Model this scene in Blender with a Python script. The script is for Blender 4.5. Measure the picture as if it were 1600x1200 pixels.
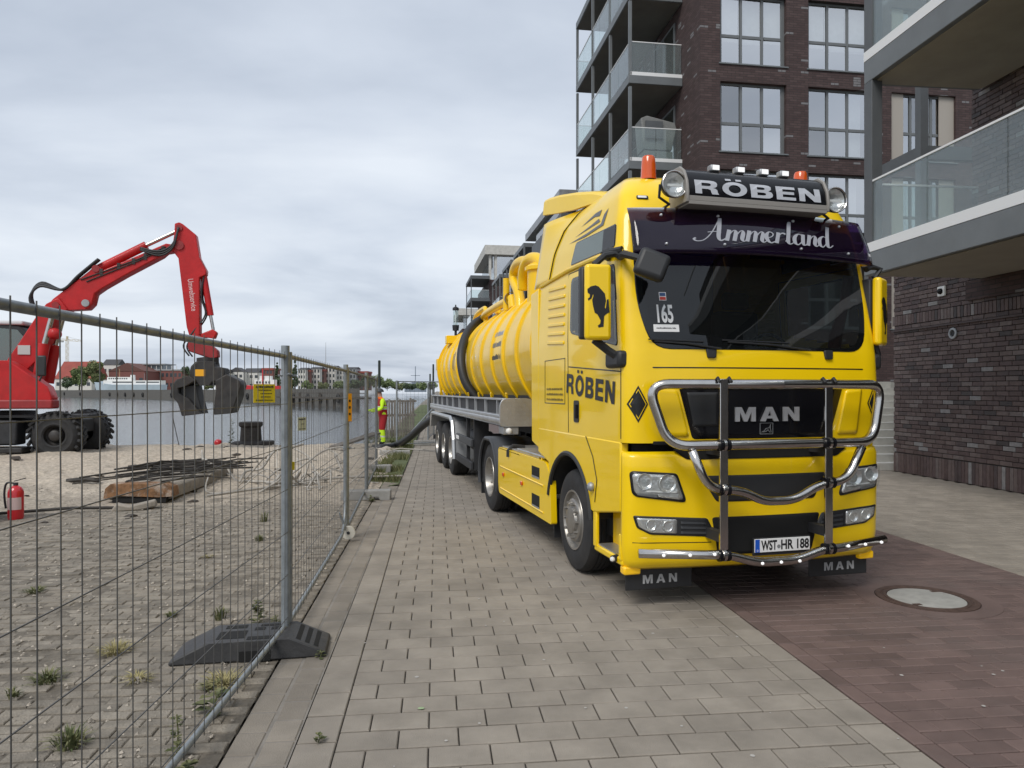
import bpy, bmesh, math, random
from mathutils import Vector, Matrix, noise
from mathutils.geometry import tessellate_polygon
R = math.radians
rnd = random.Random(7)
for o in list(bpy.data.objects): bpy.data.objects.remove(o)
SC = bpy.context.scene
COL = SC.collection
# ------------------------------------------------------------------ camera
CAM_H, YAW, FPX, HZN = 1.79, R(6.07), 1109.0, 611.0
cd = bpy.data.cameras.new('camera'); cam = bpy.data.objects.new('camera', cd); COL.objects.link(cam)
cam.location = (0, 0, CAM_H); cam.rotation_euler = (R(90), 0, -YAW)
cd.sensor_width = 36; cd.lens = 36 * FPX / 1600; cd.shift_y = 11 / 1600
cd.clip_start = 0.05; cd.clip_end = 6000
SC.camera = cam
# ------------------------------------------------------------------ world: overcast sky
wd = bpy.data.worlds.new('World'); SC.world = wd; wd.use_nodes = True
SUN_EL, SUN_AZ = R(48), R(215)          # azimuth clockwise from +Y
def build_world():
    nt = wd.node_tree; nt.nodes.clear(); N = nt.nodes.new; L = nt.links.new
    out = N('ShaderNodeOutputWorld'); bg = N('ShaderNodeBackground'); bg.inputs[1].default_value = 0.1
    sky = N('ShaderNodeTexSky'); sky.sky_type = 'NISHITA'; sky.sun_disc = False
    sky.sun_elevation = SUN_EL; sky.sun_rotation = SUN_AZ; sky.air_density = 1.2; sky.dust_density = 2.0
    tc = N('ShaderNodeTexCoord'); sep = N('ShaderNodeSeparateXYZ'); L(tc.outputs['Generated'], sep.inputs[0])
    zz = N('ShaderNodeMath'); zz.operation = 'MAXIMUM'; L(sep.outputs[2], zz.inputs[0]); zz.inputs[1].default_value = 0.0
    za = N('ShaderNodeMath'); za.operation = 'ADD'; L(zz.outputs[0], za.inputs[0]); za.inputs[1].default_value = 0.13
    dx = N('ShaderNodeMath'); dx.operation = 'DIVIDE'; L(sep.outputs[0], dx.inputs[0]); L(za.outputs[0], dx.inputs[1])
    dy = N('ShaderNodeMath'); dy.operation = 'DIVIDE'; L(sep.outputs[1], dy.inputs[0]); L(za.outputs[0], dy.inputs[1])
    cb = N('ShaderNodeCombineXYZ'); L(dx.outputs[0], cb.inputs[0]); L(dy.outputs[0], cb.inputs[1])
    mp = N('ShaderNodeMapping'); L(cb.outputs[0], mp.inputs[0]); mp.inputs['Scale'].default_value = (0.8, 0.95, 1); mp.inputs['Rotation'].default_value = (0, 0, R(-32)); mp.inputs['Location'].default_value = (1.7, .6, 0)
    n1 = N('ShaderNodeTexNoise'); L(mp.outputs[0], n1.inputs[0]); n1.inputs['Scale'].default_value = 0.62; n1.inputs['Detail'].default_value = 6; n1.inputs['Roughness'].default_value = 0.5; n1.inputs['Distortion'].default_value = 0.6
    n2 = N('ShaderNodeTexNoise'); L(mp.outputs[0], n2.inputs[0]); n2.inputs['Scale'].default_value = 2.1; n2.inputs['Detail'].default_value = 5
    mx = N('ShaderNodeMath'); mx.operation = 'MULTIPLY_ADD'; L(n2.outputs[0], mx.inputs[0]); mx.inputs[1].default_value = 0.34; L(n1.outputs[0], mx.inputs[2])
    rp = N('ShaderNodeValToRGB'); L(mx.outputs[0], rp.inputs[0])
    e = rp.color_ramp.elements; e[0].position = 0.46; e[0].color = (3.5, 3.95, 4.7, 1); e[1].position = 0.80; e[1].color = (5.95, 6.35, 6.9, 1)
    m = e.new(0.64); m.color = (4.85, 5.3, 6.0, 1)
    mix = N('ShaderNodeMix'); mix.data_type = 'RGBA'; mix.inputs['Factor'].default_value = 0.93
    L(sky.outputs[0], mix.inputs['A']); L(rp.outputs[0], mix.inputs['B'])
    L(mix.outputs['Result'], bg.inputs[0]); L(bg.outputs[0], out.inputs[0])
build_world()
sd = bpy.data.lights.new('sun', 'SUN'); sd.energy = 1.5; sd.angle = R(25); sd.color = (1, 0.96, 0.9)
sun = bpy.data.objects.new('sun', sd); COL.objects.link(sun)
sdir = Vector((math.sin(SUN_AZ) * math.cos(SUN_EL), math.cos(SUN_AZ) * math.cos(SUN_EL), math.sin(SUN_EL)))
sun.rotation_euler = (-sdir).to_track_quat('-Z', 'Y').to_euler(); sun.location = sdir * 50
vs = SC.view_settings; vs.view_transform = 'Standard'; vs.look = 'None'; vs.gamma = 1; vs.use_curve_mapping = False; vs.exposure = 0.5
# ------------------------------------------------------------------ helpers
def survey(px, py, d):
    "point at distance d (metres along the view axis) on a bearing measured in the photograph"
    xc = (px - 800) / FPX * d
    return Vector((xc * math.cos(YAW) + d * math.sin(YAW), d * math.cos(YAW) - xc * math.sin(YAW), CAM_H + (HZN - py) * d / FPX))
def survey_ground(px, py, z=0.0):
    return survey(px, py, FPX * (CAM_H - z) / (py - HZN))
def tag(o, label=None, cat=None, group=None, kind=None):
    if label: o['label'] = label
    if cat: o['category'] = cat
    if group: o['group'] = group
    if kind: o['kind'] = kind
    return o
def empty(name, loc=(0, 0, 0), rz=0.0, parent=None):
    o = bpy.data.objects.new(name, None); COL.objects.link(o); o.location = loc; o.rotation_euler = (0, 0, rz)
    o.empty_display_size = 0.2
    if parent: o.parent = parent
    return o
def copy_tree(o, parent=None):
    c = o.copy(); COL.objects.link(c); c.parent = parent
    for ch in o.children: copy_tree(ch, c)
    return c
def lerp(a, b, t): return a + (b - a) * t
def table(x, pts):
    if x <= pts[0][0]: return pts[0][1]
    for (a, b), (c, d) in zip(pts, pts[1:]):
        if x <= c: return b + (d - b) * (x - a) / (c - a)
    return pts[-1][1]
class MB:
    def __init__(s): s.v = []; s.f = []
    def add(s, vs, fs):
        n = len(s.v); s.v += [tuple(p) for p in vs]; s.f += [tuple(i + n for i in f) for f in fs]; return s
    def box(s, x0, x1, y0, y1, z0, z1, M=None):
        p = [Vector(q) for q in ((x0,y0,z0),(x1,y0,z0),(x1,y1,z0),(x0,y1,z0),(x0,y0,z1),(x1,y0,z1),(x1,y1,z1),(x0,y1,z1))]
        if M: p = [M @ q for q in p]
        return s.add(p, ((0,3,2,1),(4,5,6,7),(0,1,5,4),(1,2,6,5),(2,3,7,6),(3,0,4,7)))
    def bar(s, a, b, w, h, up=(0, 0, 1)):
        a, b = Vector(a), Vector(b); d = (b - a).normalized(); up = Vector(up)
        sx = d.cross(up); sx = sx.normalized() if sx.length > 1e-6 else Vector((1, 0, 0)); uz = sx.cross(d)
        p = [c + sx * (i * w / 2) + uz * (j * h / 2) for c in (a, b) for i, j in ((-1,-1),(1,-1),(1,1),(-1,1))]
        return s.add(p, ((0,3,2,1),(4,5,6,7),(0,1,5,4),(1,2,6,5),(2,3,7,6),(3,0,4,7)))
    def tube(s, pts, r, n=8, caps=True):
        pts = [Vector(p) for p in pts]; rs = r if isinstance(r, (list, tuple)) else [r] * len(pts)
        t0 = (pts[1] - pts[0]).normalized()
        nrm = t0.orthogonal().normalized(); base = len(s.v); fs = []
        prev = t0
        for i, p in enumerate(pts):
            if i == 0: t = t0
            elif i == len(pts) - 1: t = (pts[i] - pts[i-1]).normalized()
            else:
                t = (pts[i+1] - pts[i]).normalized() + (pts[i] - pts[i-1]).normalized()
                t = t.normalized() if t.length > 1e-6 else prev
            q = prev.rotation_difference(t); nrm = (q @ nrm).normalized(); prev = t
            bn = t.cross(nrm)
            for k in range(n):
                a = 2 * math.pi * k / n
                s.v.append(tuple(p + (nrm * math.cos(a) + bn * math.sin(a)) * rs[i]))
        for i in range(len(pts) - 1):
            for k in range(n):
                a = base + i * n + k; b = base + i * n + (k + 1) % n
                s.f.append((a, b, b + n, a + n))
        if caps:
            s.f.append(tuple(base + k for k in range(n))[::-1]); e = base + (len(pts) - 1) * n
            s.f.append(tuple(e + k for k in range(n)))
        return s
    def lathe(s, prof, axis='x', c=(0, 0, 0), n=32, a0=0.0, a1=2 * math.pi):
        "profile of (along axis, radius)"
        base = len(s.v); closed = abs(a1 - a0 - 2 * math.pi) < 1e-6; m = n if closed else n + 1; cx, cy, cz = c
        for h, r in prof:
            for k in range(m):
                a = a0 + (a1 - a0) * k / n; p, q = r * math.cos(a), r * math.sin(a)
                s.v.append({'x': (cx + h, cy + p, cz + q), 'y': (cx + p, cy + h, cz + q), 'z': (cx + p, cy + q, cz + h)}[axis])
        for i in range(len(prof) - 1):
            for k in range(n):
                a = base + i * m + k; b = base + i * m + (k + 1) % m
                s.f.append((a, b, b + m, a + m))
        return s
    def prism(s, poly, f0, f1):
        "closed solid between two maps of a 2-D outline (f0, f1: (a, b) -> point)"
        n = len(poly); base = len(s.v)
        tri = tessellate_polygon([[Vector((a, b, 0)) for a, b in poly]])
        s.v += [tuple(f0(a, b)) for a, b in poly] + [tuple(f1(a, b)) for a, b in poly]
        for t in tri: s.f.append(tuple(base + i for i in t)); s.f.append(tuple(base + n + i for i in reversed(t)))
        for i in range(n):
            j = (i + 1) % n; s.f.append((base + i, base + n + i, base + n + j, base + j))
        return s
    def ball(s, c, r, nu=10, nv=6, sc=(1, 1, 1), zmin=-1.0):
        c = Vector(c); prof = []
        base = len(s.v)
        for i in range(nv + 1):
            t = lerp(zmin, 1, i / nv); t = max(-1, min(1, t)); rr = math.sqrt(max(0, 1 - t * t))
            for k in range(nu):
                a = 2 * math.pi * k / nu
                s.v.append((c.x + r * sc[0] * rr * math.cos(a), c.y + r * sc[1] * rr * math.sin(a), c.z + r * sc[2] * t))
        for i in range(nv):
            for k in range(nu):
                a = base + i * nu + k; b = base + i * nu + (k + 1) % nu
                s.f.append((a, b, b + nu, a + nu))
        return s
    def build(s, name, mat, parent=None, smooth=False, bevel=0.0, seg=2, loc=None, fix=True, kind=None):
        me = bpy.data.meshes.new(name); me.from_pydata(s.v, [], s.f); me.validate()
        if fix:
            bm = bmesh.new(); bm.from_mesh(me); bmesh.ops.remove_doubles(bm, verts=bm.verts, dist=1e-5)
            bmesh.ops.recalc_face_normals(bm, faces=bm.faces); bm.to_mesh(me); bm.free()
        if smooth:
            me.polygons.foreach_set('use_smooth', [True] * len(me.polygons))
            if smooth != 'all':
                try: me.set_sharp_from_angle(angle=R(38))
                except Exception: pass
        o = bpy.data.objects.new(name, me); COL.objects.link(o)
        if mat: me.materials.append(mat)
        if parent: o.parent = parent
        if loc: o.location = loc
        if bevel:
            b = o.modifiers.new('bevel', 'BEVEL'); b.width = bevel; b.segments = seg; b.limit_method = 'ANGLE'; b.angle_limit = R(35); b.harden_normals = False
            me.polygons.foreach_set('use_smooth', [True] * len(me.polygons))
            try: me.set_sharp_from_angle(angle=R(60))
            except Exception: pass
        if kind: o['kind'] = kind
        return o
def rounded(poly, r, n=5):
    out = []; m = len(poly); rr = r if isinstance(r, (list, tuple)) else [r] * m
    for i in range(m):
        p, a, b = Vector(poly[i]), Vector(poly[i-1]), Vector(poly[(i+1) % m])
        da, db = (a - p), (b - p); k = min(rr[i], da.length * .48, db.length * .48)
        s, e = p + da.normalized() * k, p + db.normalized() * k
        for j in range(n + 1):
            t = j / n; q = s * (1-t)**2 + p * 2*t*(1-t) + e * t*t; out.append((q.x, q.y))
    return out
def patch(mb, surf, poly, off, thick=0.0, rings=(1.0, .75, .5, .25), close=True):
    "curved plate: outline poly in surface coordinates, laid on surf(a, b, off)"
    dense = []
    for i, p in enumerate(poly):
        q = poly[(i + 1) % len(poly)]; k = max(1, int(math.hypot(q[0] - p[0], q[1] - p[1]) / .07)); dense += [(lerp(p[0], q[0], j / k), lerp(p[1], q[1], j / k)) for j in range(k)]
    xs = [p[0] for p in poly]; ys = [p[1] for p in poly]; cx = (min(xs) + max(xs)) / 2; cy = (min(ys) + max(ys)) / 2; poly = dense; n = len(poly)
    vs, fs = [], []
    for t in rings: vs += [surf(cx + (a - cx) * t, cy + (b - cy) * t, off) for a, b in poly]
    for i in range(len(rings) - 1):
        for k in range(n):
            a = i * n + k; b = i * n + (k + 1) % n; fs.append((a, b, b + n, a + n))
    if close:
        vs.append(surf(cx, cy, off)); c = len(vs) - 1; e = (len(rings) - 1) * n
        for k in range(n): fs.append((e + k, e + (k + 1) % n, c))
    if thick:
        b0 = len(vs); vs += [surf(a, b, off - thick) for a, b in poly]
        for k in range(n): fs.append((k, b0 + k, b0 + (k + 1) % n, (k + 1) % n))
    mb.add(vs, fs); return mb
# ------------------------------------------------------------------ materials
MATS = {}
def mat(name, col, rough=.6, metal=0.0, var=0.0, vscale=3.0, bump=0.0, bscale=40.0, coat=0.0, isl=0.0, col2=None, dirt=0.0, dirtcol=(.12, .1, .08), emit=None, spec=None, trans=0.0, ior=1.45, alpha=1.0, hue=0.0):
    m = bpy.data.materials.new(name); m.use_nodes = True; nt = m.node_tree; N = nt.nodes.new; L = nt.links.new
    b = nt.nodes['Principled BSDF']; b.inputs['Roughness'].default_value = rough; b.inputs['Metallic'].default_value = metal
    b.inputs['Base Color'].default_value = (*col, 1)
    if coat: b.inputs['Coat Weight'].default_value = coat; b.inputs['Coat Roughness'].default_value = .04
    if spec is not None: b.inputs['Specular IOR Level'].default_value = spec
    if trans: b.inputs['Transmission Weight'].default_value = trans; b.inputs['IOR'].default_value = ior
    if alpha < 1: b.inputs['Alpha'].default_value = alpha
    if emit: b.inputs['Emission Color'].default_value = (*emit[:3], 1); b.inputs['Emission Strength'].default_value = emit[3]
    ps = N('ShaderNodeNewGeometry'); tc = None; cur = None
    def chain(fac_out, A, B):
        mx = N('ShaderNodeMix'); mx.data_type = 'RGBA'; L(fac_out, mx.inputs['Factor'])
        for k, q in (('A', A), ('B', B)):
            if isinstance(q, tuple): mx.inputs[k].default_value = (*q, 1)
            else: L(q, mx.inputs[k])
        return mx.outputs['Result']
    def scaled(src, k):
        mx = N('ShaderNodeMix'); mx.data_type = 'RGBA'; mx.blend_type = 'MULTIPLY'; mx.inputs['Factor'].default_value = 1; L(src, mx.inputs['A']); mx.inputs['B'].default_value = (k, k, k, 1); return mx.outputs['Result']
    geo = None
    if col2 or isl:
        oi = N('ShaderNodeObjectInfo'); geo = N('ShaderNodeNewGeometry'); ad = N('ShaderNodeMath'); ad.operation = 'ADD'; L(oi.outputs['Random'], ad.inputs[0]); L(geo.outputs['Random Per Island'], ad.inputs[1])
        fr = N('ShaderNodeMath'); fr.operation = 'FRACT'; L(ad.outputs[0], fr.inputs[0])
        if isinstance(col2, list):
            rp = N('ShaderNodeValToRGB'); rp.color_ramp.interpolation = 'CONSTANT'; L(fr.outputs[0], rp.inputs[0]); els = rp.color_ramp.elements
            pts = col2; els[0].position = 0; els[0].color = (*pts[0][1], 1); els[1].position = pts[1][0]; els[1].color = (*pts[1][1], 1)
            for p, c in pts[2:]: els.new(p).color = (*c, 1)
            cur = rp.outputs[0]
        else:
            cur = chain(fr.outputs[0], tuple(c * (1 - isl) for c in col), col2 or tuple(min(1, c * (1 + isl)) for c in col))
    if var:
        nz = N('ShaderNodeTexNoise'); L(ps.outputs['Position'], nz.inputs[0]); nz.inputs['Scale'].default_value = vscale; nz.inputs['Detail'].default_value = 6; nz.inputs['Roughness'].default_value = .6
        mr = N('ShaderNodeMapRange'); L(nz.outputs[0], mr.inputs[0]); mr.inputs[1].default_value = .3; mr.inputs[2].default_value = .7
        mr.inputs[3].default_value = 1 - var; mr.inputs[4].default_value = 1 + var
        mx = N('ShaderNodeMix'); mx.data_type = 'RGBA'; mx.blend_type = 'MULTIPLY'; mx.inputs['Factor'].default_value = 1
        if cur: L(cur, mx.inputs['A'])
        else: mx.inputs['A'].default_value = (*col, 1)
        cb = N('ShaderNodeCombineColor'); [L(mr.outputs[0], cb.inputs[i]) for i in range(3)]
        L(cb.outputs[0], mx.inputs['B']); cur = mx.outputs['Result']
    if dirt:
        nz = N('ShaderNodeTexNoise'); L(ps.outputs['Position'], nz.inputs[0]); nz.inputs['Scale'].default_value = vscale * .37; nz.inputs['Detail'].default_value = 9; nz.inputs['Roughness'].default_value = .7
        mr = N('ShaderNodeMapRange'); L(nz.outputs[0], mr.inputs[0]); mr.inputs[1].default_value = .48; mr.inputs[2].default_value = .72; mr.inputs[4].default_value = dirt
        cur = chain(mr.outputs[0], cur if cur else col, dirtcol)
    if cur: L(cur, b.inputs['Base Color'])
    if bump:
        nz = N('ShaderNodeTexNoise'); L(ps.outputs['Position'], nz.inputs[0]); nz.inputs['Scale'].default_value = bscale; nz.inputs['Detail'].default_value = 5
        bp = N('ShaderNodeBump'); bp.inputs['Strength'].default_value = bump; bp.inputs['Distance'].default_value = .02; L(nz.outputs[0], bp.inputs['Height']); L(bp.outputs[0], b.inputs['Normal'])
    MATS[name] = m; return m
def glass(name, tint, rough=.02, body=(.02, .025, .03), solid=0.0, ior=1.5, refl=1.0):
    "thin sheet of glass: Fresnel reflection over tinted see-through (solid: share of opaque body)"
    m = bpy.data.materials.new(name); m.use_nodes = True; nt = m.node_tree; nt.nodes.clear(); N = nt.nodes.new; L = nt.links.new
    out = N('ShaderNodeOutputMaterial'); tr = N('ShaderNodeBsdfTransparent'); tr.inputs[0].default_value = (*tint, 1)
    gl = N('ShaderNodeBsdfGlossy'); gl.inputs['Roughness'].default_value = rough; gl.inputs[0].default_value = (refl, refl, refl, 1)
    fr = N('ShaderNodeFresnel'); ge = N('ShaderNodeNewGeometry'); mi = N('ShaderNodeMix'); L(ge.outputs['Backfacing'], mi.inputs['Factor']); mi.inputs['A'].default_value = ior; mi.inputs['B'].default_value = 1 / ior; L(mi.outputs['Result'], fr.inputs[0])
    src = tr.outputs[0]
    if solid:
        df = N('ShaderNodeBsdfDiffuse'); df.inputs[0].default_value = (*body, 1); m1 = N('ShaderNodeMixShader'); m1.inputs[0].default_value = solid; L(src, m1.inputs[1]); L(df.outputs[0], m1.inputs[2]); src = m1.outputs[0]
    m2 = N('ShaderNodeMixShader'); L(fr.outputs[0], m2.inputs[0]); L(src, m2.inputs[1]); L(gl.outputs[0], m2.inputs[2]); L(m2.outputs[0], out.inputs[0])
    MATS[name] = m; return m
YEL = mat('yellow_paint', (.93, .62, .002), .34, coat=.55, var=.04, vscale=1.2, dirt=.16, dirtcol=(.55, .36, .03), spec=.35)
YELT = mat('yellow_tank_paint', (.88, .555, .003), .4, coat=.35, var=.08, vscale=1.8, dirt=.28, dirtcol=(.42, .28, .03), spec=.35)
BLK = mat('black_plastic', (.022, .023, .025), .5, bump=.05, bscale=200)
BLKG = mat('black_gloss', (.007, .007, .009), .22, spec=.3)
GREYP = mat('grey_plastic', (.045, .048, .053), .55)
RUB = mat('tyre_rubber', (.022, .022, .023), .8, var=.25, vscale=9, bump=.15, bscale=60, dirt=.35, dirtcol=(.07, .062, .052))
CHR = mat('polished_steel', (.58, .56, .535), .19, 1.0, var=.08, vscale=9)
RIM = mat('rim_alloy', (.36, .345, .32), .36, .75, var=.12, vscale=12, dirt=.3, dirtcol=(.12, .1, .08))
ALU = mat('aluminium', (.55, .56, .57), .38, .8, var=.12, vscale=5, bump=.03, bscale=30)
ALUD = mat('dull_aluminium', (.34, .35, .36), .5, .6, var=.2, vscale=4, dirt=.3)
CHAS = mat('chassis_grey', (.022, .023, .026), .65, var=.3, vscale=6, dirt=.25, dirtcol=(.05, .045, .04))
WHITE = mat('white_paint', (.78, .78, .77), .5)
SILV = mat('silver_lettering', (.36, .37, .41), .45)
DECK = mat('black_decal', (.012, .012, .013), .4)
GALV = mat('galvanised_steel', (.25, .275, .29), .48, .35, var=.2, vscale=14, bump=.05, bscale=90, dirt=.12, dirtcol=(.16, .165, .165))
WIRE = mat('galvanised_wire', (.11, .11, .108), .5, .5)
# ------------------------------------------------------------------ ground, water, paving
PAVE = mat('grey_concrete_paver', (.272, .24, .2), .85, isl=.08, var=.16, vscale=3.2, bump=.3, bscale=160, dirt=.45, dirtcol=(.15, .13, .104))
REDP = mat('red_clinker_paver', (.142, .098, .086), .65, isl=.16, var=.2, vscale=2.4, bump=.2, bscale=120, dirt=.4, dirtcol=(.155, .13, .118))
KERB = mat('worn_gutter_slab', (.235, .206, .17), .9, isl=.14, var=.16, vscale=3, bump=.3, bscale=120, dirt=.45, dirtcol=(.15, .13, .105))
BED = mat('joint_sand', (.04, .034, .028), .95, var=.25, vscale=5)
MORT = mat('pale_mortar', (.22, .2, .175), .95, var=.2, vscale=6)
YARDP = mat('worn_yard_block', (.215, .19, .155), .95, isl=.2, var=.32, vscale=7, bump=.6, bscale=70, dirt=.7, dirtcol=(.27, .23, .18))
CONC = mat('concrete', (.3, .295, .28), .9, var=.18, vscale=4, bump=.2, bscale=60, dirt=.3, dirtcol=(.17, .16, .14))
CONCL = mat('pale_concrete', (.5, .49, .455), .85, var=.14, vscale=3, bump=.1, bscale=50, dirt=.3, dirtcol=(.3, .29, .26))
def inview(x, y, z=0.0, m=40):
    xc = x * math.cos(YAW) - y * math.sin(YAW); d = x * math.sin(YAW) + y * math.cos(YAW)
    if d < .5: return False
    px = 800 + FPX * xc / d; py = HZN - FPX * (z - CAM_H) / d
    return -m < px < 1600 + m and -m < py < 1200 + m
def paver_geo(w, l, h=.035, ch=.005):
    a, b = w / 2, l / 2
    rg = lambda q, z: [(-a + q, -b + q, z), (a - q, -b + q, z), (a - q, b - q, z), (-a + q, b - q, z)]
    v = rg(0, -h) + rg(0, -ch) + rg(ch, 0)
    f = [(i, (i + 1) % 4, 4 + (i + 1) % 4, 4 + i) for i in range(4)] + [(4 + i, 4 + (i + 1) % 4, 8 + (i + 1) % 4, 8 + i) for i in range(4)] + [(8, 9, 10, 11)]
    return v, f
PMESH = {}
def lay(rects, material, parent, name='paver', joint=.006, keep=300, zj=.0015, hidden=None, tilt=.004):
    items = []
    for (x0, x1, y0, y1) in rects:
        jx, jy = joint if isinstance(joint, tuple) else (joint, joint); w, l = x1 - x0 - jx, y1 - y0 - jy
        if w < .03 or l < .03: continue
        cx, cy = (x0 + x1) / 2, (y0 + y1) / 2
        see = inview(cx, cy) and not (hidden and hidden(cx, cy))
        items.append((0 if see else 1, cx * cx + cy * cy, cx, cy, w, l))
    items.sort(key=lambda q: (q[0], q[1]))
    rest = MB()
    for i, (s, _, cx, cy, w, l) in enumerate(items):
        z = rnd.uniform(-zj, zj); tx, ty = rnd.uniform(-tilt, tilt), rnd.uniform(-tilt, tilt)
        if i < keep and s == 0:
            key = (material.name, round(w, 3), round(l, 3))
            if key not in PMESH:
                me = bpy.data.meshes.new(name); v, f = paver_geo(w, l); me.from_pydata(v, [], f); me.materials.append(material); PMESH[key] = me
            o = bpy.data.objects.new(name, PMESH[key]); COL.objects.link(o); o.parent = parent; o.location = (cx, cy, z); o.rotation_euler = (tx, ty, rnd.uniform(-.003, .003))
        else:
            v, f = paver_geo(w, l); rest.add([(cx + p[0], cy + p[1], z + p[2] + p[0] * ty + p[1] * tx) for p in v], f)
    if rest.v: rest.build(name + '_field', material, parent, fix=False, kind='stuff')
def slab(name, x0, x1, y0, y1, z, m, parent=None):
    o = MB().add([(x0, y0, z), (x1, y0, z), (x1, y1, z), (x0, y1, z)], [(0, 1, 2, 3)]).build(name, m, parent, fix=False); return o
QY = 23.6       # quay edge of the yard
BX = -2.3       # bank edge beside the promenade beyond the yard
DIRT = mat('bare_ground', (.2, .18, .15), .95, var=.25, vscale=.6, bump=.3, bscale=12)
g = MB()
g.add([(-400, -300, -.07), (BX, -300, -.07), (BX, QY, -.07), (-400, QY, -.07), (BX, -300, -.07), (400, -300, -.07), (400, 3000, -.07), (BX, 3000, -.07)], [(0, 1, 2, 3), (4, 5, 6, 7)])
g.add([(-400, QY, -.07), (BX, QY, -.07), (BX, QY, -4), (-400, QY, -4), (BX, 3000, -.07), (BX, 3000, -4)], [(0, 3, 2, 1), (1, 2, 5, 4)])
tag(g.build('ground', DIRT, fix=False), kind='structure')
def water_mat():
    m = bpy.data.materials.new('harbour_water'); m.use_nodes = True; nt = m.node_tree; N = nt.nodes.new; L = nt.links.new; b = nt.nodes['Principled BSDF']
    b.inputs['Base Color'].default_value = (.07, .085, .095, 1); b.inputs['Roughness'].default_value = .07; b.inputs['IOR'].default_value = 1.33
    tc = N('ShaderNodeTexCoord'); mp = N('ShaderNodeMapping'); mp.inputs['Scale'].default_value = (.55, 1.6, 1); L(tc.outputs['Object'], mp.inputs[0])
    n1 = N('ShaderNodeTexNoise'); n1.inputs['Scale'].default_value = 1.1; n1.inputs['Detail'].default_value = 6; n1.inputs['Roughness'].default_value = .6; L(mp.outputs[0], n1.inputs[0])
    bp = N('ShaderNodeBump'); bp.inputs['Strength'].default_value = .16; bp.inputs['Distance'].default_value = .35; L(n1.outputs[0], bp.inputs['Height']); L(bp.outputs[0], b.inputs['Normal'])
    return m
tag(slab('water', -500, BX + .02, QY - .02, 900, -1.5, water_mat()), kind='structure')
# ---- promenade of grey concrete pavers
path = slab('promenade_path', -.712, 2.405, -8, 70, -.014, BED); tag(path, kind='structure')
rc = []
y = 2.4; k = 0
while y < 42:
    off = -.155 if k % 2 else 0.0
    x = -.505 + off
    while x < 2.195:
        a, b = max(x, -.505), min(x + .31, 2.195)
        rc.append((a, b, y, y + .2)); x += .31
    y += .2; k += 1
y = 2.4
while y < 42:
    rc.append((2.198, 2.4, y, y + .3)); rc.append((-.71, -.5052, y + .1, y + .4)); y += .3
under_truck = lambda x, y: 1.6 < x < 3.8 and 6.5 < y < 12
lay(rc, PAVE, path, 'paver', joint=(.007, .014), hidden=under_truck, tilt=.006)
slab('path_far', -.712, 2.405, 42, 300, .0, PAVE, path)
# ---- gutter of two rows of slabs along the yard
gut = slab('gutter', -1.03, -.712, -8, 60, -.004, MORT); tag(gut, kind='structure')
rc = []; y = 2.4
while y < 24:
    rc.append((-1.04, -.88, y, y + .24)); rc.append((-.877, -.714, y + .13, y + .37)); y += .24
lay(rc, KERB, gut, 'gutter_slab', joint=.014, zj=.003)
# ---- lane of red clinkers
MHX, MHY = 4.2, 5.71
lane = slab('red_lane', 2.405, 5.65, -8, 60, -.014, BED); tag(lane, kind='structure')
rc = []; y = 2.4; k = 0
while y < 30:
    x = 2.525 - (.12 if k % 2 else 0)
    while x < 5.645:
        a, b = max(x, 2.525), min(x + .24, 5.645)
        if math.hypot((a + b) / 2 - MHX, y + .06 - MHY) > .46: rc.append((a, b, y, y + .12))
        x += .24
    y += .12; k += 1
y = 2.4
while y < 30: rc.append((2.408, 2.522, y, y + .24)); y += .24
lay(rc, REDP, lane, 'clinker', joint=(.004, .009), hidden=lambda x, y: y > 6.2 and x < 3.9, zj=.001)
slab('lane_far', 2.405, 5.65, 30, 60, .0, REDP, lane)
mh = empty('manhole_cover', (MHX, MHY, 0)); tag(mh, 'round concrete filled manhole cover with rusty iron ring in the red paving', 'manhole cover')
RUST = mat('rusty_iron', (.075, .045, .034), .75, var=.3, vscale=20, bump=.3, bscale=80)
MB().lathe([(-.02, .555), (.0035, .55), (.0035, .40), (-.02, .40)], 'z', n=48).build('paved_surround', REDP, mh, smooth=True)
MB().lathe([(-.02, .398), (.008, .394), (.008, .352), (.003, .348), (.003, .335), (.009, .332), (.009, .305), (-.02, .303)], 'z', n=56).build('iron_ring', RUST, mh, smooth=True)
b = MB().lathe([(-.03, .3), (.005, .3), (.007, .29), (.008, .0)], 'z', n=48); b.build('concrete_lid', mat('lid_concrete', (.33, .325, .3), .9, var=.15, vscale=9, bump=.2, bscale=60), mh, smooth=True)
for a in (R(40), R(220)):
    c, s_ = math.cos(a) * .27, math.sin(a) * .27
    MB().box(c - .035, c + .035, s_ - .022, s_ + .022, .0, .0095).build('lifting_slot', RUST, mh)
# ---- grey forecourt in front of the right-hand building
fc = slab('forecourt', 5.652, 14.5, -8, 24.2, -.014, BED); tag(fc, kind='structure')
rc = []; y = 2.42; k = 0
while y < 24:
    x = 5.655 - (.12 if k % 2 else 0)
    while x < 14.4:
        a, b = max(x, 5.655), min(x + .24, 14.4)
        if not (a > 10.0 and y < 14.9): rc.append((a, b, y, y + .16))
        x += .24
    y += .16; k += 1
lay(rc, PAVE, fc, 'forecourt_paver', joint=(.005, .012), hidden=lambda x, y: x / y < .55)
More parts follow.
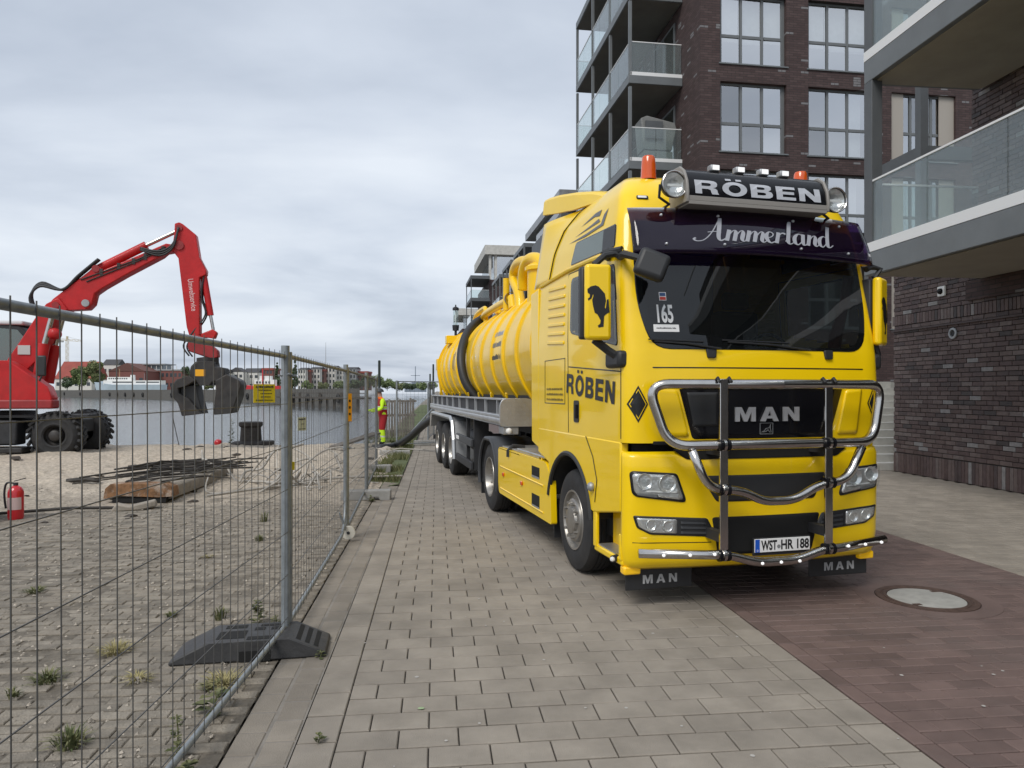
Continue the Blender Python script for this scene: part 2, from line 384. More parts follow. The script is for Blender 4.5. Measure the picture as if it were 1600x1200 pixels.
# ---- yard: worn blocks under drifted sand
def nz(x, y, s, o=4): return noise.fractal(Vector((x * s, y * s, 3.1)), 1.0, 2.0, o)
def yard_z(x, y):
    t = max(0, min(1, (y - 11.2 + 2.0 * nz(x, y, .25, 2)) / 3.0)); t = t * t * (3 - 2 * t)
    t2 = max(0, min(1, (-3.5 - x) / 6.0)) * .5
    z = -.0085 + .010 * nz(x, y, .8) + .006 * nz(x, y, 4.5, 3) + .005 * t2
    z += t * (.06 + .07 * nz(x, y, .55) + .05 * nz(x, y, 1.9, 3) + .03 * nz(x, y, 5.0, 3))
    m = math.exp(-(((x + 9) / 6) ** 2 + ((y - 19.5) / 3.2) ** 2)); z += .10 * m * t
    e = max(0, min(1, (x + 1.5) / .45)); z = lerp(z, min(z, -.004), e)
    return z
def sand_mat():
    m = bpy.data.materials.new('drifted_sand'); m.use_nodes = True; nt = m.node_tree; N = nt.nodes.new; L = nt.links.new; b = nt.nodes['Principled BSDF']; b.inputs['Roughness'].default_value = .95
    tc = N('ShaderNodeTexCoord'); sp = N('ShaderNodeSeparateXYZ'); L(tc.outputs['Object'], sp.inputs[0])
    n1 = N('ShaderNodeTexNoise'); n1.inputs['Scale'].default_value = .55; n1.inputs['Detail'].default_value = 8; n1.inputs['Roughness'].default_value = .65; L(tc.outputs['Object'], n1.inputs[0])
    n2 = N('ShaderNodeTexNoise'); n2.inputs['Scale'].default_value = 14; n2.inputs['Detail'].default_value = 8; n2.inputs['Roughness'].default_value = .7; L(tc.outputs['Object'], n2.inputs[0])
    ma = N('ShaderNodeMath'); ma.operation = 'MULTIPLY_ADD'; L(n1.outputs[0], ma.inputs[0]); ma.inputs[1].default_value = 9.0; L(sp.outputs[1], ma.inputs[2])
    mr = N('ShaderNodeMapRange'); L(ma.outputs[0], mr.inputs[0]); mr.inputs[1].default_value = 13.5; mr.inputs[2].default_value = 18.5
    mx = N('ShaderNodeMix'); mx.data_type = 'RGBA'; L(mr.outputs[0], mx.inputs['Factor']); mx.inputs['A'].default_value = (.15, .13, .103, 1); mx.inputs['B'].default_value = (.43, .37, .295, 1)
    rp = N('ShaderNodeMapRange'); L(n2.outputs[0], rp.inputs[0]); rp.inputs[1].default_value = .3; rp.inputs[2].default_value = .7; rp.inputs[3].default_value = .55; rp.inputs[4].default_value = 1.4
    cb = N('ShaderNodeCombineColor'); [L(rp.outputs[0], cb.inputs[i]) for i in range(3)]
    m2 = N('ShaderNodeMix'); m2.data_type = 'RGBA'; m2.blend_type = 'MULTIPLY'; m2.inputs['Factor'].default_value = 1; L(mx.outputs['Result'], m2.inputs['A']); L(cb.outputs[0], m2.inputs['B']); L(m2.outputs['Result'], b.inputs['Base Color'])
    bp = N('ShaderNodeBump'); bp.inputs['Strength'].default_value = .6; bp.inputs['Distance'].default_value = .03; L(n2.outputs[0], bp.inputs['Height']); L(bp.outputs[0], b.inputs['Normal'])
    return m
SAND = sand_mat()
def grid(xs, ys, zf):
    m = MB(); m.v = [(x, y, zf(x, y)) for y in ys for x in xs]; n = len(xs)
    m.f = [(j * n + i, j * n + i + 1, (j + 1) * n + i + 1, (j + 1) * n + i) for j in range(len(ys) - 1) for i in range(n - 1)]; return m
def frange(a, b, n): return [a + (b - a) * i / n for i in range(n + 1)]
ym = grid(frange(-26, -8.5, 70) + frange(-8.4, -1.05, 150), frange(1.5, 4, 30) + frange(4.05, 12, 140) + frange(12.06, QY, 190), yard_z)
yo = ym.build('yard', SAND, fix=False, smooth='all'); tag(yo, kind='structure')
rc = []; y = 2.6; k = 0
while y < 13.5:
    x = -1.05 - .105 * (k % 2)
    while x > -7.5:
        if rnd.random() > .10: rc.append((x - .21, x, y, y + .105))
        x -= .21
    y += .105; k += 1
lay(rc, YARDP, yo, 'yard_block', joint=(.005, .017), zj=.006, tilt=.025)
QUAY = mat('old_quay_wall', (.11, .105, .095), .9, var=.3, vscale=2, bump=.3, bscale=8)
qe = MB(); qe.box(-60, BX, QY - .05, QY + .3, -.3, .02); tag(qe.build('quay_edge', CONC, bevel=.02), kind='structure')
# grassy strip beside the promenade beyond the yard
GRS = mat('rough_grass_soil', (.09, .11, .045), .95, var=.35, vscale=2.5, bump=.5, bscale=25)
def verge():
    m = MB(); ys = frange(13.5, 90, 200); n = 15
    for yy in ys:
        lo = -1.35 if yy < QY + .2 else BX - .35
        for i in range(n):
            xx = lerp(lo, -.715, i / (n - 1)); m.v.append((xx, yy, .025 + .03 * nz(xx, yy, 1.4) + (.05 - max(0, -1.9 - xx) * .9 if yy > QY + .2 else -.05 * (1 - i / (n - 1)))))
    m.f = [(j * n + i, j * n + i + 1, (j + 1) * n + i + 1, (j + 1) * n + i) for j in range(len(ys) - 1) for i in range(n - 1)]
    return m
tag(verge().build('grass_verge', GRS, fix=False, smooth='all'), kind='structure')
# ------------------------------------------------------------------ buildings
def brick_mat(name, c1, c2, mort, bw=.29, bh=.085, spec=.3):
    m = bpy.data.materials.new(name); m.use_nodes = True; nt = m.node_tree; N = nt.nodes.new; L = nt.links.new; b = nt.nodes['Principled BSDF']; b.inputs['Roughness'].default_value = .8
    tc = N('ShaderNodeTexCoord'); sp = N('ShaderNodeSeparateXYZ'); L(tc.outputs['Object'], sp.inputs[0])
    ad = N('ShaderNodeMath'); L(sp.outputs[0], ad.inputs[0]); L(sp.outputs[1], ad.inputs[1]); cb = N('ShaderNodeCombineXYZ'); L(ad.outputs[0], cb.inputs[0]); L(sp.outputs[2], cb.inputs[1])
    bk = N('ShaderNodeTexBrick'); L(cb.outputs[0], bk.inputs[0]); bk.inputs['Color1'].default_value = (*c1, 1); bk.inputs['Color2'].default_value = (*c2, 1); bk.inputs['Mortar'].default_value = (*mort, 1)
    bk.inputs['Scale'].default_value = 1; bk.inputs['Brick Width'].default_value = bw; bk.inputs['Row Height'].default_value = bh; bk.inputs['Mortar Size'].default_value = .008; bk.inputs['Bias'].default_value = -.25
    # stray pale glazed bricks
    fl = N('ShaderNodeMapping'); fl.inputs['Scale'].default_value = (1 / bw, 1 / bh, 1); L(cb.outputs[0], fl.inputs[0])
    sn = N('ShaderNodeVectorMath'); sn.operation = 'FLOOR'; L(fl.outputs[0], sn.inputs[0]); wn = N('ShaderNodeTexWhiteNoise'); L(sn.outputs[0], wn.inputs[0])
    gt = N('ShaderNodeMath'); gt.operation = 'GREATER_THAN'; L(wn.outputs[0], gt.inputs[0]); gt.inputs[1].default_value = .955
    lt = N('ShaderNodeMath'); lt.operation = 'LESS_THAN'; L(bk.outputs['Fac'], lt.inputs[0]); lt.inputs[1].default_value = .3
    ml = N('ShaderNodeMath'); ml.operation = 'MULTIPLY'; L(gt.outputs[0], ml.inputs[0]); L(lt.outputs[0], ml.inputs[1])
    mx = N('ShaderNodeMix'); mx.data_type = 'RGBA'; L(ml.outputs[0], mx.inputs['Factor']); L(bk.outputs[0], mx.inputs['A']); mx.inputs['B'].default_value = (.17, .165, .17, 1)
    n1 = N('ShaderNodeTexNoise'); n1.inputs['Scale'].default_value = 5; n1.inputs['Detail'].default_value = 6; L(cb.outputs[0], n1.inputs[0])
    mr = N('ShaderNodeMapRange'); L(n1.outputs[0], mr.inputs[0]); mr.inputs[3].default_value = .74; mr.inputs[4].default_value = 1.26
    cc = N('ShaderNodeCombineColor'); [L(mr.outputs[0], cc.inputs[i]) for i in range(3)]
    m2 = N('ShaderNodeMix'); m2.data_type = 'RGBA'; m2.blend_type = 'MULTIPLY'; m2.inputs['Factor'].default_value = 1; L(mx.outputs['Result'], m2.inputs['A']); L(cc.outputs[0], m2.inputs['B']); L(m2.outputs['Result'], b.inputs['Base Color'])
    bp = N('ShaderNodeBump'); bp.inputs['Strength'].default_value = .7; bp.inputs['Distance'].default_value = .012; bp.invert = True; L(bk.outputs['Fac'], bp.inputs['Height']); L(bp.outputs[0], b.inputs['Normal'])
    return m
BRK = brick_mat('dark_clinker_wall', (.052, .03, .029), (.088, .056, .053), (.028, .022, .021))
BRICK = mat('dark_clinker_brick', (.07, .05, .048), .62, col2=[(0, (.085, .056, .053)), (.22, (.112, .078, .073)), (.42, (.095, .064, .063)), (.58, (.13, .096, .09)), (.72, (.07, .05, .05)), (.83, (.15, .12, .114)), (.91, (.055, .045, .046)), (.955, (.23, .22, .22))], var=.22, vscale=11, bump=.25, bscale=70)
BMORT = mat('dark_mortar', (.04, .034, .032), .95)
STEEL = mat('grey_coated_steel', (.135, .148, .155), .5, var=.1, vscale=2, dirt=.25, dirtcol=(.1, .1, .1))
STEELD = mat('dark_grey_steel', (.085, .092, .098), .55, var=.1, vscale=2)
SOFF = mat('soffit_concrete', (.34, .315, .265), .9, var=.1, vscale=1.5, dirt=.2, dirtcol=(.15, .14, .12))
FRAMEG = mat('grey_window_frame', (.13, .14, .145), .5)
PALE = mat('pale_curtain', (.6, .62, .62), .9, var=.1, vscale=4)
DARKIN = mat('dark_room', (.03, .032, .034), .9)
BEIGE = mat('beige_panel', (.36, .33, .29), .7)
ZINC = mat('pale_metal_edge', (.72, .73, .73), .45)
WGL = glass('window_glass', (.75, .8, .8), .01, ior=6.5)
WGLS = [WGL, glass('window_glass_soft', (.75, .8, .8), .01, ior=4.2), glass('window_glass_bright', (.8, .84, .84), .01, ior=9.0)]
RAILGL = glass('railing_glass', (.86, .92, .91), .015, body=(.62, .68, .7), solid=.07, ior=1.55)
def balcony_glass(parent, x0, x1, y0, y1, z0, n, ztop=1.1):
    "row of n panes with a rail along (x0,y0)-(x1,y1)"
    for i in range(n):
        a = Vector((lerp(x0, x1, i / n), lerp(y0, y1, i / n), 0)); b = Vector((lerp(x0, x1, (i + 1) / n), lerp(y0, y1, (i + 1) / n), 0)); d = (b - a).normalized()
        a += d * .012; b -= d * .012
        MB().bar(a + Vector((0, 0, z0 + ztop / 2)), b + Vector((0, 0, z0 + ztop / 2)), .016, ztop - .03).build('glass_pane', RAILGL, parent)
    MB().bar((x0, y0, z0 + ztop), (x1, y1, z0 + ztop), .035, .03).build('handrail', ZINC, parent)
def window(parent, x0, x1, z0, z1, y, cols=3, split=.42, curtain=0, seed=0, beige=False):
    w = empty('window', (0, 0, 0), parent=parent); fr = MB(); f = .07; q = random.Random(seed)
    fr.box(x0, x1, y, y + .07, z0, z0 + f); fr.box(x0, x1, y, y + .07, z1 - f, z1)
    zs = lerp(z0, z1, split); cw = (x1 - x0) / cols
    for i in range(cols + 1):
        hw = .045 if 0 < i < cols else .06; c = lerp(x0 + hw, x1 - hw, i / cols); fr.box(c - hw, c + hw, y + .003, y + .067, z0 + f, z1 - f)
    for i in range(cols): fr.box(lerp(x0, x1, i / cols) + .05, lerp(x0, x1, (i + 1) / cols) - .05, y + .006, y + .064, zs - .05, zs + .05)
    fr.build('frame', FRAMEG, w)
    MB().box(x0 - .06, x1 + .06, y - .2, y - .003, z0 - .05, z0 - .004).build('sill', STEEL, w)
    for i in range(cols):
        a, b = lerp(x0, x1, i / cols) + .05, lerp(x0, x1, (i + 1) / cols) - .05
        for c, d in ((z0 + f, zs - .05), (zs + .05, z1 - f)):
            t = q.uniform(-.007, .007); gm_ = q.choice((0, 0, 1, 2, 2))
            MB().add([(a, y + .036 + t, c), (b, y + .036 - t, c), (b, y + .038 - t, d), (a, y + .038 + t, d)], [(0, 1, 2, 3)]).build('pane', WGLS[gm_], w, fix=False)
    cm = MB()
    for i in range(cols):
        a, b = lerp(x0, x1, i / cols) + .02, lerp(x0, x1, (i + 1) / cols) - .02; k = q.random()
        if curtain == 1: cm.box(a, b, y + .2, y + .22, lerp(z0, z1, .30 + .1 * q.random()), z1)
        elif curtain == 2 and k < .6: cm.box(a, lerp(a, b, q.uniform(.35, .8)), y + .2, y + .22, z0, z1)
    if cm.v: cm.build('curtain', PALE, w)
    if beige:
        MB().box(x0 - .02, x0 + .55, y - .05, y - .01, z0, z1).build('panel', BEIGE, w); MB().box(x1 - .6, x1 + .02, y - .05, y - .01, z0, z1).build('panel', BEIGE, w)
# ---- main apartment building behind the cab (local x along the facade, y into the depth)
MB_O, MB_R = (9.123, 23.869, 0), .0391
bl = empty('apartment_building', MB_O, MB_R); tag(bl, 'dark brick apartment block with grey windows and glass balconies behind the truck cab', 'building')
rows = [(4.05, 6.5), (7.12, 9.57), (10.19, 12.64), (13.28, 15.73), (16.36, 18.8)]
cols = [(.74, 3.22), (4.05, 6.5), (7.3, 9.9), (10.7, 13.2)]
UW = 16.0; HT = 21.0
edges = [0] + [q for c in cols for q in c] + [UW]
wall = MB()
for i in range(0, len(edges), 2): wall.box(edges[i], edges[i + 1], 0, .4, 0, HT)
for (a, b) in cols:
    zz = [0] + [q for r in rows for q in r] + [HT]
    for i in range(0, len(zz), 2): wall.box(a, b, .002, .398, zz[i], zz[i + 1])
wall.box(0.002, .4, .4, 11.5, 0, HT); 
wall.build('facade_wall', BRK, bl)
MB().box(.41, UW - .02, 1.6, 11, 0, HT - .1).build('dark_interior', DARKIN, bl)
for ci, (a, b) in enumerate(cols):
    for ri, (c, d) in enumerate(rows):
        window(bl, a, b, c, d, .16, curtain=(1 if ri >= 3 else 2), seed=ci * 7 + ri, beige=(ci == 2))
BU, BV0, BV1 = -2.06, 1.6, 9.9
for zb in (3.75, 6.85, 9.94, 13.08, 16.18, 19.2):
    top = zb > 19
    s = MB().box(BU, -.004, BV0, BV1, zb, zb + .3).build('balcony_slab', STEEL, bl, bevel=.01)
    MB().box(BU + .06, -.05, BV0 + .06, BV1 - .06, zb - .012, zb - .003).build('soffit', mat('balcony_soffit', (.13, .122, .11), .9, var=.12, vscale=1) if 'balcony_soffit' not in MATS else MATS['balcony_soffit'], bl)
    if not top:
        MB().bar((BU + .04, BV0 + .03, zb + .36), (-.01, BV0 + .03, zb + .36), .05, .13).build('edge_trim', ZINC, bl)
        balcony_glass(bl, BU + .06, -.03, BV0 + .05, BV0 + .05, zb + .42, 2, 1.12)
        balcony_glass(bl, BU + .04, BU + .04, BV0 + .08, BV1 - .06, zb + .34, 6, 1.15)
        balcony_glass(bl, BU + .06, -.03, BV1 - .06, BV1 - .06, zb + .34, 2, 1.15)
for vv in (BV0 + .06, 4.2, 6.95, BV1 - .06):
    for zb in (3.75, 6.85, 9.94, 13.08, 16.18):
        MB().box(BU + .008, BU + .115, vv - .055, vv + .055, zb + .301, zb + (3.02 if zb < 16 else 3.0)).build('post', STEEL, bl)
for zb in (0.65, 3.75, 6.85, 9.94, 13.08, 16.18):
    for (va, vb) in ((2.3, 4.6), (6.0, 8.6)):
        MB().box(-.045, -.006, va, vb, zb + .4, zb + 2.7).build('balcony_door', FRAMEG, bl)
        for k in range(2):
            c0 = lerp(va, vb, k / 2) + .08; c1 = lerp(va, vb, (k + 1) / 2) - .08
            MB().box(-.06, -.048, c0, c1, zb + .5, zb + 2.6).build('door_glass', WGL, bl)
# hooded beach chair on the balcony
bc = empty('beach_chair', Matrix.Translation(Vector(MB_O)) @ Matrix.Rotation(MB_R, 4, 'Z') @ Vector((-.75, 2.35, 10.25)), MB_R)
tag(bc, 'grey hooded beach chair standing on the brick block balcony', 'beach chair')
CANV = mat('grey_wicker', (.2, .205, .2), .8, var=.15, vscale=20, bump=.4, bscale=120)
hood = [(-.62, .55), (-.72, 1.72), (-.48, 1.82), (.6, 1.6), (.66, 1.42), (.48, .55)]
MB().prism(hood, lambda a, b: (a, -.38, b), lambda a, b: (a, .4, b)).build('hood', CANV, bc, bevel=.03)
MB().box(-.62, .5, -.42, .42, .06, .5).build('seat_base', CANV, bc, bevel=.02)
MB().box(-.58, .1, -.46, -.425, .95, 1.6).build('side_panel', STEELD, bc)
for sx in (-.55, .42): MB().box(sx - .04, sx + .04, -.4, .4, 0, .06).build('runner', STEELD, bc)
# ---- right-hand building with the low balcony
WX = 10.15
br = empty('apartment_building', (WX, 14.87, 0)); tag(br, 'near dark clinker brick building with projecting grey balconies at the right edge', 'building')
LOC = lambda x, y, z: (x - WX, y - 14.87, z)
wb = MB().box(.018, 16, -22, -.016, 0, 4.7).box(.018, 16, -22, 12.55 - 14.87 - .016, 4.7, 10.6).build('wall', BMORT, br)
BRM = {}
def brick_mesh(l, h, t=.05):
    k = (round(l, 3), round(h, 3))
    if k not in BRM:
        me = bpy.data.meshes.new('brick'); c = .004
        rg = lambda q, x: [(x, -l / 2 + q, -h / 2 + q), (x, l / 2 - q, -h / 2 + q), (x, l / 2 - q, h / 2 - q), (x, -l / 2 + q, h / 2 - q)]
        v = rg(0, t) + rg(0, c) + rg(c, 0); f = [(i, (i + 1) % 4, 4 + (i + 1) % 4, 4 + i)[::-1] for i in range(4)] + [(4 + i, 4 + (i + 1) % 4, 8 + (i + 1) % 4, 8 + i)[::-1] for i in range(4)] + [(11, 10, 9, 8)]
        me.from_pydata(v, [], f); me.materials.append(BRICK); BRM[k] = (me, v, f)
    return BRM[k]
bricks = []     # (y, z, length, height, proud)
zc = .44; k = 0
Y0 = 10.2
yy = Y0
while yy < 14.86:
    bricks.append((min(yy + .045, 14.82), .215, .08, .41, .0)); yy += .09
while zc < 10.5:
    h = .09; sold = 3.14 < zc < 3.3
    yend = 14.865 if zc < 4.5 else 12.545
    if sold:
        yy = Y0
        while yy < yend - .04: bricks.append((yy + .045, zc + .11, .08, .21, .02)); yy += .09
        zc += .225; k += 1; continue
    yy = Y0 - (.145 if k % 2 else 0) - rnd.choice((0, .07))
    while yy < yend - .03:
        a, b = yy, min(yy + .29, yend)
        if b - a > .05: bricks.append(((a + b) / 2, zc + h / 2, b - a - .011, h - .012, rnd.uniform(-.002, .003)))
        yy += .29
    zc += h; k += 1
def bvis(q):
    y, z = q[0], q[1]
    return inview(WX, y, z, 0) and not (z > 3.9 and z < 5.7) and y > 11.0
bricks.sort(key=lambda q: (not bvis(q), -q[2] * q[3] / (q[0] ** 2)))
rest = MB()
for i, (y, z, l, h, pr) in enumerate(bricks):
    me, v, f = brick_mesh(l, h)
    if i < 300:
        o = bpy.data.objects.new('brick', me); COL.objects.link(o); o.parent = wb; o.location = (-pr, y - 14.87, z)
    else: rest.add([(p[0] - pr, p[1] + y - 14.87, p[2] + z) for p in v], f)
rest.build('brick_field', BRICK, wb, fix=False, kind='stuff')
MB().box(-.06, .0, -10, 12.62 - 14.87, 3.52, 3.88).build('wall_box', BRK, br)
MB().box(-.05, .016, -10, -.002, 3.10, 3.135).build('ledge', BRICK, br)
DX0, DX1, DY0, DY1 = 7.82 - WX, -.0, -5 - 14.87, 12.3 - 14.87
for zb in (3.90, 7.42):
    MB().box(DX0, -.07, DY0, DY1, zb, zb + .41).build('balcony_slab', STEEL, br, bevel=.012)
    MB().box(DX0 + .1, -.08, DY0 + .1, DY1 - .1, zb - .014, zb - .003).build('soffit', SOFF, br)
    MB().box(DX0 - .004, DX0 + .06, DY0, DY1 + .004, zb + .412, zb + .585).build('edge_trim', ZINC, br)
    MB().box(DX0 + .062, -.08, DY1 - .056, DY1 + .004, zb + .412, zb + .585).build('edge_trim', ZINC, br)
    n = 8
    for i in range(n):
        b = DY1 - .05 - i * 1.62; a = b - 1.6
        MB().box(DX0 + .02, DX0 + .036, a, b, zb + .587, zb + 1.67).build('glass_pane', RAILGL, br)
    MB().box(DX0 + .008, DX0 + .05, DY0, DY1 - .03, zb + 1.672, zb + 1.705).build('handrail', ZINC, br)
    MB().box(DX0 + .1, -.1, DY1 - .045, DY1 - .029, zb + .587, zb + 1.67).build('glass_pane', RAILGL, br)
    MB().box(DX0 + .1, -.1, DY1 - .06, DY1 - .018, zb + 1.672, zb + 1.705).build('handrail', ZINC, br)
MB().box(DX0 + .0, DX0 + .2, DY1 - .24, DY1 - .002, 4.487, 7.418).build('column', STEELD, br, bevel=.006)
MB().box(DX0 + .0, DX0 + .2, DY1 - .24, DY1 - .002, 8.007, 11.0).build('column', STEELD, br, bevel=.006)
# steel frame at the rear corner
P = LOC(11.58, 15.9, 0)
fr = MB().box(P[0] - .1, P[0] + .1, P[1] - .1, P[1] + .1, 2.04, 9.4); fr.build('frame_post', STEELD, br)
MB().box(P[0] - .08, P[0] + .08, P[1] + .101, P[1] + 1.9, 7.34, 7.66).build('frame_beam', STEELD, br)
MB().box(P[0] + .101, P[0] + 3.2, P[1] - .08, P[1] + .08, 7.34, 7.66).build('frame_beam', STEELD, br)
# wall lamp and vent
lm = empty('wall_lamp', (WX, 13.31, 3.80)); tag(lm, 'white square wall fitting with black dome on the brick wall', 'wall lamp')
MB().box(-.05, -.004, -.1, .1, -.1, .1).build('housing', WHITE, lm, bevel=.01)
MB().lathe([(-.11, .0), (-.105, .035), (-.085, .055), (-.05, .06)], 'x', n=16).build('dome', BLKG, lm, smooth=True)
vt = empty('wall_vent', (WX, 13.01, 2.93)); tag(vt, 'round grey vent ring set in the brick wall', 'vent')
MB().lathe([(-.004, .115), (-.03, .11), (-.034, .07), (-.012, .062)], 'x', n=24).build('ring', ALUD, vt, smooth=True); MB().lathe([(-.014, .061), (-.014, 0)], 'x', n=24).build('grille', CHAS, vt)
# concrete stair between the buildings, terrace behind it
st = empty('stairway', (9.6, 15.0, 0)); tag(st, 'pale concrete stairs between the truck and the brick wall corner', 'stairs')
for i in range(12): MB().box(-1.6, 2.6, .27 * i, .27 * (i + 1) + .05, (.17 * i if i == 0 else .17 * i - .02), .17 * (i + 1)).build('step', CONCL, st, bevel=.008)
MB().box(-1.6, 5, 3.33, 9.2, 0, 2.035).build('landing', CONCL, st)
hr = empty('stair_handrail', (9.9, 18.4, 2.04)); tag(hr, 'thin pale handrail at the top of the concrete stairs', 'handrail')
MB().tube([(-1.6, 0, .92), (.5, 0, .98)], .025).build('rail', ZINC, hr); MB().tube([(-.9, 0, -.0), (-.9, 0, .93)], .02).build('baluster', ZINC, hr); MB().ball((-.3, -.02, .84), .08).build('bracket', ALUD, hr, smooth=True)
# ---- long block further along the quay
b3 = empty('apartment_building', MB_O, MB_R); tag(b3, 'long grey terraced apartment block beyond the tank with stepped balconies', 'building')
MB().box(.3, 12, 13.5, 47, 0, 12.0).build('wall', BRK, b3)
MB().box(-2.0, .3, 13.5, 22.6, 0, 11.3).build('clad_bay', STEELD, b3)
MB().box(-2.12, .3, 13.4, 24.5, 12.05, 12.5).build('roof_edge', ALUD, b3); MB().box(.302, 12.2, 13.3, 47.2, 12.05, 12.5).build('roof', ALUD, b3)
MB().box(-1.9, .25, 14.5, 21.5, 11.32, 12.04).build('penthouse_glazing', WGL, b3)
for (va, vb) in ((25.6, 30.4), (32.0, 37.0), (39.0, 44.5)):
    for zb in (2.6, 5.7, 8.8, 11.9):
        MB().box(-2.06, .295, va, vb, zb, zb + .28).build('balcony_slab', STEEL, b3)
        if zb < 11:
            balcony_glass(b3, -2.0, .25, va + .04, va + .04, zb + .3, 2); balcony_glass(b3, -2.02, -2.02, va + .06, vb - .04, zb + .3, 3)
            for q in (va + .06, (va + vb) / 2, vb - .06): MB().box(-2.05, -1.94, q - .05, q + .05, zb + .281, zb + 3.099).build('post', STEEL, b3)
# ---- tower block with concrete crown, farther on
c = survey(764, 611, 100); b4 = empty('apartment_building', (c.x, c.y, 0), MB_R); tag(b4, 'distant brick block with pale concrete crown and glass corner', 'building')
MB().box(0, 14, 0, 16, 0, 17.5).build('wall', BRK, b4); MB().box(-.6, 14, -.4, 16, 21.0, 22.3).build('crown', CONCL, b4)
MB().box(.6, 13.5, .5, 15, 17.52, 20.98).build('glazing', WGL, b4)
for q in (.2, 1.0): MB().box(q - .2, q + .15, .05, .4, 17.52, 20.98).build('pillar', CONCL, b4)
for zb in (7.5, 10.9, 14.3, 17.4):
    MB().box(-2.7, -.01, -1.2, 7, zb, zb + .45).build('balcony_slab', STEELD, b4)
    if zb < 17:
        balcony_glass(b4, -2.6, -.1, -1.1, -1.1, zb + .45, 2); balcony_glass(b4, -2.6, -2.6, -1.05, 6.8, zb + .45, 3)
        for (xx, yy2) in ((-2.6, -1.1), (-2.6, 6.8)): MB().box(xx - .06, xx + .06, yy2 - .06, yy2 + .06, zb + .451, zb + 3.39).build('post', STEELD, b4)
c = survey(722, 611, 150); b5 = empty('apartment_building', (c.x, c.y, 0), MB_R); tag(b5, 'small far brick block with flat concrete roof behind the tank', 'building')
MB().box(0, 14, 0, 16, 0, 15).build('wall', BRK, b5); MB().box(-.8, 14, -.6, 16, 17.8, 19.2).build('roof', CONCL, b5); MB().box(.3, 13, .3, 15, 15.02, 17.78).build('glazing', WGL, b5)
# round lantern lamp post behind the tank
c = survey(712, 611, 33); lp = empty('street_lamp', (c.x, c.y, 0)); tag(lp, 'dark post lamp with clear cylindrical lantern behind the tank', 'street lamp')
MB().tube([(0, 0, 0), (0, 0, 4.6)], .06).build('pole', CHAS, lp, smooth=True)
MB().lathe([(4.6, .0), (4.6, .14), (4.85, .16), (4.85, 0)], 'z', n=20).build('base_collar', CHAS, lp, smooth=True)
MB().lathe([(4.86, .12), (5.55, .12)], 'z', n=20).build('lantern_glass', RAILGL, lp, smooth=True); MB().tube([(0, 0, 4.86), (0, 0, 5.55)], .03).build('lamp_tube', WHITE, lp)
MB().lathe([(5.55, .0), (5.55, .15), (5.66, .14), (5.72, .03), (5.8, .03), (5.8, 0)], 'z', n=20).build('cap', CHAS, lp, smooth=True)
# ------------------------------------------------------------------ lettering
def text2d(body, bold=0.0, shear=0.0, spacing=1.0):
    "outline of a line of text: (points, faces, width); cap height is 1"
    cu = bpy.data.curves.new('t', 'FONT'); cu.body = body; cu.size = 1.0; cu.offset = bold; cu.shear = shear; cu.resolution_u = 3; cu.space_character = spacing; cu.fill_mode = 'FRONT'
    ob = bpy.data.objects.new('t', cu); COL.objects.link(ob); dg = bpy.context.evaluated_depsgraph_get(); dg.update()
    me = bpy.data.meshes.new_from_object(ob.evaluated_get(dg)); bpy.data.objects.remove(ob); bpy.data.curves.remove(cu)
    v = [(q.co.x, q.co.y) for q in me.vertices]; f = [tuple(p.vertices) for p in me.polygons]; bpy.data.meshes.remove(me)
    cap = text2d.cap if hasattr(text2d, 'cap') else None
    x0 = min(a for a, b in v); x1 = max(a for a, b in v)
    return [((a - x0), b) for a, b in v], f, x1 - x0
_h = text2d('H'); CAPH = max(b for a, b in _h[0]) - min(b for a, b in _h[0])
def lettering(name, body, surf, m, parent, bold=0.0, shear=0.0, spacing=1.0, width=1.0, height=.2, flip=False):
    "surf(t, b): t along the line 0..width, b above the baseline"
    v, f, w = text2d(body, bold, shear, spacing)
    k = width / w; j = height / (CAPH + 2 * bold)
    mb = MB(); mb.v = [tuple(surf(a * k, (b + bold) * j)) for a, b in v]; mb.f = f
    return mb.build(name, m, parent, fix=False)
def _arc(cx, cy, rx, ry, n=20): return [(cx + rx * math.cos(2 * math.pi * k / n), cy + ry * math.sin(2 * math.pi * k / n)) for k in range(n)]
_rc = lambda a, b, c, d: [(a, b), (c, b), (c, d), (a, d)]
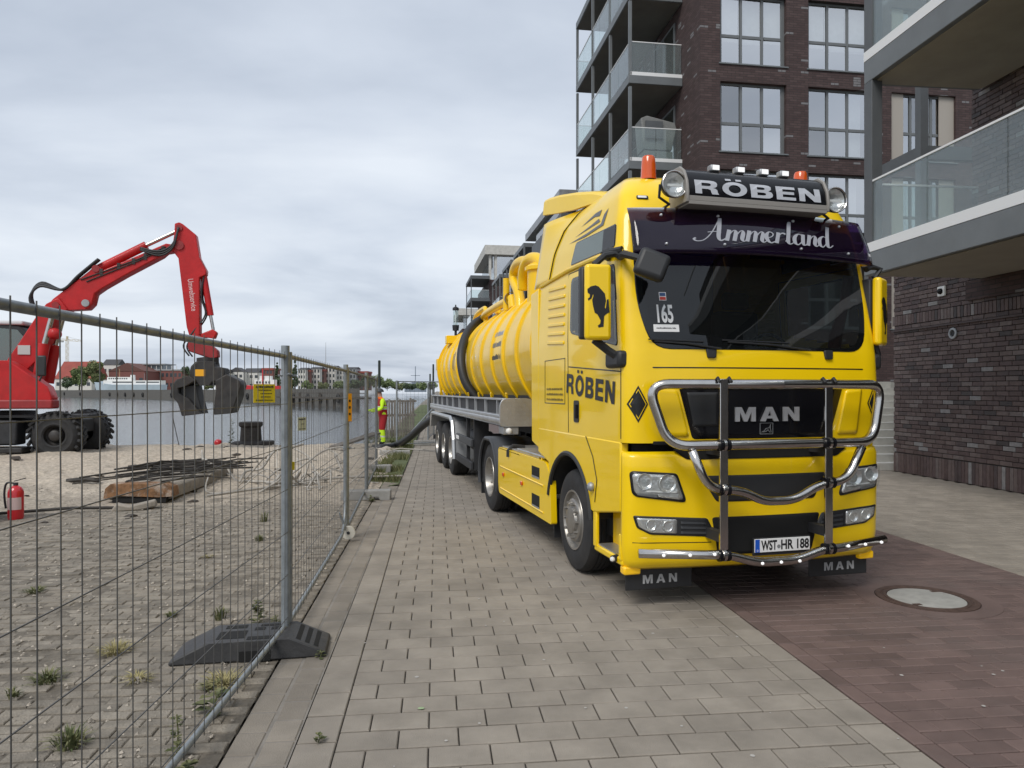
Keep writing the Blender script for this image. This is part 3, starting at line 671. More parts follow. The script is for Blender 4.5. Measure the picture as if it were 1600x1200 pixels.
GLYPH = {
 'R': ([[[(0, 0), (0, 1), (.72, 1), (.88, .97), (.98, .88), (1.01, .74), (.98, .58), (.9, .5), (.8, .46), (.92, .42), (.99, .33), (1.01, .15), (1.06, 0), (.75, 0), (.71, .16), (.69, .30), (.58, .36), (.3, .36), (.3, 0)], [(.3, .57), (.62, .57), (.70, .61), (.72, .69), (.69, .76), (.61, .79), (.3, .79)]]], 1.06),
 'Ö': ([[_arc(.57, .5, .57, .53, 28), _arc(.57, .5, .28, .3, 20)], [_rc(.2, 1.12, .46, 1.27)], [_rc(.68, 1.12, .94, 1.27)]], 1.14),
 'B': ([[[(0, 0), (0, 1), (.68, 1), (.87, .96), (.96, .85), (.95, .65), (.82, .53), (.97, .46), (1.03, .3), (1.0, .13), (.88, .03), (.7, 0)], [(.3, .61), (.57, .61), (.65, .65), (.66, .73), (.58, .79), (.3, .79)], [(.3, .2), (.6, .2), (.70, .25), (.70, .36), (.60, .41), (.3, .41)]]], 1.03),
 'E': ([[[(0, 0), (0, 1), (.9, 1), (.9, .79), (.3, .79), (.3, .61), (.85, .61), (.85, .41), (.3, .41), (.3, .21), (.92, .21), (.92, 0)]]], .92),
 'N': ([[[(0, 0), (0, 1), (.33, 1), (.76, .42), (.76, 1), (1.04, 1), (1.04, 0), (.72, 0), (.28, .6), (.28, 0)]]], 1.04),
 'M': ([[[(0, 0), (0, 1), (.38, 1), (.62, .42), (.86, 1), (1.24, 1), (1.24, 0), (.97, 0), (.97, .66), (.72, 0), (.52, 0), (.27, .66), (.27, 0)]]], 1.24),
 'A': ([[[(0, 0), (.4, 1), (.74, 1), (1.14, 0), (.83, 0), (.75, .2), (.38, .2), (.31, 0)], [(.45, .39), (.68, .39), (.57, .72)]]], 1.14)}
def block(name, body, surf, m, parent, width, height, gap=.2, split=0.0, depth=None):
    "heavy block capitals cut from outlines; surf(t, b, off)"
    tot = sum(GLYPH[c][1] for c in body) + gap * (len(body) - 1); k = width / tot; x = 0; mb = MB()
    for c in body:
        for shape in GLYPH[c][0]:
            loops = []
            for lp in shape:
                d = []
                for i, p in enumerate(lp):
                    q = lp[(i + 1) % len(lp)]; e = math.hypot(q[0] - p[0], q[1] - p[1]); nn = max(1, int(e / .34)); d += [(lerp(p[0], q[0], j / nn), lerp(p[1], q[1], j / nn)) for j in range(nn)]
                loops.append(d)
            flat = [((x + a) * k, b * height) for lp in loops for a, b in lp]; tri = tessellate_polygon([[Vector((a, b, 0)) for a, b in lp] for lp in loops])
            n0 = len(mb.v); mb.add([surf(a, b, 0) for a, b in flat], [tuple(t) for t in tri])
            if depth:
                n1 = len(mb.v); mb.v += [tuple(surf(a, b, -depth)) for a, b in flat]; o = 0
                for lp in loops:
                    for i in range(len(lp)): j = (i + 1) % len(lp); mb.f.append((n0 + o + i, n0 + o + j, n1 + o + j, n1 + o + i))
                    o += len(lp)
        x += GLYPH[c][1] + gap
    return mb.build(name, m, parent, fix=bool(depth))
def marks(name, surf, m, parent, width, height, seed=1):
    "line of print too blurred to read: a row of uneven small strokes"
    q = random.Random(seed); b = MB(); x = 0.0
    while x < width - height * .5:
        w = height * q.uniform(.25, .6); h = height * q.uniform(.65, 1.0)
        b.add([surf(x, 0), surf(x + w, 0), surf(x + w, h), surf(x, h)], [(0, 1, 2, 3)]); x += w + height * (q.uniform(.1, .22) if q.random() > .12 else .6)
    return b.build(name, m, parent, fix=False, kind='stuff')
def ribbon(name, strokes, surf, m, parent):
    "calligraphic strokes: list of polylines of (x, y, width); each at its own tiny height so that none are coplanar"
    mb = MB()
    for si, st in enumerate(strokes):
        P = []
        n = len(st)
        for i in range(n - 1):                      # Catmull-Rom
            p0, p1, p2, p3 = (Vector(st[max(0, min(n - 1, i + d))]) for d in (-1, 0, 1, 2))
            for k in range(6):
                t = k / 6; P.append(.5 * ((2 * p1) + (p2 - p0) * t + (2 * p0 - 5 * p1 + 4 * p2 - p3) * t * t + (3 * p1 - p0 - 3 * p2 + p3) * t ** 3))
        P.append(Vector(st[-1])); vs = []
        for i, p in enumerate(P):
            d = (P[min(i + 1, len(P) - 1)] - P[max(i - 1, 0)]); d = Vector((d.x, d.y)); d = d.normalized() if d.length > 1e-6 else Vector((1, 0)); w = max(p.z, .012)
            vs += [surf(p.x - d.y * w / 2, p.y + d.x * w / 2, si * .0004), surf(p.x + d.y * w / 2, p.y - d.x * w / 2, si * .0004)]
        mb.add(vs, [(2 * i, 2 * i + 1, 2 * i + 3, 2 * i + 2) for i in range(len(P) - 1)])
    return mb.build(name, m, parent, fix=False)
# ------------------------------------------------------------------ tractor unit
# local frame: x across (picture right), y towards the rear, z up; origin at the front on the ground
tk = empty('truck', (2.702, 5.837, 0), R(8.33)); tag(tk, 'yellow tractor truck with chrome bull bar and purple sun visor', 'truck')
WT = [(0.3, 1.19), (.5, 1.22), (2.3, 1.22), (2.9, 1.205), (3.25, 1.16), (3.5, 1.09), (3.66, .98), (3.76, .86)]
LT = [(.3, .07), (.45, .01), (.9, 0), (1.9, 0), (2.1, .015), (2.3, .05), (3.0, .19), (3.3, .27), (3.5, .37), (3.66, .52), (3.76, .78)]
def cw(z): return table(z, WT)
def cl(z): return table(z, LT)
def base(u): return -.20 + .065 * (u / .98) ** 2
VC0, VC1 = .0, -.13
def VF(u, z):
    w = cw(z); au = min(abs(u), w)
    if au <= w - .24: return base(au / (w - .24) * .98) + cl(z)
    t = 1 - math.sqrt(max(0, (w - au) / .24)); t = 1 - t
    return (1 - t) ** 2 * VC0 + 2 * t * (1 - t) * VC1 + t * t * base(.98) + cl(z)
def plan(z, n_side=26, n_c=9, n_f=26):
    w = cw(z); L = cl(z); pts = []
    for i in range(n_side): pts.append((-w, lerp(2.36, VC0 + L, i / n_side)))
    for i in range(n_c):
        t = i / n_c; pts.append((-w + .24 * t * t, (1 - t) ** 2 * VC0 + 2 * t * (1 - t) * VC1 + t * t * base(.98) + L))
    for i in range(n_f // 2): u = lerp(-.98, 0, i / (n_f / 2)); pts.append((u / .98 * (w - .24), base(u) + L))
    return pts + [(0, base(0) + L)] + [(-a, b) for a, b in reversed(pts)]
def sfront(u, z, off=0.0):
    e = .01; du = (VF(u + e, z) - VF(u - e, z)) / (2 * e); dz = (VF(u, z + e) - VF(u, z - e)) / (2 * e)
    n = Vector((du, -1, dz)).normalized(); return Vector((u, VF(u, z), z)) + n * off
def sside(sg):
    def f(v, z, off=0.0): return Vector((sg * (cw(z) + off), v, z))
    return f
def inside(p, poly):
    x, y = p; c = False; n = len(poly)
    for i in range(n):
        (x1, y1), (x2, y2) = poly[i], poly[i - 1]
        if (y1 > y) != (y2 > y) and x < (x2 - x1) * (y - y1) / (y2 - y1) + x1: c = not c
    return c
def shrink(poly, k):
    cx = sum(p[0] for p in poly) / len(poly); cy = sum(p[1] for p in poly) / len(poly); return [(cx + (a - cx) * k, cy + (b - cy) * k) for a, b in poly]
WS = rounded([(-1.0, 2.13), (1.02, 2.13), (1.10, 2.5), (1.08, 3.22), (-1.08, 3.22), (-1.10, 2.5)], [.16, .16, .2, .06, .06, .2])
SWIN = rounded([(.06, 2.16), (1.27, 2.36), (1.27, 2.9), (.16, 2.86)], [.05, .08, .08, .05])
UWIN = rounded([(.19, 3.005), (1.34, 3.04), (1.25, 3.255), (.22, 3.21)], .04)
zs = [1.37, 1.5, 1.7, 1.9, 2.0, 2.1] + [2.13 + .035 * i for i in range(32)] + [3.28, 3.34, 3.4, 3.46, 3.52, 3.58, 3.63, 3.67, 3.71, 3.74, 3.76]
cab = MB(); P = [plan(z) for z in zs]; n = len(P[0])
for z, row in zip(zs, P): cab.v += [(a, b, z) for a, b in row]
WSh, SWh, UWh = shrink(WS, .965), shrink(SWIN, .95), shrink(UWIN, .93)
for i in range(len(zs) - 1):
    for k in range(n - 1):
        q = [cab.v[i * n + k], cab.v[i * n + k + 1], cab.v[(i + 1) * n + k + 1], cab.v[(i + 1) * n + k]]
        cx, cy, cz = (sum(p[j] for p in q) / 4 for j in range(3))
        if inside((cx, cz), WSh) and cy < .55: continue
        if abs(cx) > 1.0 and cy > .0 and (inside((cy, cz), SWh) or inside((cy, cz), UWh)): continue
        cab.f.append((i * n + k, i * n + k + 1, (i + 1) * n + k + 1, (i + 1) * n + k))
top = (len(zs) - 1) * n
cab.v.append((0, 1.4, 3.80)); c = len(cab.v) - 1
for k in range(n - 1): cab.f.append((top + k, top + k + 1, c))
cab.f.append((top + n - 1, top, c))
cab_o = cab.build('cab_body', YEL, tk, smooth='all')
rw = [(-1.19, 1.0)] + [(-cw(z) + .01, z) for z in (2.3, 2.9, 3.25, 3.5, 3.66, 3.75)]; rw += [(-a, b) for a, b in reversed(rw)]; MB().prism(rw, lambda a, b: (a, 2.33, b), lambda a, b: (a, 2.357, b)).build('cab_rear_wall', YEL, tk)
# glass and its black borders
FRIT = mat('black_glass_border', (.01, .01, .012), .25)
CABGL = glass('cab_glass', (.30, .34, .34), .01, body=(.015, .018, .02), solid=.25, ior=1.55)
SIDEGL = glass('cab_side_glass', (.68, .72, .72), .02, body=(.3, .33, .33), solid=.22, ior=1.4, refl=.7)
wsb = MB(); patch(wsb, sfront, WS, .004, .006, (1.0, .985, .96, .945), close=False); wsb.build('windscreen_seal', FRIT, tk, smooth='all')
wsg = MB(); patch(wsg, sfront, WS, .007, .0, (.995, .9, .8, .65, .5, .35, .2, .1)); wsg.build('windscreen', CABGL, tk, smooth='all', fix=False)
for sg in (-1, 1):
    S = sside(sg)
    for nm, pl, gm in (('door_window', SWIN, SIDEGL), ('upper_side_window', UWIN, SIDEGL)):
        b = MB(); patch(b, S, pl, .003, .006, (1.0, .97, .92), close=False); fr_ = b.build(nm, FRIT, tk, smooth='all')
        b = MB(); patch(b, S, pl, .005, 0, (.98, .5)); b.build('pane', gm, fr_, fix=False)
        if nm == 'upper_side_window':
            b = MB(); patch(b, S, [(.20, 3.015), (.48, 3.022), (.50, 3.212), (.23, 3.2)], .0065, 0, (1, .5)); b.build('blanking_panel', GREYP, fr_, fix=False)
            b = MB(); patch(b, S, [(.48, 3.022), (1.32, 3.05), (1.24, 3.245), (.50, 3.212)], .0035, 0, (1, .5)); b.build('blind', mat('pale_green_blind', (.36, .42, .41), .7) if 'pale_green_blind' not in MATS else MATS['pale_green_blind'], fr_, fix=False)
    # seams of door and locker, drawn as black tubes, the shade of the gaps in their colour
    sm = MB()
    for line in ([(1.31, 1.38), (1.33, 2.3), (1.36, 2.96), (.12, 2.93)], [(.0, 1.40), (.0, 2.0)], [(1.42, 1.66), (2.1, 1.66), (2.1, 2.12), (1.42, 2.12), (1.42, 1.66)], [(.0, 1.95), (1.3, 2.03)]):
        sm.tube([S(a, b, -.001) for a, b in line], .006, 5)
    sm.build('panel_seams', DECK, tk)
    # louvre ribs behind the door, rain channel
    rb = MB()
    for i in range(7): z = 2.28 + .095 * i; rb.bar(S(1.45, z, .002), S(2.0, z + .03, .002), .02, .035)
    rb.build('pressed_ribs', YEL, tk, bevel=.008)
    MB().tube([S(.02, 2.94, .01), S(.7, 2.985, .012), S(1.4, 3.0, .012), S(2.34, 2.97, .008)], .018, 6).build('rain_channel', YEL, tk, smooth=True)
    hp = rounded([(1.0, 1.49), (1.14, 1.49), (1.14, 1.70), (1.0, 1.70)], .03); b = MB(); patch(b, S, hp, .008, .01, (1, .7)); hd = b.build('door_handle', BLK, tk, smooth=True)
    b = MB(); b.tube([S(1.03, 1.53, .02), S(1.03, 1.66, .02)], .014); b.build('grip', BLKG, hd, smooth=True)
# lower flank with the wheel arch
def flank(sg):
    arch = [(1.318 + .665 * math.cos(R(a)), .51 + .665 * math.sin(R(a))) for a in range(18, 166, 8)]   # rear to front over the top
    pl = [(2.36, 1.10), (2.36, 1.375), (.0, 1.375), (.0, .80), (.60, .70)] + arch[::-1] + [(1.97, 1.02)]
    m = MB(); m.prism(pl, lambda a, b: (sg * (1.225 - .0 * b), a, b), lambda a, b: (sg * 1.15, a, b)); m.build('flank_panel', YEL, tk, bevel=.015)
    e = MB(); ar = [(1.318 + .66 * math.cos(R(a)), .51 + .66 * math.sin(R(a))) for a in range(14, 172, 6)]
    e.tube([(sg * 1.22, a, b) for a, b in ar], .026, 6); e.build('arch_lip', BLK, tk, smooth=True)
    l = MB(); vs = []
    for a, b in ar: vs += [(sg * 1.2, a, b), (sg * .75, a, b)]
    l.add(vs, [(2 * i, 2 * i + 1, 2 * i + 3, 2 * i + 2) for i in range(len(ar) - 1)]); l.build('arch_liner', CHAS, tk, fix=False)
    s = MB().tube([(sg * 1.228, .57, .80), (sg * 1.228, .52, 1.0), (sg * 1.228, .62, 1.2), (sg * 1.228, .80, 1.37)], .005, 5); s.build('flank_seams', DECK, tk)
for sg in (-1, 1): flank(sg)
# entry step between wheel and bumper
for sg in (-1, 1):
    X = lambda a, b: (min(sg * a, sg * b), max(sg * a, sg * b))
    x0, x1 = X(1.0, 1.03); MB().box(x0, x1, .02, .62, .40, .80).build('step_well', YEL, tk)
    x0, x1 = X(1.0, 1.215); MB().box(x0, x1, .0, .62, .36, .42).build('step', YEL, tk, bevel=.015)
    x0, x1 = X(1.19, 1.222); MB().box(x0, x1, .55, .63, .40, .74).build('step_side', YEL, tk, bevel=.01); MB().box(x0, x1, .0, .05, .40, .62).build('step_side', YEL, tk, bevel=.01)
    x0, x1 = X(1.05, 1.2); MB().box(x0, x1, .16, .55, .421, .432).build('step_tread', ALU, tk)
    mk = MB().tube([(sg * 1.2, .13, .40), (sg * 1.25, .10, .40)], .03, 10); m_ = mk.build('corner_marker_lamp', BLK, tk, smooth=True)
    MB().ball((sg * 1.255, .095, .40), .022, 8, 5).build('lens', WHITE, m_, smooth=True)
    MB().ball((sg * 1.245, .62, .93), .045, 10, 6, (.8, 1, 1)).build('side_sensor', ALUD, tk, smooth=True)
# bumper: lower front shell following the same plan
zb = [.33, .36, .42, .55, .7, .85, 1.0, 1.15, 1.25, 1.30]
bp = MB(); rows_ = []
for z in zb:
    ins = .05 if z == .33 else (.02 if z == 1.30 else 0)
    r_ = [(a, b) for a, b in plan(z) if b < .03 + cl(z)]; r_ = [(a * (1 - ins * .3), b + ins) for a, b in r_]; rows_.append(r_)
m_ = min(len(r) for r in rows_); 
for z, r in zip(zb, rows_): bp.v += [(a, b, z) for a, b in r[:m_]]
for i in range(len(zb) - 1):
    for k in range(m_ - 1): bp.f.append((i * m_ + k, i * m_ + k + 1, (i + 1) * m_ + k + 1, (i + 1) * m_ + k))
bp_o = bp.build('bumper', YEL, tk, smooth='all')
so = bp_o.modifiers.new('solid', 'SOLIDIFY'); so.thickness = .03; so.offset = -1
MB().box(-1.1, 1.1, .06, .2, .40, 1.36).build('bumper_core', CHAS, tk)
def fp(name, pts, m, r=.02, off=.004, th=.012, rings=(1, .8, .55, .3), parent=None, par=tk, smooth='all', n=4):
    b = MB(); patch(b, sfront, rounded(pts, r, n), off, th, rings); return b.build(name, m, parent or par, smooth=smooth)
SHUT = mat('gap_shade_black', (.006, .006, .006), .9)  # near-black standing in for the shade inside slots, intakes and foot holes
fp('grille', [(-.79, 1.84), (.77, 1.84), (.62, 1.40), (-.67, 1.40)], BLKG, .03)
fp('grille_trim', [(-.73, 1.835), (.71, 1.835), (.705, 1.81), (-.725, 1.81)], CHR, .005, .010, .006)
fp('grille_hatch', [(-.72, 1.78), (-.45, 1.78), (-.45, 1.5), (-.66, 1.5)], BLK, .01, .008, .004)
fp('radiator_slot', [(-.84, 1.32), (.82, 1.32), (.70, 1.235), (-.72, 1.235)], SHUT, .03, .005)
fp('radiator_slot', [(-1.0, 1.385), (1.0, 1.385), (1.0, 1.355), (-1.0, 1.355)], SHUT, .008, .003)
fp('air_intake', [(-.60, 1.10), (.58, 1.10), (.46, .885), (-.46, .885)], BLK, .03, .004)
fp('air_intake', [(-.50, .76), (.52, .76), (.44, .45), (-.44, .45)], SHUT, .03, .004)
for k in (-1, 1):
    fp('bonnet_rib', [(k * .80, 1.80), (k * .98, 1.82), (k * .92, 1.42), (k * .70, 1.42)], YEL, .03, .012, .014)
fp('bonnet_seam', [(-1.0, 1.985), (1.0, 1.985), (1.0, 1.975), (-1.0, 1.975)], DECK, .002, .002, .004)
fp('bumper_seam', [(-1.16, .572), (-.5, .560), (-.5, .554), (-1.16, .566)], DECK, .001, .002, .003)
# headlights and fog lamps
LENS = glass('lamp_lens', (.9, .92, .92), .02, ior=1.5)
REFL = mat('lamp_reflector', (.8, .8, .79), .2, .7, bump=.25, bscale=30); LSTRIP = mat('lamp_grey', (.22, .22, .22), .35, .3)
for sg in (-1, 1):
    q = lambda pts: [(sg * a, b) for a, b in pts]
    h = fp('headlight', q([(1.185, 1.15), (.80, 1.125), (.715, .885), (1.165, .945)]), DECK, [.04, .03, .05, .05], .006, .02)
    fp('reflector', q([(1.165, 1.13), (.815, 1.108), (.742, .907), (1.147, .963)]), REFL, [.03, .03, .04, .04], .009, .004, parent=h)
    for (a, z, r) in ((1.075, 1.065, .055), (.885, 1.045, .062)):
        c = sfront(sg * a, z, .012)
        MB().lathe([(.0, r + .012), (-.012, r + .01), (-.006, r), (.02, r * .5), (.018, 0)], 'y', c=c, n=20).build('lamp_bowl', REFL, h, smooth=True)
        MB().ball((c.x, c.y - .002, c.z), r * .45, 10, 6).build('bulb_lens', LENS, h, smooth=True)
    fp('light_strip', q([(1.06, .992), (.80, .978), (.80, .966), (1.06, .98)]), WHITE, .003, .016, .004, parent=h)
    fp('indicator', q([(1.13, .975), (.96, .958), (.96, .93), (1.13, .955)]), LSTRIP, .006, .013, .003, parent=h)
    fp('lens', q([(1.172, 1.137), (.81, 1.114), (.732, .898), (1.152, .956)]), LENS, [.03, .03, .04, .04], .034, 0, parent=h)
    f = fp('fog_lamp', q([(1.16, .79), (.54, .755), (.46, .60), (1.02, .635), (1.13, .69)]), BLK, .02, .005, .012)
    fp('reflector', q([(1.135, .772), (.80, .752), (.80, .638), (1.02, .65), (1.115, .70)]), REFL, .015, .009, .003, parent=f)
    for (a, z) in ((1.02, .712), (.88, .70)): c = sfront(sg * a, z, .01); MB().lathe([(0, .045), (-.008, .043), (.01, .02), (.01, 0)], 'y', c=c, n=14).build('lamp_bowl', REFL, f, smooth=True)
    fp('lens', q([(1.14, .777), (.795, .757), (.795, .633), (1.02, .645), (1.12, .697)]), LENS, .015, .024, 0, parent=f)
    for i in range(3): fp('fin', q([(.77, .735 - i * .04), (.56 - i * .02, .72 - i * .04), (.55 - i * .02, .705 - i * .04), (.77, .715 - i * .04)]), GREYP, .004, .012, .004, parent=f)
    # diamond badge on the corner panel
    for s_, mm, of in ((1.0, DECK, .004), (.82, YEL, .0055), (.74, DECK, .007)):
        b = MB(); patch(b, sfront, [(sg * (1.12 + .078 * s_ * dx), 1.685 + .15 * s_ * dz) for dx, dz in ((0, 1), (-1, 0), (0, -1), (1, 0))], of, 0, (1, .6, .3)); b.build('diamond_badge', mm, tk, fix=False)
    # flap with lettering and yellow marker lamp
    fl = MB().box(sg * .87 - .30, sg * .87 + .30, .02, .035, .15, .355).build('mud_flap', BLK, tk, bevel=.006)
    block('flap_lettering', 'MAN', lambda t, b, o, x0=sg * .87 - .15: (x0 + t, .0145, .20 + b), MATS.get('flap_white') or mat('flap_white', (.42, .43, .44), .7), fl, .31, .072, gap=.45)
    AMB = MATS.get('amber_lens') or mat('amber_lens', (.85, .5, .01), .2, coat=.5, emit=(.9, .5, .0, .12))
    MB().box(sg * 1.13 - .075, sg * 1.13 + .075, -.03, .06, .29, .36).build('marker_lamp', AMB, tk, bevel=.015)
# chrome lettering on the grille
block('grille_lettering', 'MAN', lambda t, b, o: sfront(-.305 + t, 1.54 + b, .024 + o), mat('satin_chrome', (.6, .6, .61), .32, .5), tk, .60, .118, gap=.3, depth=.014)
lg = MB()
lg.tube([sfront(a, b, .013) for a, b in ((-.075, 1.435), (.045, 1.435), (.045, 1.525), (-.075, 1.525), (-.075, 1.435))], .003, 4)
lg.tube([sfront(a, b, .013) for a, b in ((-.06, 1.45), (-.035, 1.46), (-.02, 1.48), (.01, 1.485), (.025, 1.515), (.02, 1.48), (.03, 1.45), (.015, 1.45), (.0, 1.47), (-.02, 1.455), (-.045, 1.45))], .003, 4)
lg.build('grille_emblem', ALUD, tk)
# licence plate
pl_ = MB().box(-.155, .365, -.262, -.25, .467, .577).build('licence_plate', WHITE, tk, bevel=.003)
MB().box(-.163, .373, -.249, -.235, .44, .585).build('plate_holder', BLK, pl_)
MB().box(-.153, -.112, -.2645, -.2625, .469, .575).build('blue_band', mat('plate_blue', (.01, .09, .5), .4), pl_)
lettering('registration', 'WST', lambda t, b: (-.098 + t, -.2640, .484 + b), DECK, pl_, bold=.03, width=.148, height=.080)
lettering('registration', 'HR 188', lambda t, b: (.088 + t, -.2640, .484 + b), DECK, pl_, bold=.03, width=.266, height=.080)
lettering('country_letter', 'D', lambda t, b: (-.139 + t, -.2655, .475 + b), WHITE, pl_, bold=.02, width=.014, height=.018)
MB().lathe([(-.2638, .016), (-.2638, 0)], 'y', c=(.067, 0, .51), n=16).build('seal', ALUD, pl_)
# bull bar
bb = empty('bull_bar', (0, 0, 0), parent=tk); VB = -.40
def arc_path(pts, r, n=6, v=VB, bend=None):
    o = []
    for i, p in enumerate(pts):
        p = Vector(p)
        if i in (0, len(pts) - 1): o.append(p); continue
        a, b = Vector(pts[i - 1]), Vector(pts[i + 1]); k = min(r, (a - p).length * .45, (b - p).length * .45); s = p + (a - p).normalized() * k; e = p + (b - p).normalized() * k
        for j in range(n + 1): t = j / n; o.append(s * (1 - t) ** 2 + p * 2 * t * (1 - t) + e * t * t)
    return [(p.x, v + (bend(p.x) if bend else 0), p.y) for p in o]
bend = lambda u: .05 * (u / 1.1) ** 4 + (.16 * max(0, abs(u) - .75) if abs(u) > .75 else 0)
lp_ = [(0, 1.845), (1.02, 1.845), (.91, 1.365), (-.97, 1.365), (-1.12, 1.845), (0, 1.845)]
MB().tube(arc_path(lp_, .16, 8, bend=bend), .04, 14, caps=False).build('upper_loop', CHR, bb, smooth='all')
MB().tube(arc_path([(-.80, 1.33), (-.66, 1.03), (-.36, 1.0), (-.17, .91), (.12, .91), (.33, 1.02), (.62, 1.06), (.76, 1.33)], .12, 6), .036, 12).build('middle_tube', CHR, bb, smooth='all')
lowb = lambda u: .10 * max(0, abs(u) - .6) + .22 * max(0, abs(u) - .9)
MB().tube(arc_path([(-1.19, .525), (-.62, .51), (-.48, .50), (-.22, .425), (.14, .425), (.36, .49), (.5, .50), (1.05, .53)], .1, 6, bend=lowb), .036, 12).build('lower_tube', CHR, bb, smooth='all')
for u in (-.525, .435):
    MB().box(u - .035, u + .035, VB - .012, VB + .012, .47, 1.885).build('upright', CHR, bb, bevel=.004)
    MB().tube([(u - .05, VB - .035, 1.86), (u - .05, VB, 1.895), (u - .05, VB + .04, 1.87)], .012, 6).tube([(u + .05, VB - .035, 1.86), (u + .05, VB, 1.895), (u + .05, VB + .04, 1.87)], .012, 6).build('clamp', BLK, bb, smooth=True)
    for z in (1.365, 1.015 if u < 0 else 1.04, .50):
        for q in (-.035, 0, .035):
            MB().lathe([(-.012, .0), (-.012, .047), (.012, .047), (.012, 0)], 'x', c=(u + q, VB, z), n=16).build('collar', BLKG if q else CHR, bb, smooth=True)
    MB().box(u - .03, u + .03, VB + .012, -.12, .60, .68).build('bracket', CHAS, bb); MB().box(u - .03, u + .03, VB + .012, -.12, 1.28, 1.34).build('bracket', CHAS, bb)
for u in (-1.02, -.82, -.62, -.2, -.03, .14, .6, .78, .97):
    z = .425 if abs(u + .03) < .25 else .52
    MB().ball((u, VB - .034 + lowb(u), z), .014, 8, 5).build('led_lamp', mat('led_white', (.9, .9, .9), .3, emit=(1, 1, 1, .3)) if 'led_white' not in MATS else MATS['led_white'], bb, smooth=True)
# ---- cab: visor, light box, mirrors, roof
def visor_mat():
    m = glass('purple_acrylic', (.27, .17, .38), .02, body=(.03, .014, .045), solid=.22, ior=1.5); return m
VIS = visor_mat()
def svis(u, z, off=0.0):
    t = (z - 2.92) / .42; return Vector((u * (1.0 + .012 * (1 - t)), VF(u * .98, 3.0) - .16 + .17 * t ** 1.5 - off, z - .02 * (abs(u) / 1.1) ** 2))
vz = MB(); us = frange(-1.13, 1.13, 36); zz_ = frange(2.92, 3.33, 8)
for z in zz_: vz.v += [tuple(svis(u, z)) for u in us]
for i in range(8):
    for k in range(36): vz.f.append((i * 37 + k, i * 37 + k + 1, (i + 1) * 37 + k + 1, (i + 1) * 37 + k))
vo = vz.build('sun_visor', VIS, tk, smooth='all', fix=False)
so = vo.modifiers.new('solid', 'SOLIDIFY'); so.thickness = .006; so.offset = 0
for u in (-.86, -.36, .36, .86):
    for z in (3.0, 3.26): p = svis(u, z, .004); MB().ball(p, .014, 8, 5).build('screw', ALU, vo, smooth=True)
# script lettering, drawn as brush strokes (x, y, width)
T, B = .03, .105       # thin, bold
def s_m(x): return [[(x, .0, B), (x + .06, .25, B), (x + .12, .5, B)], [(x + .03, .15, T), (x + .18, .42, T), (x + .27, .48, .04), (x + .27, .36, B), (x + .19, .0, B)], [(x + .22, .15, T), (x + .37, .42, T), (x + .46, .48, .04), (x + .46, .36, B), (x + .40, .1, B), (x + .44, .0, .04), (x + .56, .12, T)]], .52
def s_n(x): return [[(x, .0, B), (x + .12, .5, B)], [(x + .03, .15, T), (x + .18, .42, T), (x + .27, .48, .04), (x + .27, .36, B), (x + .21, .1, B), (x + .25, .0, .04), (x + .38, .14, T)]], .34
def s_e(x): return [[(x - .02, .18, T), (x + .16, .28, .03), (x + .22, .42, .04), (x + .13, .5, .04), (x + .03, .34, B), (x + .03, .12, B), (x + .12, .0, .05), (x + .28, .12, T)]], .26
def s_r(x): return [[(x, .0, B), (x + .12, .5, B)], [(x + .04, .2, T), (x + .16, .42, T), (x + .25, .48, .07), (x + .30, .43, .06)]], .30
def s_l(x): return [[(x - .04, .1, T), (x + .12, .5, T), (x + .24, 1.0, .05), (x + .20, .95, B), (x + .08, .4, B), (x + .03, .1, B), (x + .08, .0, .04), (x + .22, .12, T)]], .2
def s_a(x): return [[(x + .27, .44, .03), (x + .18, .5, .04), (x + .05, .34, B), (x + .02, .1, B), (x + .10, .0, .04), (x + .24, .2, T), (x + .30, .46, T)], [(x + .31, .5, B), (x + .25, .1, B), (x + .29, .0, .04), (x + .42, .14, T)]], .38
def s_d(x): return [[(x + .27, .44, .03), (x + .18, .5, .04), (x + .05, .34, B), (x + .02, .1, B), (x + .10, .0, .04), (x + .24, .2, T)], [(x + .43, 1.0, B), (x + .31, .5, B), (x + .25, .1, B), (x + .30, .0, .04), (x + .42, .12, T)]], .4
def s_A(x): return [[(x - .12, .10, .05), (x - .17, .04, .06), (x - .1, -.04, .04), (x + .08, .02, .03), (x + .3, .35, .03), (x + .58, 1.0, .03)], [(x + .6, 1.03, .09), (x + .52, .6, .11), (x + .45, .15, .1), (x + .5, .0, .06), (x + .62, .1, T)], [(x + .2, .36, .03), (x + .4, .4, .03), (x + .54, .36, .02)]], .64
strokes = []; x = .2
for ch in (s_A, s_m, s_m, s_e, s_r, s_l, s_a, s_n, s_d):
    st_, adv = ch(x); strokes += st_; x += adv
kx = 1.33 / x
ribbon('script_lettering', strokes, lambda a, b, o: svis(-.635 + a * kx, 3.035 + b * .20, .006 + o), SILV, vo)
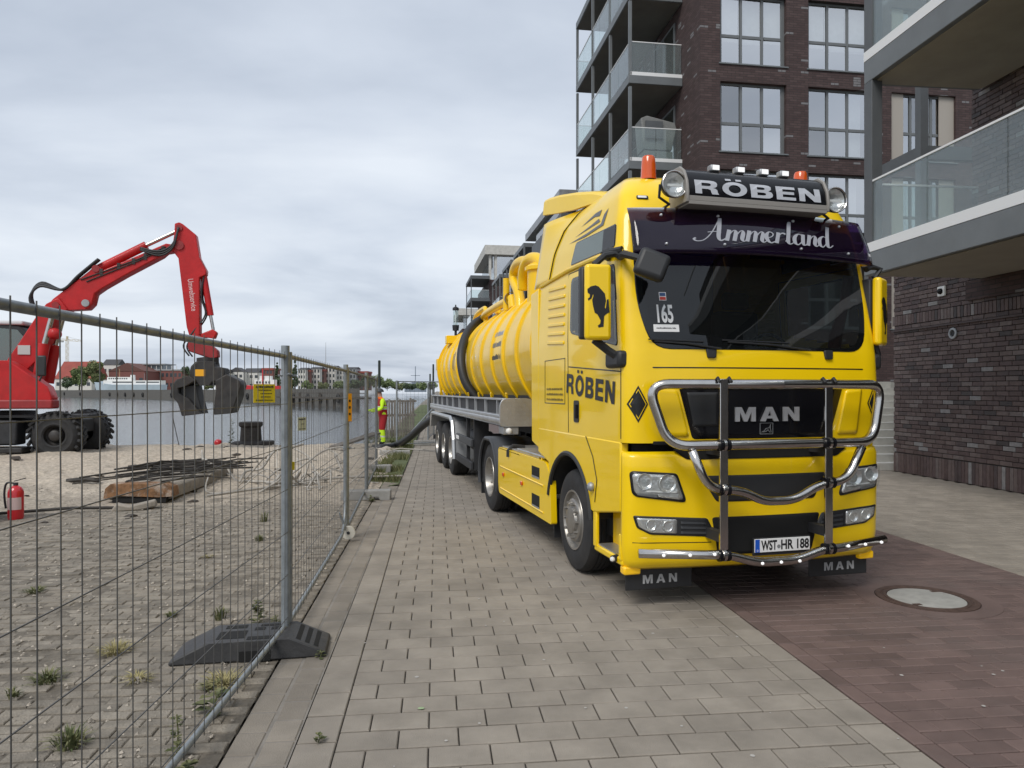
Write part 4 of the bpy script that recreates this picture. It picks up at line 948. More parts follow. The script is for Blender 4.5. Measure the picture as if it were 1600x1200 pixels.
# illuminated name box on the roof front
lb = empty('roof_sign_box', (0, 0, 0), parent=tk)
def box_prof():
    return [(-.14, 3.345), (-.145, 3.40), (-.13, 3.50), (-.085, 3.59), (-.02, 3.635), (.14, 3.64), (.14, 3.345)]
pr = box_prof(); XL, XR = -.69, .62
m = MB(); m.prism(pr, lambda a, b: (XL, a, b), lambda a, b: (XR, a, b)); m.build('box_body', BLKG, lb, bevel=.004)
TRIM = mat('warm_grey_trim', (.27, .255, .235), .45)
for xx in (XL - .022, XR):
    m = MB(); m.prism([(.16, 3.33), (-.155, 3.33), (-.162, 3.41), (-.145, 3.51), (-.095, 3.605), (-.025, 3.655), (.16, 3.66)], lambda a, b: (xx, a, b), lambda a, b: (xx + .024, a, b)); m.build('end_cap', TRIM, lb, bevel=.006)
MB().box(XL, XR, -.152, .13, 3.315, 3.344).box(XL, XR, -.152, -.146, 3.3442, 3.385).build('lower_trim', TRIM, lb, bevel=.004)
def sbox(t, b):
    z = 3.405 + b
    y_ = table(z, [(3.40, -.149), (3.50, -.134), (3.59, -.089), (3.64, -.02)]); return (XL + .06 + t, y_ - .002, z)
SILVG = mat('sign_lettering', (.47, .49, .53), .5)
# split tall letters so that they follow the curved face
block('name_lettering', 'RÖBEN', lambda t, b, o: sbox(t, b), SILVG, lb, 1.19, .118, gap=.17)
# round spot lamps beside the box, small work lamps and beacons on the roof
for (xx, zz, yy_) in ((-.80, 3.475, -.10), (.735, 3.45, -.10)):
    sp_ = MB().lathe([(.10, .0), (.10, .05), (.06, .09), (.0, .112), (-.02, .112), (-.02, .1), (0, .098)], 'y', c=(xx, yy_, zz), n=28).build('spot_lamp', BLK, lb, smooth=True)
    MB().lathe([(-.004, .098), (.03, .07), (.045, .03), (.045, 0)], 'y', c=(xx, yy_, zz), n=28).build('reflector', REFL, sp_, smooth=True)
    MB().lathe([(-.02, .1), (-.026, .106), (-.022, .112)], 'y', c=(xx, yy_, zz), n=28).build('chrome_ring', CHR, sp_, smooth=True)
    MB().lathe([(-.016, .099), (-.024, .06), (-.026, 0)], 'y', c=(xx, yy_, zz), n=28).build('lens', LENS, sp_, smooth=True)
    MB().bar((xx - .06, yy_ - .012, zz - .01), (xx + .06, yy_ - .012, zz - .01), .012, .02).build('lamp_bar', WHITE, sp_)
    MB().tube([(xx - .11, yy_ + .02, zz), (xx - .11, yy_ + .04, zz - .1), (xx, yy_ + .08, zz - .14), (xx, yy_ + .25, zz - .15)], .012, 6).build('bracket', BLK, sp_, smooth=True)
for i, xx in enumerate((-.37, -.13, .10, .30)):
    MB().box(xx - .045, xx + .045, -.02, .05, 3.643, 3.70).build('work_lamp', ALUD, lb, bevel=.012); MB().box(xx - .03, xx + .03, -.028, -.021, 3.652, 3.692).build('work_lamp_glass', MATS['led_white'], lb)
ORG = mat('orange_beacon_lens', (.6, .085, .006), .2, coat=.6, emit=(.8, .12, 0, .03))
for (xx, yy_, z0) in ((-.74, .5, 3.60), (.80, .45, 3.56)):
    bt = MB().lathe([(0, 0), (0, .085), (.05, .075), (.06, .06), (.09, .055), (.09, 0)], 'z', c=(xx, yy_, z0), n=20).build('beacon', BLK, tk, smooth=True)
    MB().lathe([(.09, .07), (.22, .064), (.285, .058), (.30, .05), (.306, .0)], 'z', c=(xx, yy_, z0), n=24).build('lens', ORG, bt, smooth=True)
mk = fp('roof_marker', [(-.985, 3.455), (-.885, 3.455), (-.885, 3.425), (-.985, 3.425)], BLK, .012, .012, .014); fp('lens', [(-.975, 3.45), (-.90, 3.45), (-.90, 3.43), (-.975, 3.43)], WHITE, .006, .015, .004, parent=mk)
# roof air deflector and side fairing
df = MB()
DP = [(1.0, 3.71, 3.66), (1.4, 3.83, 3.69), (1.85, 3.94, 3.74), (2.3, 4.03, 3.81), (2.6, 4.075, 3.865), (2.74, 4.085, 3.89)]
for (yv, h, lo) in DP:
    ww = .90 + .13 * (yv - 1.0) / 1.7
    df.v += [(-ww - .02, yv, lo), (-ww - .005, yv, h - .04), (-ww + .015, yv, h - .012), (-ww * .93, yv, h), (0, yv, h + .02), (ww * .93, yv, h), (ww - .015, yv, h - .012), (ww + .005, yv, h - .04), (ww + .02, yv, lo)]
for i in range(len(DP) - 1):
    for k in range(8): df.f.append((i * 9 + k, i * 9 + k + 1, (i + 1) * 9 + k + 1, (i + 1) * 9 + k))
do = df.build('roof_deflector', YEL, tk, smooth=False); so = do.modifiers.new('solid', 'SOLIDIFY'); so.thickness = .03
for sg in (-1, 1):
    uf = MB(); zf = frange(2.97, 3.72, 10)
    for z in zf:
        v0 = table(z, [(2.97, 2.02), (3.3, 1.93), (3.5, 1.8), (3.72, 1.6)]); v1 = 2.58 - .1 * (z - 2.97)
        for k in range(9): t = k / 8; s_ = t * t * (3 - 2 * t); uf.v.append((sg * lerp(cw(z) + .008, 1.205 - .13 * (z - 2.97), s_), lerp(v0, v1, t), z))
    uf.f = [(i * 9 + k, i * 9 + k + 1, (i + 1) * 9 + k + 1, (i + 1) * 9 + k) for i in range(10) for k in range(8)]
    fo = uf.build('upper_fairing', YEL, tk, smooth='all'); so = fo.modifiers.new('solid', 'SOLIDIFY'); so.thickness = .012
    MB().tube([uf.v[i * 9] for i in range(11)], .006, 5).build('fairing_seam', DECK, tk)
    m = MB(); m.prism([(2.362, 1.15), (2.62, 1.2), (2.66, 2.92), (2.362, 2.95)], lambda a, b: (sg * 1.222, a, b), lambda a, b: (sg * 1.19, a, b)); m.build('side_fairing', YEL, tk, bevel=.01)
    # tribal stripe decal above the upper window
    S = sside(sg); dk = MB(); GD = MATS.get('grey_decal') or mat('grey_decal', (.1, .105, .11), .4)
    for pts in ([(.70, 3.45), (.72, 3.395), (.86, 3.42), (1.22, 3.405), (.86, 3.455)], [(.52, 3.42), (.54, 3.27), (1.0, 3.262), (1.5, 3.29), (.98, 3.29), (.62, 3.30), (.60, 3.38)], [(.72, 3.37), (.66, 3.33), (1.35, 3.325), (.9, 3.352)]):
        tri = tessellate_polygon([[Vector((a, b, 0)) for a, b in pts]]); dk.add([S(a, b, .004) for a, b in pts], [tuple(t) for t in tri])
    dk.build('stripe_decal', GD, tk, fix=False)
MB().box(-.82, .82, 1.5, 2.45, 3.3, 3.75).build('roof_rear', YEL, tk, bevel=.05)
# mirrors
LION0 = [(.17, .86), (.06, .80), (.02, .72), (.06, .70), (.10, .735), (.13, .70), (.10, .655), (.05, .665), (.04, .64), (.14, .63), (.20, .66), (.24, .58), (.30, .50), (.40, .38), (.44, .26), (.42, .20), (.44, .15), (.54, .145), (.56, .17), (.60, .19), (.66, .24), (.66, .34), (.62, .40), (.70, .46), (.84, .48), (.80, .62), (.82, .70), (.76, .72), (.70, .58), (.66, .60), (.70, .74), (.58, .83), (.44, .88), (.30, .885)]
LZ = [(145, 250), (143, 228), (165, 210), (195, 202), (215, 210), (255, 255), (262, 300), (254, 345), (260, 352), (268, 292), (278, 290), (285, 375), (262, 388), (250, 402), (246, 470), (215, 476), (209, 464), (225, 450), (228, 430), (207, 390), (190, 380), (178, 330), (174, 296), (182, 270), (180, 258), (170, 288), (150, 302), (146, 290), (158, 280), (160, 262)]
LION = [((x - 135) / 165, (555 - y) / 495) for x, y in LZ]
for sg in (-1, 1):
    z0, z1, HWm = -.305, .305, .108; mc = (-1.43, 0, 2.505) if sg < 0 else (1.285, .02, 2.505)
    mr = MB().box(-HWm, HWm, -.06, .02, z0, z1).build('mirror', YEL, tk, bevel=.03, seg=3); mr.location = mc; mr.rotation_euler = (0, 0, R(-4) if sg < 0 else R(34))
    MB().box(-HWm - .02 * (sg < 0), HWm + .02 * (sg > 0), .021, .11, z0 + .01, z1 - .01).build('mirror_housing', BLK, mr, bevel=.02)
    MB().box(-.09, .09, .111, .115, z0 + .04, z1 - .04).build('mirror_glass', CHR, mr)
    tri = tessellate_polygon([[Vector((a, b, 0)) for a, b in LION]])
    MB().add([(-HWm + a * .216, -.0625, z0 + b * .61) for a, b in LION], [tuple(t) for t in tri]).build('lion_decal', DECK, mr, fix=False)
    cx = mc[0]
    MB().tube([(cx, .06, 2.82), (sg * 1.34, .05, 2.90), (sg * 1.25, .06, 2.92), (sg * 1.18, .04, 2.89)], .028, 8).build('mirror_arm', BLK, tk, smooth=True); MB().tube([(cx, .06, 2.21), (sg * 1.31, .05, 2.12), (sg * 1.23, .03, 2.07)], .034, 8).build('mirror_arm', BLK, tk, smooth=True)
    MB().box(min(sg * 1.17, sg * 1.27), max(sg * 1.17, sg * 1.27), -.06, .24, 1.98, 2.12).build('mirror_base', BLK, tk, bevel=.03)
# front-view mirror on the passenger side
fm = MB().box(-.125, .125, -.05, .05, -.115, .115).build('front_mirror', BLK, tk, bevel=.04, seg=3); fm.location = (-1.07, -.26, 2.78); fm.rotation_euler = (R(-12), R(22), R(-20))
MB().tube([(-1.2, .06, 2.90), (-1.21, -.04, 2.90), (-1.15, -.14, 2.86), (-1.09, -.22, 2.82)], [.035, .032, .028, .025], 8).build('front_mirror_arm', BLK, tk, smooth=True)
MB().tube([(-1.21, .30, 2.93), (-1.3, .15, 2.94), (-1.2, .02, 2.95)], .03, 8).build('mirror_arm_joint', BLK, tk, smooth=True)
# wipers, washer nozzles, stickers
for (u0, u1) in ((-.42, -.98), (.42, -.35)):
    w_ = MB(); w_.tube([sfront(u0, 2.13, .03), sfront(lerp(u0, u1, .5), 2.17, .03), sfront(u1, 2.19, .02)], .008, 5); w_.tube([sfront(lerp(u0, u1, .25), 2.19, .018), sfront(u1 * 1.0 - .05, 2.205, .018)], .006, 5); w_.build('wiper', BLK, tk)
for u in (-.50, .62): fp('wiper_spindle', [(u - .045, 2.135), (u + .045, 2.135), (u + .035, 2.06), (u - .035, 2.06)], BLK, .012, .018, .02)
stk = fp('windscreen_sticker', [(-.975, 2.33), (-.76, 2.33), (-.76, 2.27), (-.975, 2.27)], WHITE, .004, .0095, 0)
lettering('sticker_number', '165', lambda t, b: sfront(-.935 + t, 2.345 + b, .0095), WHITE, stk, bold=.03, width=.135, height=.15)
fp('sticker_small', [(-.905, 2.60), (-.845, 2.60), (-.845, 2.53), (-.905, 2.53)], WHITE, .003, .0095, 0, parent=stk)
fp('sticker_red', [(-.90, 2.56), (-.85, 2.56), (-.85, 2.535), (-.90, 2.535)], mat('sticker_red', (.6, .05, .03), .5), .002, .0105, 0, parent=stk)
fp('sticker_blue', [(-.90, 2.595), (-.85, 2.595), (-.85, 2.567), (-.90, 2.567)], mat('sticker_blue', (.03, .08, .2), .5), .002, .0105, 0, parent=stk)
marks('sticker_print', lambda t, b: sfront(-.95 + t, 2.294 + b, .0105), GREYP, stk, .165, .013, 4)
# door lettering
block('door_lettering', 'RÖBEN', lambda t, b, o: sside(-1)(1.37 - t - b * .1, 1.775 - t * .078 + b, .004), DECK, tk, 1.24, .19, gap=.22)
block('door_lettering', 'RÖBEN', lambda t, b, o: sside(1)(.14 + t, 1.69 + t * .078 + b, .004), DECK, tk, 1.24, .19, gap=.22)
PRN = mat('small_print', (.16, .12, .02), .6)
for i in range(3): marks('small_print', lambda t, b, z=1.80 - .055 * i: sside(-1)(2.04 - t, z + b, .004), PRN, tk, .56, .026, 30 + i)
# interior: floor, dashboard, seats, steering wheel, curtain
INT = mat('dark_interior_trim', (.02, .021, .023), .7); SEAT = mat('seat_cloth', (.035, .036, .04), .9); CURT = mat('dark_red_curtain', (.11, .008, .012), .9)
MB().box(-1.17, 1.17, .12, 2.3, 1.40, 1.44).build('cab_floor', INT, tk)
d_ = MB(); d_.prism([(.14, 1.45), (.0, 2.05), (.08, 2.10), (.38, 2.12), (.52, 2.0), (.5, 1.45)], lambda a, b: (-1.02, a, b), lambda a, b: (1.02, a, b)); d_.build('dashboard', INT, tk, bevel=.02)
for xx in (-.58, .6):
    s_ = MB().box(xx - .26, xx + .26, .75, 1.25, 1.75, 1.95).build('seat', SEAT, tk, bevel=.04); MB().box(xx - .25, xx + .25, 1.18, 1.34, 1.95, 2.62).build('backrest', SEAT, s_, bevel=.05); MB().box(xx - .15, xx + .15, 1.2, 1.3, 2.64, 2.82).build('headrest', SEAT, s_, bevel=.04)
MB().tube([(.6 + .22 * math.cos(R(a)), .62 + .06 * math.sin(R(a)), 2.14 + .2 * math.sin(R(a))) for a in range(0, 361, 20)], .016, 6).build('steering_wheel', INT, tk, smooth=True)
MB().box(-.9, .9, 2.2, 2.32, 1.45, 3.55).build('bunk_wall', INT, tk)
for sg in (-1, 1):
    cu_ = MB(); cu_.tube([(sg * 1.1, .16, 2.85), (sg * 1.09, .22, 2.55), (sg * 1.1, .34, 2.3), (sg * 1.12, .4, 2.1)], [.05, .04, .06, .05], 8)
    cu_.build('curtain', CURT, tk, smooth=True)
for xx in (-.5, .5): MB().box(xx - .3, xx + .3, .32, .36, 3.0, 3.2).build('interior_visor', INT, tk)
# ---- wheels
def wheel(parent, x, y, sg, r=.507, w=.30, rimr=.30, dish=.02, dual=False, name='wheel'):
    "outer face at |x|; sg is the outward side"
    c = (x, y, r)
    P = [(0, rimr), (.004, rimr + .03), (.012, rimr + .09), (.0, r - .07), (-.015, r - .025), (-.05, r - .004), (-.10, r)]
    for k in range(3): a = -.10 - k * .045; P += [(a, r), (a - .004, r - .012), (a - .012, r - .012), (a - .016, r)]
    P += [(-w + .05, r - .004), (-w, r - .05), (-w, rimr)]
    ty = MB().lathe([(sg * a, b) for a, b in P], 'x', c=c, n=44).build(name, RUB, parent, smooth=True)
    rm = MB().lathe([(sg * a, b) for a, b in [(-.012, rimr + .002), (.006, rimr - .005), (.004, rimr - .02), (-.04, rimr - .035), (-.055 - dish, rimr - .05), (-.06 - dish, rimr * .74), (-.02 - dish, rimr * .70), (-.012 - dish, rimr * .66), (-.014 - dish, rimr * .46), (.008 - dish, rimr * .43), (.014 - dish, rimr * .36), (.016 - dish, 0)]], 'x', c=c, n=36).build('rim', RIM, ty, smooth=True)
    nt_ = MB()
    for k in range(10):
        a = 2 * math.pi * k / 10; rr = rimr * .57
        nt_.lathe([(sg * (-.014 - dish), .017), (sg * (.022 - dish), .015), (sg * (.026 - dish), .0)], 'x', c=(x, y + rr * math.cos(a), r + rr * math.sin(a)), n=8)
    nt_.build('wheel_nuts', RIM, ty, smooth=True, kind='stuff')
    if dual: MB().lathe([(-sg * (w + .04), rimr), (-sg * (w + .04), r - .03), (-sg * (w + .07), r), (-sg * (2 * w), r), (-sg * (2 * w + .04), r - .03), (-sg * (2 * w + .04), rimr)], 'x', c=c, n=36).build('inner_tyre', RUB, ty, smooth=True)
    return ty
for sg in (-1, 1):
    wheel(tk, sg * 1.17, 1.318, sg, dish=-.02)
    wheel(tk, sg * 1.20, 4.99, sg, w=.28, dish=.07, dual=True)
MB().box(-.45, .45, .3, 6.2, .62, .98).build('chassis_frame', CHAS, tk)
for yv, rr in ((1.318, .07), (4.99, .12)): MB().tube([(-.9, yv, .5), (.9, yv, .5)], rr).build('axle', CHAS, tk, smooth=True)
MB().box(-1.0, 1.0, .2, 2.2, .45, .75).build('engine_block', SHUT, tk)
# side skirts, deck plates, rear mudguards
for sg in (-1, 1):
    sk = rounded([(1.86, .36), (4.28, .37), (4.33, .5), (4.33, .98), (4.27, 1.01), (2.05, 1.01), (1.90, .86)], [.03, .12, .03, .05, .05, .08, .03], 4)
    m = MB(); m.prism(sk, lambda a, b: (sg * 1.225, a, b), lambda a, b: (sg * 1.16, a, b)); ko = m.build('side_skirt', YEL, tk, bevel=.012)
    for (za, zb_) in ((.80, .92), (.46, .60)):
        m = MB(); X0, X1 = sorted((sg * 1.215, sg * 1.2265)); m.box(X0, X1, 2.30, 2.62, za, zb_); st_ = m.build('foot_hole', SHUT, ko); X0, X1 = sorted((sg * 1.2, sg * 1.229)); MB().box(X0, X1, 2.31, 2.61, za - .012, za + .012).build('foot_plate', ALU, st_)  # each hole is a near-black panel, its shade put into the colour
    for z in (.74, .44): MB().tube([(sg * 1.226, 2.15, z), (sg * 1.226, 4.2, z + .01)], .010, 6).build('skirt_crease', YEL, ko, smooth=True)
    for v in (4.0, 3.05): MB().box(min(sg * 1.226, sg * 1.245), max(sg * 1.226, sg * 1.245), v - .035, v + .035, .63, .68).build('side_marker', ORG, ko, bevel=.008)
    X0, X1 = sorted((sg * .5, sg * 1.19)); MB().box(X0, X1, 2.45, 4.22, 1.012, 1.03).build('deck_plate', ALU, tk, bevel=.004)
    X0, X1 = sorted((sg * .98, sg * 1.2)); MB().box(X0, X1, 2.2, 3.4, 1.031, 1.06).build('tread_edge', ALU, tk, bevel=.01)
    m = MB().tube([(sg * 1.0, 3.75, 1.04), (sg * 1.16, 3.75, 1.06), (sg * 1.23, 3.72, 1.0), (sg * 1.23, 3.72, .92)], .03, 8); m.build('strap', BLK, tk, smooth=True)
    # mudguard over the driven wheels
    vs = []; ar = [(4.99 + .60 * math.cos(R(a)), .51 + .60 * math.sin(R(a))) for a in range(-15, 196, 8)]; ar = [(a, min(b, 1.075)) for a, b in ar]
    g_ = MB()
    for a, b in ar: vs += [(sg * 1.23, a, b), (sg * .62, a, b)]
    g_.add(vs, [(2 * i, 2 * i + 1, 2 * i + 3, 2 * i + 2) for i in range(len(ar) - 1)]); go = g_.build('mudguard', GREYP, tk, fix=False, smooth=True); so = go.modifiers.new('solid', 'SOLIDIFY'); so.thickness = .03
    MB().tube([(sg * 1.228, a, b) for a, b in ar], .028, 6).build('mudguard_lip', GREYP, tk, smooth=True)
    MB().box(min(sg * .66, sg * 1.2), max(sg * .66, sg * 1.2), 5.58, 5.60, .18, .6).build('rear_mud_flap', BLK, tk)
    MB().box(min(sg * .66, sg * 1.16), max(sg * .66, sg * 1.16), 1.96, 1.975, .2, .62).build('front_wheel_flap', BLK, tk)
MB().lathe([(1.0, .45), (1.10, .44), (1.11, .2), (1.06, 0)], 'z', c=(0, 4.4, 0), n=28).build('fifth_wheel', CHAS, tk, smooth=True)
# ------------------------------------------------------------------ tanker semi-trailer (origin at the kingpin on the ground)
tr = empty('tank_trailer', (2.065, 10.189, 0), .1087); tag(tr, 'yellow ribbed vacuum tank semi-trailer coupled behind the tractor truck', 'trailer')
TZ, TRD = 2.36, 1.02
T0, T1 = -1.15, 9.0
prof = [(T0 - .42, 0), (T0 - .40, .25), (T0 - .33, .5), (T0 - .2, .78), (T0 - .06, .93), (T0, TRD), (T1, TRD), (T1 + .08, .93), (T1 + .2, .75), (T1 + .28, .4), (T1 + .3, 0)]
MB().lathe(prof, 'y', c=(0, 0, TZ), n=64).build('tank', YELT, tr, smooth=True)
for v in (-.35, .55, 1.5, 2.5, 3.55, 4.6, 5.6, 6.55, 7.5, 8.35):
    MB().lathe([(v - .055, TRD - .002), (v - .05, TRD + .024), (v - .035, TRD + .032), (v + .035, TRD + .032), (v + .05, TRD + .024), (v + .055, TRD - .002)], 'y', c=(0, 0, TZ), n=64).build('tank_ring', YELT, tr, smooth=True)
MB().lathe([(T1 - .04, TRD - .01), (T1 - .04, TRD + .06), (T1 + .03, TRD + .06), (T1 + .03, TRD - .01)], 'y', c=(0, 0, TZ), n=64).build('rear_flange', YELT, tr, smooth=True)
# tank skin point: angle measured from the left horizontal, upwards
def sk_(v, ang, off=0.0): return Vector((-(TRD + off) * math.cos(ang), v, TZ + (TRD + off) * math.sin(ang)))
# big black suction hose laid around the tank, yellow pipe along the top
hose = [sk_(5.3, R(64), .1), sk_(5.05, R(50), .1), sk_(4.65, R(30), .1), sk_(4.3, R(5), .1), sk_(4.12, R(-20), .1), sk_(4.0, R(-45), .09)]
def smooth_pts(p, n=6):
    o = []
    for i in range(len(p) - 1):
        a, b, c, d = p[max(0, i - 1)], p[i], p[i + 1], p[min(len(p) - 1, i + 2)]
        for k in range(n): t = k / n; o.append(.5 * (2 * b + (c - a) * t + (2 * a - 5 * b + 4 * c - d) * t * t + (3 * b - a - 3 * c + d) * t ** 3))
    return o + [p[-1]]
V3 = lambda *a: Vector(a)
MB().tube(smooth_pts(hose), .088, 12).build('black_hose', BLK, tr, smooth='all')
PX = -.42
MB().tube(smooth_pts([sk_(5.3, R(64), .1), V3(-.5, 5.05, 3.38), V3(-.53, 4.7, 3.40), V3(-.55, 3.5, 3.40), V3(-.55, 2.3, 3.39)]), .075, 12).build('top_pipe', YELT, tr, smooth='all')
MB().tube(smooth_pts([V3(-.55, 1.38, 3.12), V3(-.55, 1.55, 3.42), V3(-.55, 1.9, 3.68), V3(-.55, 1.82, 3.86), V3(-.55, 1.4, 3.9), V3(-.5, .95, 3.8), V3(-.45, .8, 3.5), V3(-.45, .8, 3.2)]), .085, 12).build('gooseneck_pipe', YELT, tr, smooth='all')
MB().tube(smooth_pts([V3(-.5, 1.75, 3.12), V3(-.5, 1.75, 3.4), V3(-.58, 1.05, 3.4), V3(-.6, .95, 3.62), V3(-.6, .7, 3.78), V3(-.55, .35, 3.76), V3(-.5, .1, 3.6), V3(-.5, .1, 3.3)][2:]), .095, 12).build('gooseneck_pipe', YELT, tr, smooth='all')
MB().lathe([(3.1, .2), (3.56, .2), (3.57, .24), (3.62, .24), (3.68, .15), (3.7, 0)], 'z', c=(-.5, .28, 0), n=24).build('filter_dome', YELT, tr, smooth=True)
MB().tube([(-.55, 2.3, 3.39), (-.55, 2.05, 3.39), (-.55, 1.95, 3.2)], .08, 10).build('pipe_elbow', YELT, tr, smooth=True)
MB().tube([(-.62, 2.2, 3.2), (-.62, 2.2, 3.75)], .06, 10).build('stand_pipe', YELT, tr, smooth=True)
MB().lathe([(-.06, .12), (.06, .12)], 'y', c=(-.55, 2.15, 3.39), n=16).build('pipe_coupling', ALUD, tr, smooth=True)
for (v, z, r_) in ((4.8, 3.42, .28), (7.2, 3.42, .26)): MB().lathe([(3.25, r_), (z, r_), (z + .01, r_ + .04), (z + .05, r_ + .04), (z + .1, r_ * .6), (z + .11, 0)], 'z', c=(0, v, 0), n=24).build('manhole', YELT, tr, smooth=True)
MB().tube([(-.3, 4.4, 3.38), (-.3, 4.4, 3.62), (-.3, 6.9, 3.62), (-.3, 6.9, 3.38)], .03, 8).build('top_rail', YELT, tr, smooth=True)
MB().tube(smooth_pts([V3(-.5, 4.9, 3.2), V3(-.5, 4.9, 3.5), V3(-.5, 5.2, 3.56), V3(-.5, 6.2, 3.5), V3(-.5, 6.4, 3.2)]), .05, 8).build('vent_pipe', YELT, tr, smooth='all')
# tailgate ram and frame
MB().tube([(-.75, 8.2, 3.15), (-.98, 9.25, 2.55)], .04, 8).build('tailgate_ram', YELT, tr, smooth=True)
MB().box(-.95, -.7, 8.0, 8.3, 3.0, 3.2).build('ram_bracket', YELT, tr, bevel=.01); MB().box(-1.08, -.92, 9.0, 9.3, 2.35, 2.65).build('hinge_box', YELT, tr, bevel=.01)
MB().bar((-1.02, 9.2, 2.36), (-.9, 9.25, 1.45), .06, .05).build('tailgate_strut', YELT, tr); MB().box(-.95, -.8, 9.1, 9.3, 1.42, 1.6).build('latch', YELT, tr, bevel=.01)
# decals on the tank flank (print)
def tank_patch(name, v0, v1, a0, a1, m, off=.003):
    b = MB(); n = 4
    for i in range(n + 1):
        for v in (v0, v1): b.v.append(tuple(sk_(v, lerp(a0, a1, i / n), off)))
    b.f = [(2 * i, 2 * i + 1, 2 * i + 3, 2 * i + 2) for i in range(n)]; return b.build(name, m, tr, fix=False)
GP = mat('grey_print', (.2, .2, .19), .5); 
for i, (an, mm) in enumerate(((17, SILV), (7, GP), (-4, DECK))): marks('tank_print', lambda t, b, an=an: sk_(1.42 - t, R(an) + b / TRD, .003), mm, tr, .8, .085, 50 + i)
for v in (2.9, 3.3):
    b = MB(); b.v = [tuple(sk_(v + dv, R(4) + da, .004)) for dv, da in ((0, .22), (-.2, 0), (0, -.22), (.2, 0))]; b.f = [(0, 1, 2, 3)]; b.build('hazard_diamond', WHITE, tr, fix=False)
for (v, a0, a1) in ((5.05, -6, 18), (5.3, -4, 16), (6.05, -6, 18), (6.25, -4, 16), (5.15, 2, 14), (6.9, -4, 16)):
    tank_patch('striped_print', v, v + .09, R(a0), R(a1), DECK if (v * 10) % 2 < 1 else WHITE)
# side tray of aluminium
TB, TT = 1.33, 1.66
for sg in (-1, 1):
    e0, e1 = -.33, 9.2
    X = lambda a, b: sorted((sg * a, sg * b))
    x0, x1 = X(1.13, 1.15); MB().box(x0, x1, e0 + .04, e1, TB + .1, TT).build('tray_panel', CHAS, tr)
    MB().lathe([(e0, .075), (e1, .075)], 'y', c=(sg * 1.17, 0, TB + .05), n=16).build('tray_rail', ALU, tr, smooth=True)
    MB().box(*X(1.1, 1.245), e0 + .02, e1, TB + .085, TB + .13).build('tray_ledge', ALU, tr, bevel=.01)
    MB().box(*X(1.14, 1.2), e0 + .03, e1, TT, TT + .03).build('tray_top_rail', ALU, tr, bevel=.006)
    for k in range(10): v = lerp(e0 + .5, e1 - .2, k / 9); MB().box(*X(1.151, 1.19), v - .025, v + .025, TB + .13, TT).build('tray_post', ALU, tr)
    MB().box(*X(.85, 1.22), e0, e1, TB - .02, TB + .02).build('tray_floor', ALUD, tr)
    MB().box(*X(.75, .8), e0, e1, TB + .02, TT + .1).build('tray_inner', CHAS, tr)
    for k in range(8): v = lerp(e0 + .6, e1 - .4, k / 7); MB().tube([(sg * 1.0, v, TT - .05), (sg * 1.03, v - .06, TT + .09), (sg * 1.02, v + .06, TT + .1), (sg * 1.0, v + .02, TT - .05)], .014, 5).build('lashing_hook', YELT, tr)
    # chequer plate end
    ep = rounded([(.74, TB - .03), (1.25, TB - .03), (1.25, TT + .03), (.74, TT + .03)], [.06, .05, .12, .14], 4)
    m = MB(); m.prism(ep, lambda a, b: (sg * a, e0 - .04, b), lambda a, b: (sg * a, e0 - .002, b)); pe = m.build('chequer_end_plate', ALU, tr, bevel=.006)
    cq = MB()
    for i in range(9):
        for j in range(6):
            cx, cz = .79 + i * .05, TB + .01 + j * .06
            if cx < 1.22: cq.bar((sg * cx, e0 - .043, cz), (sg * (cx + (.022 if (i + j) % 2 else 0)), e0 - .043, cz + (0 if (i + j) % 2 else .026)), .007, .006, (0, 1, 0))
    cq.build('chequer_tread', ALU, pe, fix=False, kind='stuff')
    MB().box(*X(.98, 1.2), e0 - .02, e0 + .3, TB - .14, TB - .035).build('lamp_bracket', ALUD, tr, bevel=.01); MB().ball((sg * 1.12, e0 - .03, TB - .09), .045, 10, 6).build('front_marker', WHITE, tr, smooth=True)
    # long mudguard over the three axles
    A = [(4.35, .42), (4.42, .8), (4.62, 1.16), (4.9, 1.24), (8.4, 1.24), (8.7, 1.2), (8.88, .9)]
    g_ = MB(); vs_ = []
    for a, b in A: vs_ += [(sg * 1.26, a, b), (sg * .78, a, b)]
    g_.add(vs_, [(2 * i, 2 * i + 1, 2 * i + 3, 2 * i + 2) for i in range(len(A) - 1)]); go = g_.build('mudguard', ALUD, tr, fix=False); so = go.modifiers.new('solid', 'SOLIDIFY'); so.thickness = .05
    MB().tube([(sg * 1.25, a, b) for a, b in A], .04, 6).build('mudguard_edge', ALU, tr)
    for v in (5.25, 6.55, 7.85): wheel(tr, sg * 1.2, v, sg, r=.525, w=.36, dish=.05)
    # side guard
    for z in (.48, .88): MB().box(*X(1.17, 1.22), 2.35, 4.3, z - .07, z + .07).build('guard_rail', CHAS if z < .6 else GREYP, tr, bevel=.01)
    MB().box(*X(.9, 1.16), 2.36, 2.44, .41, 1.3).build('guard_post', CHAS, tr); MB().box(*X(1.1, 1.16), 3.2, 3.28, .41, 1.3).build('guard_post', CHAS, tr)
    MB().ball((sg * 1.0, 2.34, .82), .03, 8, 5).build('reflector', WHITE, tr, smooth=True)
    MB().box(*X(1.221, 1.226), 3.85, 4.2, .85, .92).build('marker_strip', WHITE, tr)
    MB().lathe([(3.0, .05), (3.0, .22), (3.9, .22), (3.9, .05)], 'y', c=(sg * .85, 0, .85), n=18).build('air_tank', CHAS, tr, smooth=True)
    MB().box(*X(.5, .6), 2.6, 2.75, .1, 1.2).build('landing_leg', CHAS, tr)
MB().box(-.5, .5, -1.3, 9.0, 1.12, 1.34).build('chassis_frame', CHAS, tr)
MB().box(-.55, .55, -1.4, -.2, 1.14, 1.2).build('kingpin_plate', YELT, tr)
